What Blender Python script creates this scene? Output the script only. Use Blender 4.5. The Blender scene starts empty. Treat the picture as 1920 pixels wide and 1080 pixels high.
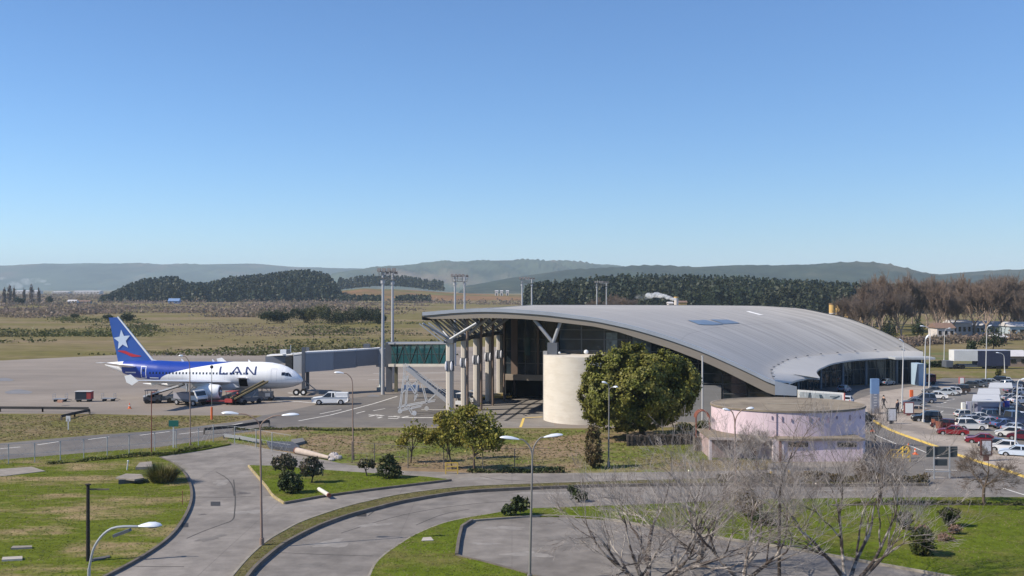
import bpy, bmesh, math, random
import numpy as np
from mathutils import Vector, Matrix
from mathutils.geometry import tessellate_polygon
from mathutils.bvhtree import BVHTree

R = math.radians
scene = bpy.context.scene
COL = scene.collection

# ------------------------------------------------------------------ camera
H, F, CX, CY = 16.5, 1900.0, 960.0, 540.0      # eye height (m), focal length and centre of the 1920x1080 photograph
cam_data = bpy.data.cameras.new("camera")
cam_data.sensor_width = 36.0
cam_data.lens = 36.0 * F / 1920.0
cam_data.clip_start = 0.5
cam_data.clip_end = 40000.0
cam = bpy.data.objects.new("camera", cam_data)
cam.location = (0, 0, H)
cam.rotation_euler = (R(90), 0, 0)
COL.objects.link(cam)
scene.camera = cam

# ------------------------------------------------------------------ light
SUN_EL, SUN_AZ = R(41), math.atan2(-0.957, -0.29)        # azimuth clockwise from +Y (x, y)
world = bpy.data.worlds.new("World")
scene.world = world
world.use_nodes = True
nt = world.node_tree
bg = nt.nodes["Background"]
sky = nt.nodes.new("ShaderNodeTexSky")
sky.sky_type = 'NISHITA'
sky.sun_disc = False
sky.sun_elevation = SUN_EL
sky.sun_rotation = -SUN_AZ
sky.altitude = 0
sky.air_density = 1.0
sky.dust_density = 0.15
sky.ozone_density = 10.0
nt.links.new(sky.outputs[0], bg.inputs[0])
bg.inputs[1].default_value = 0.105
sd = bpy.data.lights.new("sun", 'SUN')
sd.energy = 4.5
sd.angle = R(0.53)
sd.color = (1.0, 0.915, 0.79)
sun = bpy.data.objects.new("sun", sd)
to_sun = Vector((math.sin(SUN_AZ) * math.cos(SUN_EL), math.cos(SUN_AZ) * math.cos(SUN_EL), math.sin(SUN_EL)))
sun.rotation_euler = to_sun.to_track_quat('Z', 'Y').to_euler()
sun.location = (-60, -20, 80)
COL.objects.link(sun)
scene.view_settings.view_transform = 'Standard'
scene.view_settings.look = 'None'
scene.view_settings.exposure = 0.5
scene.view_settings.gamma = 1.0
scene.cycles.max_bounces = 6
scene.cycles.diffuse_bounces = 3
scene.cycles.transparent_max_bounces = 16
scene.cycles.volume_bounces = 3

# ------------------------------------------------------------------ helpers: picture -> place
def G(u, v, z=0.0):
    """point of height z seen at pixel (u, v)"""
    Y = (H - z) * F / (v - CY)
    return Vector(((u - CX) * Y / F, Y, z))

def AT(u, v, Y):
    return Vector(((u - CX) * Y / F, Y, H - (v - CY) * Y / F))

def catmull(pts, n=6, closed=False):
    P = [Vector(p) for p in pts]
    out = []
    N = len(P)
    rng = range(N) if closed else range(N - 1)
    for i in rng:
        if closed:
            p0, p1, p2, p3 = P[(i - 1) % N], P[i], P[(i + 1) % N], P[(i + 2) % N]
        else:
            p0, p1, p2, p3 = P[max(i - 1, 0)], P[i], P[i + 1], P[min(i + 2, N - 1)]
        for k in range(n):
            t = k / n
            out.append(0.5 * ((2 * p1) + (p2 - p0) * t + (2 * p0 - 5 * p1 + 4 * p2 - p3) * t * t + (3 * p1 - p0 - 3 * p2 + p3) * t ** 3))
    if not closed:
        out.append(P[-1].copy())
    return out

# ------------------------------------------------------------------ helpers: materials
MATS = {}
def mat(name, col, rough=0.7, metal=0.0, var=0.12, scale=0.6, bump=0.0, bscale=None, spec=0.3, col2=None, s2=None, mix2=(0.45, 0.6), island=0.0, objcol=False, stretch=None, detail=6, extra=None):
    if name in MATS:
        return MATS[name]
    m = bpy.data.materials.new(name)
    m.use_nodes = True
    t = m.node_tree
    L = t.links.new
    b = t.nodes["Principled BSDF"]
    b.inputs["Roughness"].default_value = rough
    b.inputs["Metallic"].default_value = metal
    b.inputs["Specular IOR Level"].default_value = spec
    tc = t.nodes.new("ShaderNodeTexCoord")
    src = tc.outputs["Object"]
    if stretch:
        mp = t.nodes.new("ShaderNodeMapping")
        mp.inputs["Scale"].default_value = stretch
        L(src, mp.inputs[0])
        src = mp.outputs[0]
    n1 = t.nodes.new("ShaderNodeTexNoise")
    n1.inputs["Scale"].default_value = scale
    n1.inputs["Detail"].default_value = detail
    n1.inputs["Roughness"].default_value = 0.62
    L(src, n1.inputs["Vector"])
    if objcol:
        oi = t.nodes.new("ShaderNodeObjectInfo")
        base = oi.outputs["Color"]
    else:
        rgb = t.nodes.new("ShaderNodeRGB")
        rgb.outputs[0].default_value = (*col, 1)
        base = rgb.outputs[0]
    if col2 is not None:
        n2 = t.nodes.new("ShaderNodeTexNoise")
        n2.inputs["Scale"].default_value = s2 or scale * 0.2
        n2.inputs["Detail"].default_value = 5
        n2.inputs["Roughness"].default_value = 0.65
        L(src, n2.inputs["Vector"])
        rp = t.nodes.new("ShaderNodeMapRange")
        rp.inputs["From Min"].default_value = mix2[0]
        rp.inputs["From Max"].default_value = mix2[1]
        L(n2.outputs["Fac"], rp.inputs["Value"])
        mx = t.nodes.new("ShaderNodeMix")
        mx.data_type = 'RGBA'
        L(rp.outputs[0], mx.inputs["Factor"])
        L(base, mx.inputs["A"])
        mx.inputs["B"].default_value = (*col2, 1)
        base = mx.outputs["Result"]
    mr = t.nodes.new("ShaderNodeMapRange")
    mr.inputs["From Min"].default_value = 0.25
    mr.inputs["From Max"].default_value = 0.75
    mr.inputs["To Min"].default_value = 1 - var
    mr.inputs["To Max"].default_value = 1 + var
    L(n1.outputs["Fac"], mr.inputs["Value"])
    val = mr.outputs[0]
    if island:
        ge = t.nodes.new("ShaderNodeNewGeometry")
        mi = t.nodes.new("ShaderNodeMapRange")
        mi.inputs["To Min"].default_value = 1 - island
        mi.inputs["To Max"].default_value = 1 + island
        L(ge.outputs["Random Per Island"], mi.inputs["Value"])
        mm = t.nodes.new("ShaderNodeMath")
        mm.operation = 'MULTIPLY'
        L(val, mm.inputs[0]); L(mi.outputs[0], mm.inputs[1])
        val = mm.outputs[0]
    vm = t.nodes.new("ShaderNodeVectorMath")
    vm.operation = 'SCALE'
    L(base, vm.inputs[0])
    L(val, vm.inputs["Scale"])
    out = vm.outputs[0]
    if extra:
        out = extra(t, L, tc, out, b)
    L(out, b.inputs["Base Color"])
    if bump:
        bn = t.nodes.new("ShaderNodeTexNoise")
        bn.inputs["Scale"].default_value = bscale or scale * 4
        bn.inputs["Detail"].default_value = 5
        L(src, bn.inputs["Vector"])
        bp = t.nodes.new("ShaderNodeBump")
        bp.inputs["Strength"].default_value = bump
        bp.inputs["Distance"].default_value = 0.1
        L(bn.outputs["Fac"], bp.inputs["Height"])
        L(bp.outputs[0], b.inputs["Normal"])
    MATS[name] = m
    return m

def leaf_mat(name, col, col2=None, s2=0.5, island=0.45, trans=0.25):
    if name in MATS:
        return MATS[name]
    m = mat(name, col, rough=0.55, var=0.22, scale=0.9, col2=col2, s2=s2, island=island, spec=0.25)
    t = m.node_tree
    b = t.nodes["Principled BSDF"]
    o = t.nodes["Material Output"]
    tr = t.nodes.new("ShaderNodeBsdfTranslucent")
    lk = b.inputs["Base Color"].links[0].from_socket
    t.links.new(lk, tr.inputs["Color"])
    ms = t.nodes.new("ShaderNodeMixShader")
    ms.inputs[0].default_value = trans
    t.links.new(b.outputs[0], ms.inputs[1])
    t.links.new(tr.outputs[0], ms.inputs[2])
    t.links.new(ms.outputs[0], o.inputs[0])
    return m

# ------------------------------------------------------------------ helpers: meshes
class MB:
    def __init__(s):
        s.v = []; s.f = []; s.m = []
        s.mi = 0
    def add(s, verts, faces):
        o = len(s.v)
        s.v.extend([tuple(p) for p in verts])
        for f in faces:
            s.f.append(tuple(i + o for i in f)); s.m.append(s.mi)
        return s
    def box(s, c, size, rz=0.0, M=None):
        x, y, z = size[0] / 2, size[1] / 2, size[2] / 2
        pts = [Vector(p) for p in ((-x, -y, -z), (x, -y, -z), (x, y, -z), (-x, y, -z), (-x, -y, z), (x, -y, z), (x, y, z), (-x, y, z))]
        m = Matrix.Translation(Vector(c)) @ (M.to_4x4() if M is not None else Matrix.Rotation(rz, 4, 'Z'))
        return s.add([m @ p for p in pts], [(0, 3, 2, 1), (4, 5, 6, 7), (0, 1, 5, 4), (1, 2, 6, 5), (2, 3, 7, 6), (3, 0, 4, 7)])
    def beam(s, a, b, w, h=None, up=(0, 0, 1)):
        """square bar from a to b"""
        a, b = Vector(a), Vector(b)
        d = b - a
        L = d.length
        if L < 1e-6: return s
        x = d / L
        upv = Vector(up)
        if abs(x.dot(upv)) > 0.98: upv = Vector((0, 1, 0))
        y = upv.cross(x).normalized()
        z = x.cross(y)
        M = Matrix((x, y, z)).transposed()
        return s.box((a + b) / 2, (L, w, h or w), M=M)
    def tube(s, path, r, n=8, caps=True):
        P = [Vector(p) for p in path]
        rr = r if isinstance(r, (list, tuple)) else [r] * len(P)
        o = []
        prev = None
        for i, p in enumerate(P):
            d = (P[min(i + 1, len(P) - 1)] - P[max(i - 1, 0)])
            d = d.normalized() if d.length > 1e-9 else Vector((0, 0, 1))
            if prev is None:
                a = Vector((0, 0, 1)) if abs(d.z) < 0.9 else Vector((1, 0, 0))
                x = d.cross(a).normalized()
            else:
                x = (prev - d * prev.dot(d))
                x = x.normalized() if x.length > 1e-6 else d.orthogonal().normalized()
            prev = x
            y = d.cross(x)
            for k in range(n):
                an = 2 * math.pi * k / n
                o.append(p + (x * math.cos(an) + y * math.sin(an)) * rr[i])
        f = []
        for i in range(len(P) - 1):
            for k in range(n):
                f.append((i * n + k, i * n + (k + 1) % n, (i + 1) * n + (k + 1) % n, (i + 1) * n + k))
        if caps:
            f.append(tuple(range(n - 1, -1, -1)))
            f.append(tuple((len(P) - 1) * n + k for k in range(n)))
        return s.add(o, f)
    def cyl(s, c, r, z0, z1, n=16, r2=None):
        c = Vector(c)
        return s.tube([(c.x, c.y, z0), (c.x, c.y, z1)], [r, r if r2 is None else r2], n)
    def disc_y(s, c, r, w, n=14):
        """wheel-like cylinder along local Y"""
        c = Vector(c)
        return s.tube([c + Vector((0, -w / 2, 0)), c + Vector((0, w / 2, 0))], r, n)
    def prism(s, poly, z0, z1, bottom=True):
        P = [Vector((p[0], p[1], 0)) for p in poly]
        n = len(P)
        zt = z1 if callable(z1) else (lambda p: z1)
        tris = tessellate_polygon([P])
        area = sum(P[i].x * P[(i + 1) % n].y - P[(i + 1) % n].x * P[i].y for i in range(n))
        vs = [(p.x, p.y, z0) for p in P] + [(p.x, p.y, zt(p)) for p in P]
        fs = []
        for t in tris:
            a, b, c = t
            nz = (P[b] - P[a]).cross(P[c] - P[a]).z
            if nz < 0: a, c = c, a
            fs.append((a + n, b + n, c + n))
            if bottom: fs.append((c, b, a))
        for i in range(n):
            j = (i + 1) % n
            fs.append((i, j, j + n, i + n) if area > 0 else (j, i, i + n, j + n))
        return s.add(vs, fs)
    def sheet(s, poly, z):
        P = [Vector((p[0], p[1], 0)) for p in poly]
        fs = []
        for a, b, c in tessellate_polygon([P]):
            if (P[b] - P[a]).cross(P[c] - P[a]).z < 0: a, c = c, a
            fs.append((a, b, c))
        return s.add([(p.x, p.y, z) for p in P], fs)
    def sphere(s, c, r, n=10, m=7):
        c = Vector(c)
        rv = Vector(r) if hasattr(r, '__len__') else Vector((r, r, r))
        vs = []
        for i in range(m + 1):
            th = math.pi * i / m
            for k in range(n):
                ph = 2 * math.pi * k / n
                vs.append(c + Vector((rv.x * math.sin(th) * math.cos(ph), rv.y * math.sin(th) * math.sin(ph), rv.z * math.cos(th))))
        fs = []
        for i in range(m):
            for k in range(n):
                fs.append((i * n + k, (i + 1) * n + k, (i + 1) * n + (k + 1) % n, i * n + (k + 1) % n))
        return s.add(vs, fs)
    def grid(s, rows, closed=False):
        """rows: list of equal-length point lists"""
        n = len(rows[0]); vs = [p for r in rows for p in r]; fs = []
        for i in range(len(rows) - 1):
            for k in range(n if closed else n - 1):
                fs.append((i * n + k, i * n + (k + 1) % n, (i + 1) * n + (k + 1) % n, (i + 1) * n + k))
        return s.add(vs, fs)
    def ribbon(s, path, w, z0, z1, off=0.0):
        """kerb: box section swept along a ground path"""
        P = [Vector((p[0], p[1], 0)) for p in path]
        rows = []
        for i, p in enumerate(P):
            d = (P[min(i + 1, len(P) - 1)] - P[max(i - 1, 0)]).normalized()
            nn = Vector((-d.y, d.x, 0))
            a = p + nn * (off - w / 2); b = p + nn * (off + w / 2)
            rows.append([(a.x, a.y, z0), (a.x, a.y, z1), (b.x, b.y, z1), (b.x, b.y, z0)])
        s.grid(rows, closed=True)
        n = len(s.v)
        s.f.append((n - 4, n - 3, n - 2, n - 1)); s.m.append(s.mi)
        k = n - 4 * len(P)
        s.f.append((k + 3, k + 2, k + 1, k)); s.m.append(s.mi)
        return s
    def build(s, name, mats, parent=None, smooth=False, local=False):
        me = bpy.data.meshes.new(name)
        vs = s.v
        if parent is not None and not local:
            inv = wm(parent).inverted()
            vs = [tuple(inv @ Vector(p)) for p in vs]
        me.from_pydata(vs, [], s.f)
        if not isinstance(mats, (list, tuple)): mats = [mats]
        for m in mats: me.materials.append(m)
        if len(mats) > 1:
            me.polygons.foreach_set("material_index", s.m)
        if smooth:
            me.polygons.foreach_set("use_smooth", [True] * len(me.polygons))
        me.update()
        if smooth == 'auto':
            me.set_sharp_from_angle(angle=R(38))
        o = bpy.data.objects.new(name, me)
        COL.objects.link(o)
        if parent is not None: o.parent = parent
        return o

def wm(o):
    m = o.matrix_basis.copy()
    while o.parent is not None:
        o = o.parent
        m = o.matrix_basis @ m
    return m

def arr_mesh(name, V, Fq, m, parent=None, local=False, smooth=False):
    """fast mesh from numpy arrays; V (n,3), Fq (k,3 or 4)"""
    V = np.asarray(V, dtype=np.float32)
    Fq = np.asarray(Fq, dtype=np.int32)
    if parent is not None and not local:
        inv = np.array(wm(parent).inverted())
        V = (V @ inv[:3, :3].T + inv[:3, 3]).astype(np.float32)
    me = bpy.data.meshes.new(name)
    k = Fq.shape[1]
    me.vertices.add(len(V)); me.vertices.foreach_set("co", V.ravel())
    me.loops.add(Fq.size); me.loops.foreach_set("vertex_index", Fq.ravel())
    me.polygons.add(len(Fq))
    me.polygons.foreach_set("loop_start", np.arange(0, Fq.size, k, dtype=np.int32))
    me.polygons.foreach_set("loop_total", np.full(len(Fq), k, dtype=np.int32))
    if smooth: me.polygons.foreach_set("use_smooth", np.ones(len(Fq), dtype=bool))
    me.materials.append(m)
    me.update(calc_edges=True)
    me.validate()
    o = bpy.data.objects.new(name, me)
    COL.objects.link(o)
    if parent is not None: o.parent = parent
    return o

def tag(o, label=None, cat=None, group=None, kind=None):
    if label: o["label"] = label
    if cat: o["category"] = cat
    if group: o["group"] = group
    if kind: o["kind"] = kind
    return o

def thing(name, label, cat, loc=(0, 0, 0), rz=0.0, group=None):
    o = bpy.data.objects.new(name, None)
    o.empty_display_size = 0.3
    COL.objects.link(o)
    o.location = loc
    o.rotation_euler = (0, 0, rz)
    return tag(o, label, cat, group)

def kids(o):
    return [c for c in COL.objects if c.parent == o]

CH = {}
def dup(o, loc, rz=0.0, label=None, group=None, scale=None, color=None):
    """copy of a thing with copies of its parts and sub-parts"""
    if o.name not in CH:
        CH[o.name] = [(c, kids(c)) for c in kids(o)]
    r = o.copy(); COL.objects.link(r)
    r.location = loc; r.rotation_euler = (0, 0, rz)
    if label: r["label"] = label
    if group: r["group"] = group
    if scale: r.scale = scale if hasattr(scale, '__len__') else (scale,) * 3
    if color: r.color = color
    for c, gs in CH[o.name]:
        d = c.copy(); COL.objects.link(d); d.parent = r
        if color: d.color = color
        for g in gs:
            e = g.copy(); COL.objects.link(e); e.parent = d
            if color: e.color = color
    return r

def struct(o):
    o["kind"] = "structure"
    return o

# ------------------------------------------------------------------ helpers: leaves and twigs
def leaves(pos, nrm, size, rng, bias=0.5, aspect=1.0):
    """one quad per position; returns V, F"""
    n = len(pos)
    d = rng.normal(size=(n, 3)); d /= np.linalg.norm(d, axis=1)[:, None] + 1e-9
    nn = nrm * bias + d * (1 - bias) + 1e-6
    nn /= np.linalg.norm(nn, axis=1)[:, None]
    t = rng.normal(size=(n, 3))
    a = np.cross(nn, t); a /= np.linalg.norm(a, axis=1)[:, None] + 1e-9
    b = np.cross(nn, a)
    s = (np.asarray(size) * rng.uniform(0.6, 1.4, n))[:, None] / 2
    a = a * s * aspect; b = b * s
    V = np.stack([pos - a - b * .3, pos + b, pos + a - b * .3, pos - b], 1).reshape(-1, 3)
    Fq = np.arange(4 * n).reshape(n, 4)
    return V, Fq

def crown_points(lobes, per, rng, shell=0.75, clump=0.16, nclump=40):
    """points in clumps over the surface and the outer volume of several lobes: (c, r) with r a 3-vector"""
    P, N = [], []
    for c, r in lobes:
        c = np.array(c); r = np.array(r)
        d = rng.normal(size=(nclump, 3)); d /= np.linalg.norm(d, axis=1)[:, None]
        rad = rng.uniform(shell, 1.05, nclump)[:, None]
        cc = d * rad
        k = per // nclump + 1
        q = np.repeat(cc, k, 0) + rng.normal(size=(nclump * k, 3)) * clump
        nn = np.repeat(d, k, 0) + rng.normal(size=(nclump * k, 3)) * .4
        P.append(c + q * r); N.append(nn / np.linalg.norm(nn, axis=1)[:, None])
    return np.concatenate(P), np.concatenate(N)

class Twigs:
    """collects tapered tubes as arrays"""
    def __init__(s): s.V = []; s.F = []; s.n = 0
    def tube(s, pts, rad, k):
        P = np.array([tuple(p) for p in pts]); n = len(P)
        D = np.gradient(P, axis=0); D /= np.linalg.norm(D, axis=1)[:, None] + 1e-9
        a = np.array([0.31, 0.17, 0.93]) if abs(D[0, 2]) < .8 else np.array([0.95, 0.2, 0.1])
        X = np.cross(D, a); X /= np.linalg.norm(X, axis=1)[:, None] + 1e-9
        Yv = np.cross(D, X)
        an = 2 * np.pi * np.arange(k) / k
        r = np.asarray(rad)[:, None, None]
        ring = P[:, None, :] + (X[:, None, :] * np.cos(an)[None, :, None] + Yv[:, None, :] * np.sin(an)[None, :, None]) * r
        s.V.append(ring.reshape(-1, 3))
        i = np.arange(n - 1)[:, None] * k; j = np.arange(k)[None, :]; j2 = (np.arange(k) + 1) % k
        f = np.stack([i + j, i + j2[None, :], i + k + j2[None, :], i + k + j], -1).reshape(-1, 4) + s.n
        s.F.append(f); s.n += n * k
    def obj(s, name, m, parent=None, local=False):
        return arr_mesh(name, np.concatenate(s.V), np.concatenate(s.F), m, parent, local, smooth=True)

def grow(p, d, L, r, depth, maxd, rnd, thick, thin, up=0.12, spread=0.75, nch=(3, 5), cut=1, ratio=(0.55, 0.8), wob=0.16, rmin=0.006):
    seg = 5 if depth < 2 else 4 if depth < maxd else 3
    pts = [p.copy()]; rad = [r]
    q = p.copy(); dd = d.copy()
    rend = max(r * (0.5 if depth < maxd else 0.35), rmin * .7)
    for i in range(seg):
        dd = (dd + Vector((rnd.gauss(0, wob), rnd.gauss(0, wob), rnd.gauss(0, wob) + up * 0.5))).normalized()
        q = q + dd * (L / seg)
        pts.append(q.copy()); rad.append(r + (rend - r) * (i + 1) / seg)
    (thick if depth < cut else thin).tube(pts, rad, 8 if depth == 0 else 6 if depth == 1 else 4 if depth == 2 else 3)
    if depth >= maxd: return
    n = rnd.randint(*nch)
    for k in range(n):
        t = rnd.uniform(0.35, 1.0) if k else 1.0
        f = t * seg; i = min(int(f), seg - 1)
        b = pts[i].lerp(pts[i + 1], f - i)
        ax = Vector((rnd.gauss(0, 1), rnd.gauss(0, 1), rnd.gauss(0, .5)))
        dirn = (pts[i + 1] - pts[i]).normalized()
        side = (ax - dirn * ax.dot(dirn)).normalized()
        sp = spread * rnd.uniform(.55, 1.15) if k else spread * .35
        nd = (dirn * math.cos(sp) + side * math.sin(sp) + Vector((0, 0, up))).normalized()
        grow(b, nd, L * rnd.uniform(*ratio), max(rad[i] * rnd.uniform(.5, .72), rmin), depth + 1, maxd, rnd, thick, thin, up, spread, nch, cut, ratio, wob, rmin)
# ================================================================== ground
rng = np.random.default_rng(7)
m_field = mat("field_grass", (0.142, 0.124, 0.046), 0.95, var=0.4, scale=0.3, col2=(0.20, 0.155, 0.09), s2=0.018, mix2=(0.42, 0.6), spec=0.05, stretch=(0.5, 1, 1), detail=9)
m_lawn = mat("lawn_grass", (0.10, 0.122, 0.014), 0.95, var=0.36, scale=1.6, col2=(0.25, 0.19, 0.10), s2=0.26, mix2=(0.48, 0.62), stretch=(.45, 1, 1), spec=0.05, bump=0.6, bscale=9, detail=9)
m_lawn2 = mat("lawn_grass_green", (0.094, 0.124, 0.012), 0.95, var=0.36, scale=1.3, col2=(0.15, 0.13, 0.045), s2=0.22, mix2=(0.5, 0.7), spec=0.05, bump=0.6, bscale=9, detail=9)
m_verge = mat("verge_grass", (0.14, 0.132, 0.045), 0.95, var=0.38, scale=1.0, col2=(0.195, 0.15, 0.085), s2=0.14, mix2=(0.42, 0.62), spec=0.05, bump=0.5, bscale=7, detail=9)
m_bank = mat("bank_grass", (0.12, 0.142, 0.03), 0.95, var=0.35, scale=0.9, col2=(0.23, 0.168, 0.105), s2=0.075, mix2=(0.44, 0.56), spec=0.05, bump=0.5, bscale=7, detail=9)

def slab_lines(step, col_k=0.72, width=0.05):
    """darker joints between concrete slabs"""
    def f(t, L, tc, out, b):
        sx = t.nodes.new("ShaderNodeSeparateXYZ"); L(tc.outputs["Object"], sx.inputs[0])
        tot = None
        for k in (0, 1):
            a = t.nodes.new("ShaderNodeMath"); a.operation = 'PINGPONG'; a.inputs[1].default_value = step / 2
            L(sx.outputs[k], a.inputs[0])
            c = t.nodes.new("ShaderNodeMath"); c.operation = 'LESS_THAN'; c.inputs[1].default_value = width
            L(a.outputs[0], c.inputs[0])
            if tot is None: tot = c
            else:
                mx = t.nodes.new("ShaderNodeMath"); mx.operation = 'MAXIMUM'
                L(tot.outputs[0], mx.inputs[0]); L(c.outputs[0], mx.inputs[1]); tot = mx
        mr = t.nodes.new("ShaderNodeMapRange"); mr.inputs["To Min"].default_value = 1; mr.inputs["To Max"].default_value = col_k
        L(tot.outputs[0], mr.inputs["Value"])
        vm = t.nodes.new("ShaderNodeVectorMath"); vm.operation = 'SCALE'
        L(out, vm.inputs[0]); L(mr.outputs[0], vm.inputs["Scale"])
        return vm.outputs[0]
    return f

m_conc = mat("worn_concrete", (0.24, 0.217, 0.195), 0.85, var=0.26, scale=0.7, col2=(0.175, 0.158, 0.143), s2=0.16, mix2=(0.42, 0.62), spec=0.15, bump=0.15, bscale=6, detail=10, extra=slab_lines(9.0, 0.8, 0.03))
m_conc_low = mat("grey_concrete", (0.205, 0.186, 0.168), 0.85, var=0.28, scale=0.7, col2=(0.165, 0.15, 0.137), s2=0.13, mix2=(0.42, 0.62), spec=0.15, bump=0.15, bscale=6, detail=10, extra=slab_lines(7.5, 0.85, 0.025))
m_apron = mat("apron_paving", (0.262, 0.225, 0.192), 0.9, var=0.14, scale=0.22, col2=(0.205, 0.178, 0.155), s2=0.03, mix2=(0.4, 0.62), spec=0.12, detail=10, stretch=(0.4, 1, 1))
m_asph = mat("asphalt", (0.135, 0.125, 0.118), 0.9, var=0.16, scale=0.4, col2=(0.17, 0.155, 0.14), s2=0.08, spec=0.12, detail=10)
m_paving = mat("pale_paving", (0.36, 0.31, 0.265), 0.9, var=0.12, scale=0.5, col2=(0.23, 0.2, 0.175), s2=0.12, spec=0.12, detail=9, extra=slab_lines(4.0, 0.82, 0.05))
m_kerb = mat("kerb_concrete", (0.25, 0.225, 0.19), 0.9, var=0.3, scale=1.2, spec=0.1)
m_kerb_dark = mat("shaded_kerb", (0.14, 0.122, 0.105), 0.9, var=0.35, scale=1.0, spec=0.1)  # kerb concrete darkened, the shade of its outer side put into the colour
m_white = mat("white_marking", (0.62, 0.6, 0.56), 0.85, var=0.25, scale=1.5, spec=0.1)
m_oldyellow = mat("worn_yellow", (0.36, 0.29, 0.16), 0.9, var=0.35, scale=2.0, spec=0.1)
m_yellow = mat("yellow_marking", (0.62, 0.45, 0.13), 0.85, var=0.15, scale=1.5, spec=0.1)

def poly(px, z=0.0, n=0):
    P = [G(u, v, z) for u, v in px]
    if n: P = catmull(P, n, closed=True)
    return P

def flat(name, px, z, m, n=0):
    return struct(MB().sheet(poly(px, z, n), z).build(name, m))

g = MB(); g.add([(-12900, -200, 0), (12900, -200, 0), (12900, 9400, 0), (-12900, 9400, 0)], [(0, 1, 2, 3)])
struct(g.build("ground", m_field))

flat("apron", [(-400, 686), (0, 676), (250, 664), (520, 655), (700, 652), (900, 650), (1250, 655), (1340, 800), (1100, 803), (560, 801), (500, 783), (170, 776), (-400, 774)], 0.004, m_apron)
flat("grass_verge", [(-400, 775), (0, 776), (180, 778), (400, 779), (492, 779), (470, 787), (400, 796), (300, 807), (160, 817), (0, 831), (-300, 858), (-600, 880)], 0.008, m_verge)
flat("service_road", [(-600, 880), (-300, 858), (0, 831), (160, 817), (300, 807), (400, 796), (470, 787), (492, 779), (560, 766), (640, 748), (760, 736), (838, 733), (838, 799), (560, 801), (545, 800), (440, 813), (380, 826), (300, 838), (160, 849), (0, 862), (-300, 888)], 0.012, m_asph)
flat("bank", [(440, 813), (545, 801.5), (740, 803), (1000, 804), (1095, 806), (1330, 810), (1330, 835), (1300, 884), (1180, 886), (1060, 887), (900, 887), (760, 883), (650, 871), (560, 852), (440, 832), (425, 826)], 0.010, m_bank)
# the concrete roads of the foreground
flat("road", [(280, 858), (440, 832), (560, 852), (650, 871), (760, 883), (900, 887), (1060, 887), (1300, 884), (1480, 880), (1700, 868), (1760, 868), (2200, 880), (2400, 1500), (-700, 1500), (-400, 1150)], 0.014, m_conc)
flat("road", [(440, 1120), (462, 1084), (500, 1046), (530, 1023), (600, 986), (680, 958), (760, 939), (860, 923), (960, 918), (1060, 914), (1250, 909), (1440, 909), (1700, 909), (2300, 909), (2600, 1500), (300, 1500)], 0.018, m_conc_low)
flat("road", [(1440, 878), (1520, 870), (1600, 830), (1610, 780), (1600, 752), (1560, 742), (1480, 752), (1480, 728), (1740, 716), (1800, 700), (2300, 690), (2500, 1000), (2100, 925), (1760, 893), (1560, 893)], 0.022, m_asph)

# apron and service-road markings
mk = MB()
def line_px(mb, pts, w, z):
    P = [G(u, v, z) for u, v in pts]
    for a, b in zip(P[:-1], P[1:]):
        d = (b - a).normalized(); nn = Vector((-d.y, d.x, 0)) * w / 2
        mb.add([a - nn, b - nn, b + nn, a + nn], [(0, 1, 2, 3)])
for a, b in (((-40, 845), (38, 838)), ((70, 834), (110, 828)), ((165, 824), (205, 819)), ((262, 816), (318, 809)), ((335, 814), (392, 807)), ((420, 800), (455, 793)), ((600, 776), (640, 768)), ((668, 775), (684, 771)), ((700, 770), (722, 766))):
    line_px(mk, [a, b], 0.22, 0.017)
line_px(mk, [(560, 789), (620, 778), (700, 757), (745, 743)], 0.25, 0.017)
line_px(mk, [(520, 752), (560, 753), (600, 756), (630, 759)], 0.4, 0.017)
line_px(mk, [(500, 744), (540, 744.5), (566, 742), (560, 738), (540, 736.5)], 0.5, 0.017)
for k in range(9):
    u = 690 + rng.uniform(0, 60); v = 777 + rng.uniform(-1, 8)
    line_px(mk, [(u, v), (u + rng.uniform(8, 22), v - rng.uniform(-2, 3))], 0.35, 0.017)
line_px(mk, [(745, 783), (835, 783)], 0.5, 0.017)
line_px(mk, [(790, 768), (838, 768)], 0.3, 0.017)
line_px(mk, [(700, 700), (838, 699)], 0.4, 0.017)
line_px(mk, [(690, 712), (838, 711)], 0.3, 0.017)
struct(mk.build("road_marking", m_white))
mk = MB()
for a, b in (((120, 657), (0, 0)),):
    pass
line_px(mk, [(560, 697), (640, 703), (715, 705)], 0.3, 0.017)
line_px(mk, [(-50, 757), (130, 750), (260, 746)], 0.2, 0.017)
struct(mk.build("apron_line", mat("pale_line", (0.36, 0.32, 0.27), 0.9, var=0.2, scale=1)))
# damp stains and a bluish patch on the apron
mk = MB()
for (u, v, a, b) in ((35, 735, 26, 4), (8, 712, 18, 3), (700, 742, 12, 2)):
    c = G(u, v); 
    mk.sheet([G(u + a * math.cos(t), v + b * math.sin(t) * (1 + .3 * math.sin(3 * t)), 0.014) for t in np.linspace(0, 2 * math.pi, 18)[:-1]], 0.014)
struct(mk.build("apron_patch", mat("patch_paving", (0.18, 0.178, 0.185), 0.8, var=0.2, scale=0.4)))

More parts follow.
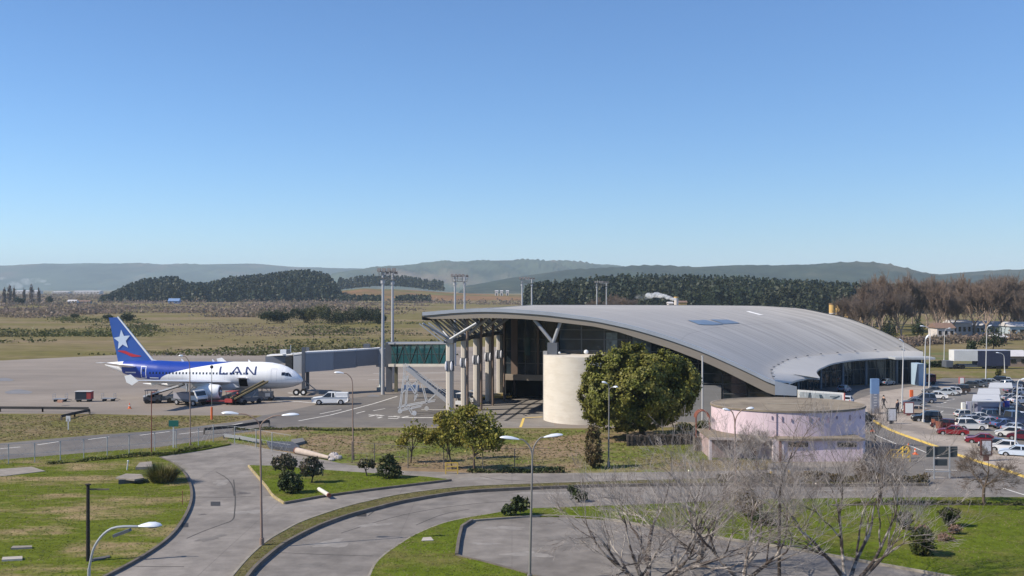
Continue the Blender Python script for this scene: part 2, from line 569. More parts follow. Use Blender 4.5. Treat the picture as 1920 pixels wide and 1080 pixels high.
# yard below the terminal: baggage lane with black tyre tracks and slab joints
flat("road", [(836, 800), (870, 775), (905, 745), (945, 738), (1020, 738), (1040, 800)], 0.016, mat("yard_concrete", (0.21, 0.192, 0.175), 0.85, var=0.2, scale=0.4))
mk = MB()
for off in (0, 23):
    c = catmull([G(u + off, v, 0.021) for u, v in ((925, 789), (945, 776), (965, 762), (985, 752), (1005, 745))], 5)
    line = [(0, 0)]
    mk.ribbon(c, 0.45, 0.017, 0.021)
for v, a, b in ((776, 880, 1012), (764, 893, 1013), (755, 905, 1013), (748, 925, 1013), (785, 872, 1000)):
    mk.ribbon([G(a, v), G(b, v)], 0.16, 0.017, 0.0205)
struct(mk.build("tyre_track", mat("black_rubber_mark", (0.03, 0.03, 0.032), 0.8, var=0.2)))
mk = MB(); line_px(mk, [(982, 784), (976, 801)], 0.3, 0.022); line_px(mk, [(985, 783), (1017, 781.5)], 0.4, 0.022)
struct(mk.build("yellow_line", m_yellow))

# raised lawns with kerbs
LAWNS = []
def lawn(name, px, z, m, kerb_px=None, kerb_m=None, n=0, kw=0.16):
    P = poly(px, z, n)
    o = struct(MB().prism(P, -0.3, z, bottom=False).build(name, m))
    LAWNS.append((P, z))
    if kerb_px:
        K = catmull([G(u, v, z) for u, v in kerb_px], 6)
        struct(MB().ribbon(K, kw, -0.2, z + 0.03).build("kerb", kerb_m or m_kerb))
    return o
kl = [(300, 857), (325, 868), (342, 882), (352, 897), (358, 914), (359, 932), (354, 952), (342, 975), (326, 997), (303, 1018), (270, 1040), (235, 1060), (200, 1078), (150, 1104), (60, 1150)]
klw = [tuple(p)[:2] for p in catmull([Vector((u, v, 0)) for u, v in kl], 5)]
lawn("lawn", [(-400, 900), (-300, 888), (0, 862), (160, 849), (300, 838), (380, 826), (425, 826), (432, 832), (380, 842), (315, 851), (290, 855)] + klw + [(-100, 1230), (-700, 1300)], 0.16, m_lawn, kl, m_kerb_dark, kw=0.2)
isl = [(466, 872), (476, 884), (488, 898), (500, 912), (512, 928), (533, 942)]
lawn("lawn", isl + [(600, 930), (700, 916.5), (846, 899), (800, 893.5), (754, 890.5), (700, 887), (640, 883), (569, 877.5), (530, 873.5)], 0.15, m_lawn2, isl, m_oldyellow, kw=0.13)
struct(MB().ribbon([G(u, v, .15) for u, v in ((533, 942), (600, 930), (700, 916.5), (846, 899))], 0.2, -0.1, 0.19).build("kerb", m_kerb_dark))
up = [(425, 1092), (447, 1065), (470, 1040), (500, 1014), (530, 996), (560, 980), (600, 965), (650, 949), (700, 937), (760, 925), (860, 913), (960, 908), (1060, 904.5), (1180, 901), (1330, 897), (1450, 896), (1600, 896), (1740, 896)]
lo = [(455, 1092), (475, 1066), (500, 1043), (530, 1020), (560, 1003), (600, 984), (650, 966), (700, 952.5), (760, 938), (860, 922), (960, 915.5), (1060, 911.5), (1180, 908), (1330, 907), (1450, 908), (1600, 908), (1740, 907)]
m_strip = mat("strip_grass", (0.10, 0.092, 0.035), 0.95, var=0.45, scale=2.0, col2=(0.12, 0.1, 0.055), s2=0.4, spec=0.05)
cu = [tuple(p)[:2] for p in catmull([Vector((u, v, 0)) for u, v in up], 4)]
cl = [tuple(p)[:2] for p in catmull([Vector((u, v, 0)) for u, v in lo], 4)]
lawn("median", cu + cl[::-1], 0.2, m_strip)
struct(MB().ribbon([G(u, v, .2) for u, v in cl], 0.22, -0.1, 0.26).build("kerb", m_kerb_dark))
struct(MB().ribbon([G(u, v, .2) for u, v in cu], 0.18, -0.1, 0.23).build("kerb", m_kerb))
ll = [(690, 1085), (697, 1068), (706, 1053), (722, 1038), (745, 1022), (772, 1005), (800, 992), (832, 980), (870, 971), (900, 966), (935, 960)]
llc = [tuple(p)[:2] for p in catmull([Vector((u, v, 0)) for u, v in ll], 4)]
lawn("lawn", llc + [(885, 976), (866, 988), (860, 1012), (856, 1041), (900, 1051), (960, 1067), (1020, 1084), (1180, 1140), (640, 1170)], 0.12, m_lawn2)
struct(MB().ribbon([G(u, v, .12) for u, v in llc], 0.14, -0.1, 0.125).build("kerb", m_kerb))
struct(MB().ribbon([G(u, v, .12) for u, v in ((885, 976), (866, 988), (860, 1012), (856, 1041))], 0.2, -0.1, 0.24).build("kerb", m_kerb_dark))
struct(MB().ribbon([G(u, v, .12) for u, v in ((856, 1041), (900, 1051), (960, 1067), (1020, 1084), (1180, 1140))], 0.16, -0.1, 0.17).build("kerb", m_kerb_dark))
rl = [(885, 976), (900, 974), (1000, 967), (1060, 967), (1150, 974), (1240, 990), (1340, 1006), (1478, 1026), (1637, 1054), (1800, 1083), (1950, 1112)]
lawn("lawn", [(936, 960), (1000, 953), (1100, 949), (1250, 944), (1400, 936), (1560, 934), (1750, 932), (1920, 932), (2300, 934), (2300, 1200), (1950, 1112)] + rl[::-1][1:], 0.12, m_lawn2)
struct(MB().ribbon(catmull([G(u, v, .12) for u, v in rl], 4), 0.16, -0.1, 0.15).build("kerb", m_kerb))
struct(MB().ribbon([G(u, v, .12) for u, v in ((1560, 948), (1700, 946), (1920, 947), (2200, 948))], 0.25, 0.0, 0.2).build("kerb", m_kerb_dark))
# right-hand side: pavement in front of the terminal, car park, verge
pv = [(1598, 752), (1617, 745), (1647, 735), (1715, 724), (1790, 719), (1900, 711), (1960, 708), (1960, 713), (1900, 719), (1793, 727), (1751, 733), (1703, 751), (1697, 766), (1710, 779), (1730, 792), (1817, 819), (1872, 840), (1960, 872), (2100, 925), (2100, 965), (1920, 892), (1797, 852), (1750, 834), (1665, 803), (1623, 777), (1606, 764)]
MBp = MB().prism(poly(pv, 0.14), -0.2, 0.14, bottom=False)
struct(MBp.build("pavement", m_paving))
mk = MB().ribbon(catmull([G(u, v, .14) for u, v in ((1598, 752), (1606, 764), (1623, 777), (1665, 803), (1750, 834), (1797, 852), (1920, 892), (2100, 965))], 4), 0.3, -0.05, 0.155)
struct(mk.build("kerb", m_yellow))
mk = MB().ribbon(catmull([G(u, v, .14) for u, v in ((1793, 727), (1751, 733), (1703, 751), (1697, 766), (1710, 779), (1730, 792), (1817, 819), (1872, 840), (1960, 872))], 4), 0.25, -0.05, 0.17)
struct(mk.build("kerb", m_kerb))
flat("car_park", [(1793, 727), (1900, 719), (1960, 713), (2400, 690), (2500, 1000), (2100, 925), (1960, 872), (1872, 840), (1817, 819), (1730, 792), (1710, 779), (1697, 766), (1703, 751), (1751, 733)], 0.03, mat("car_park_asphalt", (0.19, 0.178, 0.165), 0.9, var=0.15, scale=0.4, col2=(0.15, 0.14, 0.13), s2=0.1))
lawn("grass_verge", [(1738, 707), (1745, 696), (1770, 692), (1920, 690), (2200, 688), (2200, 708), (1920, 709), (1800, 708)], 0.1, m_verge)
flat("grass_verge", [(1650, 690), (1700, 664), (1780, 660), (1920, 655), (2200, 650), (2200, 685), (1920, 686), (1740, 690)], 0.02, mat("far_verge", (0.10, 0.11, 0.028), 0.95, var=0.3, scale=0.6, col2=(0.15, 0.12, 0.05), s2=0.06))
flat("grass_verge", [(1322, 806), (1600, 800), (1600, 830), (1560, 862), (1310, 862)], 0.026, m_bank)
mk = MB()
for a, b in (((1755, 762), (1835, 770)), ((1740, 755), (1765, 757)), ((1735, 767), (1770, 770)), ((1745, 775), (1800, 778)), ((1775, 751), (1790, 748)), ((1763, 757), (1775, 754)), ((1760, 775), (1768, 771))):
    line_px(mk, [a, b], 0.16, 0.036)
for a, b in (((1700, 833), (1760, 858)), ((1640, 815), (1680, 832)), ((1880, 915), (1990, 950)), ((1735, 880), (1800, 882))):
    line_px(mk, [a, b], 0.16, 0.026)
struct(mk.build("road_marking", m_white))
mk = MB()
for (u, v, a, b) in ((1087, 885, 30, 6), (960, 1000, 70, 9), (910, 1012, 50, 6), (1380, 930, 40, 4)):
    pass
# cracks and tar joints in the concrete road
mk = MB()
for pts in (((372, 932), (420, 933), (470, 931), (520, 929)), ((438, 900), (441, 930), (440, 958), (436, 975), (415, 984), (380, 997), (350, 1010)), ((405, 885), (425, 897), (436, 912), (439, 930)), ((512, 1036), (600, 1040), (700, 1043)), ((246, 1062), (300, 1063), (345, 1063)), ((740, 930), (700, 960), (690, 968)), ((780, 985), (830, 965), (880, 955)), ((640, 1000), (720, 975), (800, 957), (900, 944), (1000, 938)), ((900, 893), (940, 900), (1000, 903))):
    mk.ribbon(catmull([G(u, v) for u, v in pts], 4), 0.09, 0.015, 0.0215)
struct(mk.build("tar_joint", mat("tar_line", (0.07, 0.065, 0.06), 0.9, var=0.3, scale=2)))
mk = MB()
mk.sheet([G(u, v, .04) for u, v in ((1440, 869), (1620, 862), (1655, 864), (1655, 871), (1600, 874), (1440, 880))], 0.04)
struct(mk.build("pavement", mat("annex_apron", (0.23, 0.205, 0.18), 0.9, var=0.2, scale=0.8)))

# repairs, stains and worn streaks on the roads
rp_ = random.Random(19)
def blotch(u, v, a, b, z, n=22, rough=.25, ang=0.0):
    c = G(u, v); k = c.y / F; out = []
    ph = [rp_.uniform(0, 6.28) for _ in range(4)]
    for i in range(n):
        t_ = 6.283 * i / n; q = 1 + rough * (math.sin(2 * t_ + ph[0]) * .5 + math.sin(3 * t_ + ph[1]) * .4 + math.sin(5 * t_ + ph[2]) * .3 + math.sin(8 * t_ + ph[3]) * .2)
        x, y = a * k * q * math.cos(t_), b * k * q * math.sin(t_)
        out.append((c.x + x * math.cos(ang) - y * math.sin(ang), c.y + x * math.sin(ang) + y * math.cos(ang)))
    return out
m_patch = [mat("dark_repair", (0.16, 0.146, 0.133), 0.9, var=0.25, scale=1.2), mat("pale_repair", (0.236, 0.217, 0.198), 0.9, var=0.22, scale=1.2), mat("oil_stain", (0.11, 0.098, 0.09), 0.75, var=0.3, scale=1.5)]
PT = [(415, 905, 16, 22, 1, .1), (470, 960, 30, 18, 1, .5), (455, 925, 9, 12, 2, 0), (380, 965, 5, 6, 2, 0), (395, 1010, 24, 14, 0, .9), (560, 950, 26, 9, 1, .4), (700, 935, 40, 8, 1, .25), (900, 898, 50, 9, 1, .05), (820, 945, 44, 10, 0, .3), (620, 1020, 40, 22, 1, .6), (585, 1060, 26, 16, 0, .8), (700, 985, 30, 12, 1, .5), (1010, 925, 50, 9, 1, .1), (1150, 890, 60, 6, 1, 0), (1560, 920, 60, 7, 1, 0), (1750, 920, 40, 6, 0, 0), (940, 990, 36, 14, 1, 0), (1080, 1010, 60, 20, 0, 0), (990, 1040, 40, 18, 1, .1), (910, 1020, 20, 10, 1, 0), (1240, 1040, 60, 20, 1, 0), (330, 865, 20, 5, 1, 0), (520, 860, 36, 5, 1, 0), (440, 870, 24, 8, 1, 0), (590, 880, 3, 3, 2, 0), (640, 870, 40, 3, 0, 0)]
for i, (u, v, a, b, k, an) in enumerate(PT):
    struct(MB().sheet(blotch(u, v, a, b, 0, n=40, rough=.55, ang=an), .0195 + .0006 * (i % 7)).build("road_patch", m_patch[k]))
for i, (u, v, w_, h_) in enumerate(((404, 945, 9, 4), (345, 985, 8, 4), (760, 905, 8, 3), (678, 965, 9, 4))):
    P = [G(u + a * w_, v + b * h_) for a, b in ((-1, 1), (1, 1), (1, -1), (-1, -1))]
    struct(MB().sheet(P, .0245).build("drain_grate", mat("iron_grate", (.05, .045, .04), .6, var=.3, scale=8)))
# ================================================================== terminal
m_roof = None
def roof_extra(t, L, tc, out, b):
    uv = t.nodes.new("ShaderNodeUVMap"); uv.uv_map = "UVMap"
    sx = t.nodes.new("ShaderNodeSeparateXYZ"); L(uv.outputs[0], sx.inputs[0])
    cur = out
    for ch, step, w, k in ((1, 0.6, 0.05, 0.93), (1, 7.2, 0.11, 0.82), (0, 12.0, 0.10, 0.88)):
        a = t.nodes.new("ShaderNodeMath"); a.operation = 'PINGPONG'; a.inputs[1].default_value = step / 2
        L(sx.outputs[ch], a.inputs[0])
        c = t.nodes.new("ShaderNodeMath"); c.operation = 'LESS_THAN'; c.inputs[1].default_value = w
        L(a.outputs[0], c.inputs[0])
        mr = t.nodes.new("ShaderNodeMapRange"); mr.inputs["To Min"].default_value = 1; mr.inputs["To Max"].default_value = k
        L(c.outputs[0], mr.inputs["Value"])
        vm = t.nodes.new("ShaderNodeVectorMath"); vm.operation = 'SCALE'
        L(cur, vm.inputs[0]); L(mr.outputs[0], vm.inputs["Scale"])
        cur = vm.outputs[0]
    # stripes of weathering that run down the seams
    mp = t.nodes.new("ShaderNodeMapping"); mp.inputs["Scale"].default_value = (0.05, 1.4, 1)
    L(uv.outputs[0], mp.inputs[0])
    n = t.nodes.new("ShaderNodeTexNoise"); n.inputs["Scale"].default_value = 1.0; n.inputs["Detail"].default_value = 6
    L(mp.outputs[0], n.inputs["Vector"])
    mr = t.nodes.new("ShaderNodeMapRange"); mr.inputs["From Min"].default_value = .3; mr.inputs["From Max"].default_value = .7
    mr.inputs["To Min"].default_value = .78; mr.inputs["To Max"].default_value = 1.14
    L(n.outputs["Fac"], mr.inputs["Value"])
    vm = t.nodes.new("ShaderNodeVectorMath"); vm.operation = 'SCALE'
    L(cur, vm.inputs[0]); L(mr.outputs[0], vm.inputs["Scale"])
    return vm.outputs[0]
m_roof = mat("roof_metal", (0.385, 0.366, 0.345), 0.65, 0.0, var=0.05, scale=0.15, spec=0.2, extra=roof_extra)
m_canopy = mat("canopy_metal", (0.41, 0.40, 0.385), 0.6, 0.0, var=0.06, scale=0.2, spec=0.35)
m_gutter = mat("gutter_metal", (0.30, 0.33, 0.38), 0.45, 0.0, var=0.12, scale=0.5, spec=0.4)
m_fascia = mat("fascia_board", (0.235, 0.208, 0.18), 0.8, var=0.14, scale=0.4, stretch=(0.2, 0.2, 1))
m_soffit = mat("soffit_board", (0.06, 0.05, 0.042), 0.8, var=0.2, scale=0.5)
m_glass = mat("dark_glass", (0.012, 0.02, 0.024), 0.06, var=0.6, scale=0.2, spec=0.6)
m_glass_side = mat("facade_glass", (0.02, 0.03, 0.038), 0.05, var=0.8, scale=0.35, spec=0.5)
m_mull = mat("mullion_metal", (0.09, 0.095, 0.10), 0.5, var=0.1)
def courses(t, L, tc, out, b):
    sx = t.nodes.new("ShaderNodeSeparateXYZ"); L(tc.outputs["Object"], sx.inputs[0])
    a = t.nodes.new("ShaderNodeMath"); a.operation = 'PINGPONG'; a.inputs[1].default_value = 0.2; L(sx.outputs[2], a.inputs[0])
    c = t.nodes.new("ShaderNodeMath"); c.operation = 'LESS_THAN'; c.inputs[1].default_value = .018; L(a.outputs[0], c.inputs[0])
    mr = t.nodes.new("ShaderNodeMapRange"); mr.inputs["To Min"].default_value = 1; mr.inputs["To Max"].default_value = .93; L(c.outputs[0], mr.inputs["Value"])
    vm = t.nodes.new("ShaderNodeVectorMath"); vm.operation = 'SCALE'; L(out, vm.inputs[0]); L(mr.outputs[0], vm.inputs["Scale"])
    return vm.outputs[0]
m_cream = mat("cream_concrete", (0.60, 0.555, 0.49), 0.85, var=0.05, scale=0.8, bump=0.05, col2=(0.56, 0.51, 0.44), s2=0.5, stretch=(1, 1, 2.2), extra=courses)
m_colconc = mat("column_concrete", (0.47, 0.43, 0.38), 0.85, var=0.12, scale=0.6, stretch=(1, 1, 0.3))
m_colbrown = mat("brown_column", (0.17, 0.125, 0.10), 0.85, var=0.15, scale=0.6)
m_steel = mat("grey_steel", (0.30, 0.31, 0.33), 0.5, 0.3, var=0.1)
m_steel_dark = mat("dark_steel", (0.11, 0.12, 0.14), 0.5, 0.2, var=0.1)
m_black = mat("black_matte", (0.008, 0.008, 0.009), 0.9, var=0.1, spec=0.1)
m_louver = mat("grey_louvre", (0.20, 0.20, 0.205), 0.6, var=0.12, scale=0.5, stretch=(0.1, 0.1, 6))
m_teal = mat("teal_glass", (0.012, 0.05, 0.055), 0.08, var=0.6, scale=0.5, spec=0.6)

PP = G(1022, 787)                                    # foot of the gable pillar
av = Vector((0.965, -0.262, 0)).normalized()          # airside -> landside
bv = Vector((0.262, 0.965, 0)).normalized()           # along the building, away
def gable(u):
    k = (u - CX) / F
    s = (k * PP.y - PP.x) / (av.x - k * av.y)
    return PP + av * s
def gz(u, v):
    p = gable(u)
    return Vector((p.x, p.y, H - (v - CY) * p.y / F))
A0, A1 = gz(793, 586), Vector((4.0, 190.0, 13.3))
E0 = gz(1453, 718)
EH = E0.z
Epx = [(1447, 698.6), (1461, 688), (1479, 679), (1503, 674), (1542.6, 669), (1582, 666), (1624, 663.4), (1680, 661.8), (1731, 661.5)]
E = [Vector((E0.x, E0.y, 0))] + [Vector((*G(u, v, EH)[:2], 0)) for u, v in Epx]
E = catmull(E, 6)
eb = [p.dot(bv) for p in E]
for i in range(1, len(eb)): eb[i] = max(eb[i], eb[i - 1] + 1e-3)
NEARQ = [0, .7, 4.3, 8.2, 12, 16.5, 21.3, 28, 33, 36, 40, 44]
NEARH = [5.25, 5.7, 7.4, 9.1, 10.45, 11.75, 12.75, 13.5, 13.8, 13.85, 13.65, 13.25]
FARQ = [0, 3.7, 6.9, 12.2, 20, 27, 35, 43.6, 55, 69]
FARH = [5.3, 7.5, 9.1, 11.2, 12.9, 13.3, 13.35, 13.35, 13.35, 13.3]
def smooth_interp(q, Q, Hh):
    r = 0
    for o in (-1.2, -.6, 0, .6, 1.2): r += np.interp(max(q + o, 0), Q, Hh) / 5
    return float(r)
NT, NQ = 40, 44
rows = []
for i in range(NT + 1):
    t = i / NT
    B = eb[0] + (eb[-1] - eb[0]) * t
    ex = float(np.interp(B, eb, [p.x for p in E])); ey = float(np.interp(B, eb, [p.y for p in E]))
    a = A0.lerp(A1, t); e = Vector((ex, ey, 0)); a2 = Vector((a.x, a.y, 0))
    L_ = (e - a2).length
    row = []
    for j in range(NQ + 1):
        q = L_ * (j / NQ) ** 1.25
        p = e.lerp(a2, q / L_)
        hn = smooth_interp(q * 44 / max(L_, 44) if L_ > 44 else q, NEARQ, NEARH) if L_ <= 44.5 else smooth_interp(q if q < 20 else 20 + (q - 20) * 24 / (L_ - 20), NEARQ, NEARH)
        hf = smooth_interp(q if q < 20 else 20 + (q - 20) * 49 / (L_ - 20), FARQ, FARH)
        row.append(Vector((p.x, p.y, hn + (hf - hn) * t)))
    rows.append(row)
term = thing("airport_terminal", "long airport terminal with a curved grey metal roof, glass walls and a cream stair drum", "terminal building", PP)
def grid_obj(name, rws, m, uv=True, smooth=True):
    mb = MB().grid(rws)
    o = mb.build(name, m, term, smooth=smooth)
    if uv:
        me = o.data; ul = me.uv_layers.new(name="UVMap")
        n = len(rws[0])
        U = [(0.0,) * n]
        co = []
        for i, r in enumerate(rws):
            d = 0.0
            for j, p in enumerate(r):
                if j: d += (r[j] - r[j - 1]).length
                co.append((d, 80.0 * i / (len(rws) - 1)))
        for lp in me.loops: ul.data[lp.index].uv = co[lp.vertex_index]
    return o
def flipcheck(rws): 
    return [r[::-1] for r in rws]
roof = grid_obj("roof", rows, m_roof)
bv_v = [p for r in rows for p in r]; nq = NQ + 1
bv_f = [(i * nq + j, i * nq + j + 1, (i + 1) * nq + j + 1, (i + 1) * nq + j) for i in range(NT) for j in range(NQ)]
ROOF = BVHTree.FromPolygons(bv_v, bv_f)
def roof_h(x, y, default=12.0):
    h = ROOF.ray_cast(Vector((x, y, 60)), Vector((0, 0, -1)))
    return h[0].z if h[0] is not None else default
def roof_hit(u, v):
    d = Vector(((u - CX) / F, 1, -(v - CY) / F)).normalized()
    h = ROOF.ray_cast(Vector((0, 0, H)), d)
    return h[0], h[1]
# soffit below
grid_obj("soffit", [[p - Vector((0, 0, 0.85 + 0.25 * min(1, j / 6))) for j, p in enumerate(r)] for r in rows], m_soffit, uv=False)
# gable edge: gutter strip + beige fascia
near = rows[0]
botpx = [(793, 592), (806, 598), (850, 598), (917, 596), (983, 598), (1050, 604.5), (1117, 612.5), (1159, 625 - 3), (1258, 654), (1317, 677), (1357, 695), (1436, 735), (1453, 741)]
def bot_z(p):
    u = CX + F * p.x / p.y
    v = np.interp(u, [b[0] for b in botpx], [b[1] for b in botpx])
    return H - (v - CY) * p.y / F
fv = -bv
rw = []
for p in near:
    zb = min(bot_z(p), p.z - 0.5)
    o = -bv * 0.12
    rw.append([p + Vector((0, 0, -0.32)), Vector((p.x, p.y, p.z - .32)) + o, Vector((p.x, p.y, zb)) + o, Vector((p.x, p.y, zb)) + bv * 0.55, Vector((p.x, p.y, p.z - .5)) + bv * .55])
MB().grid(rw).build("fascia", m_fascia, term)
rw = [[p + Vector((0, 0, .10)) + bv * .25, p + Vector((0, 0, .10)) - bv * .28, p + Vector((0, 0, -.36)) - bv * .28, p + Vector((0, 0, -.36)) - bv * .10] for p in near]
MB().grid(rw).build("gutter", m_gutter, term)
# end of the fascia at the landside corner
mb = MB(); c = near[0]
q2 = G(1494, 741.5, c.z - 1.6)
dd = Vector((q2.x - c.x, q2.y - c.y, 0))
mb.add([c + Vector((0, 0, .1)) - bv * .28, c + dd + Vector((0, 0, -.55)), c + dd + Vector((0, 0, -1.65)), c + Vector((0, 0, -1.55)) - bv * .28], [(0, 1, 2, 3)])
mb.build("end_panel", m_gutter, term)
# airside and far edge strips
def edge_strip(pts, outv, name):
    rw = [[p + Vector((0, 0, .06)) + outv * -.2, p + Vector((0, 0, .06)) + outv * .15, p + Vector((0, 0, -.9)) + outv * .15, p + Vector((0, 0, -1.0)) - outv * .4] for p in pts]
    MB().grid(rw).build(name, m_gutter, term)
edge_strip([r[-1] for r in rows], -av, "eave_strip")
edge_strip(rows[-1], bv, "gable_strip")
# canopy along the concave landside eave
cpx = [(1479, 718.5, 4.55), (1495, 712.5, 4.5), (1511, 709.5, 4.5), (1526, 708.6, 4.5), (1537, 708.4, 4.5), (1533, 702, 4.5), (1531, 697, 4.5), (1535, 692.5, 4.5), (1543, 688.5, 4.5), (1562, 681, 4.5), (1598, 675, 4.55), (1640, 672, 4.6), (1690, 669.5, 4.7), (1731, 667.5, 4.8)]
CO = catmull([G(u, v, h) for u, v, h in cpx], 5)
ne = len(CO)
Ein = []
# match along-eave positions
acc = [0.0]
for i in range(1, len(E)): acc.append(acc[-1] + (E[i] - E[i - 1]).length)
acc2 = [0.0]
for i in range(1, ne): acc2.append(acc2[-1] + (CO[i] - CO[i - 1]).length)
keyo = [0, .18, .33, .42, .55, .75, 1.0]; keyi = [0, .20, .30, .36, .50, .74, 1.0]
rw = []
for i in range(ne):
    f = acc2[i] / acc2[-1]
    s = float(np.interp(f, keyo, keyi)) * acc[-1]
    ex = float(np.interp(s, acc, [p.x for p in E])); ey = float(np.interp(s, acc, [p.y for p in E]))
    a = Vector((ex, ey, roof_h(ex + .25 * (A0.x - ex) / 40, ey + .02, EH) - .04)); b = CO[i]
    rw.append([a, a.lerp(b, .5) + Vector((0, 0, .06)), b, b - Vector((0, 0, .22)), a.lerp(b, .5) - Vector((0, 0, .45)), a - Vector((0, 0, .55))])
MB().grid(rw).build("canopy", m_canopy, term, smooth='auto')
# snow-guard like row of small dark vents along the eave
for k in range(14):
    s = acc[-1] * (.06 + .068 * k)
    p = Vector((float(np.interp(s, acc, [q.x for q in E])), float(np.interp(s, acc, [q.y for q in E])), EH + .12))
    w_ = MB().box(Vector((p.x, p.y, roof_h(p.x - .4, p.y + .4, EH) + .06)), (.3, .3, .12)); w_.build("roof_vent", m_steel_dark, term)
# skylights
m_sky = mat("blue_skylight", (0.16, 0.195, 0.245), 0.3, var=0.15, scale=0.4, spec=0.5)
for qd in (((1289, 601), (1322, 600.3), (1357, 608.5), (1310, 609)), ((1331, 599.5), (1365, 600), (1387, 606.5), (1357, 608))):
    ps = []
    for u, v in qd:
        h, n = roof_hit(u, v)
        ps.append(h)
    ce = sum(ps, Vector()) / 4
    n = (ps[1] - ps[0]).cross(ps[3] - ps[0]).normalized()
    if n.z < 0: n = -n
    mb = MB(); nn = 6
    rr = []
    for i in range(nn + 1):
        r_ = []
        for j in range(nn + 1):
            p = ps[0].lerp(ps[1], i / nn).lerp(ps[3].lerp(ps[2], i / nn), j / nn)
            r_.append(Vector((p.x, p.y, roof_h(p.x, p.y, p.z) + .07)))
        rr.append(r_)
    mb.grid(rr)
    o = mb.build("skylight", m_sky, term)
# white standing ridge strip
rr = []
for i in range(9):
    h, n = roof_hit(1402 + 26 * i / 8, 584.5 + 7 * i / 8)
    if h: rr.append([h + Vector((-.35, 0, .08)), h + Vector((.35, 0, .08))])
if len(rr) > 1: MB().grid(rr).build("flashing", mat("white_flashing", (0.7, 0.7, 0.7), .5), term)

def wall_strip(name, pts, m, z0=0.0, top=None, sub=10, gap=1.15, mull=None, hl=None, thick=.15):
    """glass wall along plan points up to the soffit, with mullions as one grille part"""
    P = []
    for a, b in zip(pts[:-1], pts[1:]):
        for k in range(sub): P.append(a.lerp(b, k / sub))
    P.append(pts[-1])
    tz = [top if top is not None else roof_h(p.x, p.y, 6) - gap for p in P]
    MB().grid([[Vector((p.x, p.y, z0)), Vector((p.x, p.y, max(z, z0 + .05)))] for p, z in zip(P, tz)]).build(name, m, term)
    if mull or hl:
        mb = MB()
        if mull:
            for i in range(0, len(P), mull):
                if tz[i] > z0 + .3: mb.beam((P[i].x, P[i].y, z0), (P[i].x, P[i].y, tz[i]), .14, .14)
        for h in (hl or []):
            for i in range(len(P) - 1):
                if tz[i] > h and tz[i + 1] > h: mb.beam((P[i].x, P[i].y, h), (P[i + 1].x, P[i + 1].y, h), .12, .10)
        if mb.v: mb.build("glazing_bars", m_mull, term)

rec = bv * 2.6
w0 = PP + av * 1.2 + rec; w1 = PP + av * 27.5 + rec
wall_strip("glass_wall", [w0, w1], m_glass_side, z0=2.9, sub=36, mull=4, hl=[3.6, 4.8, 6.0, 7.2, 8.6, 10.0, 11.2])
# louvred plinth and the right-hand grey louvres below the glass
wall_strip("plinth_wall", [w0, PP + av * 14 + rec], mat("plinth_dark", (0.05, 0.05, 0.052), .7), z0=0, top=2.9, sub=2)
wall_strip("louvre_wall", [PP + av * 14 + rec, w1], m_louver, z0=0, top=2.9, sub=4, mull=2, hl=[1.45])
lv0, lv1 = PP + av * 13.2 + rec - bv * .2, PP + av * 21.5 + rec - bv * .2
mb = MB().grid([[Vector((p.x, p.y, 0)), Vector((p.x, p.y, h))] for p, h in ((lv0, 4.6), (lv1, 4.6))]); mb.build("louvre_wall", m_louver, term)
# two grey reflections of the glass, painted as paler panels just in front
for s, wd, z0_, z1_ in ((7.3, 1.4, 8.1, 10.9), (10.6, 2.2, 8.4, 10.6)):
    p = PP + av * s + rec - bv * .03
    MB().grid([[Vector((p.x, p.y, z0_)), Vector((p.x, p.y, z1_))], [Vector(((p + av * wd).x, (p + av * wd).y, z0_)), Vector(((p + av * wd).x, (p + av * wd).y, z1_))]]).build("painted_reflection", mat("reflection_grey", (0.10, 0.125, 0.13), .4, var=.8, scale=1.6), term)
# recessed baggage bay between airside columns and the pillar
bay = bv * 21
b0, b1 = PP + av * 1.2 + bay, PP - av * 11 + bay
wall_strip("bay_side_wall", [w0, b0], m_glass, z0=0, sub=8, mull=2, hl=[3.9, 7])
wall_strip("bay_glass", [b0, b1], m_glass_side, z0=3.7, sub=24, mull=3, hl=[5.4, 7.2, 9])
MB().box((b0 + b1) / 2 - bv * .25 + Vector((0, 0, 3.35)), ((b0 - b1).length, .5, .85), rz=math.atan2(av.y, av.x)).build("bay_beam", mat("beige_beam", (.3, .25, .2), .85), term)
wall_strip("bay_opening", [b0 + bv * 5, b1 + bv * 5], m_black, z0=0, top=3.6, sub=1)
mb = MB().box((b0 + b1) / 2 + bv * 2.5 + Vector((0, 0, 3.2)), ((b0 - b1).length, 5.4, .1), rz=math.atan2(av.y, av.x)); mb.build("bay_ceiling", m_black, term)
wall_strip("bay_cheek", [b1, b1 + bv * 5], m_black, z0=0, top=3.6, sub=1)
for s, wd, m_ in ((-7.6, .9, m_teal), (-4.4, .7, m_teal), (-2.6, .55, m_colbrown), (-.3, .5, m_colbrown), (-9.6, 1.0, m_colbrown), (-6, .35, m_colbrown)):
    p = PP + av * s + bay - bv * .12
    z1_ = 9.3 if m_ is m_teal else roof_h(p.x, p.y) - 1.2
    z0_ = 6.6 if m_ is m_teal else 3.8
    MB().box(p + Vector((0, 0, (z0_ + z1_) / 2)), (wd, .12, z1_ - z0_), rz=math.atan2(av.y, av.x)).build("bay_panel", m_, term)
fac = []
for i in range(0, len(E)):
    s = acc[i] / acc[-1]
    d = (E[min(i + 1, len(E) - 1)] - E[max(i - 1, 0)]).normalized()
    nin = Vector((-d.y, d.x, 0))
    ins = 2.2 * (1 - s) + 0.9
    fac.append(E[i] + nin * ins)
fac = [p for p in fac]
fac[0] = w1
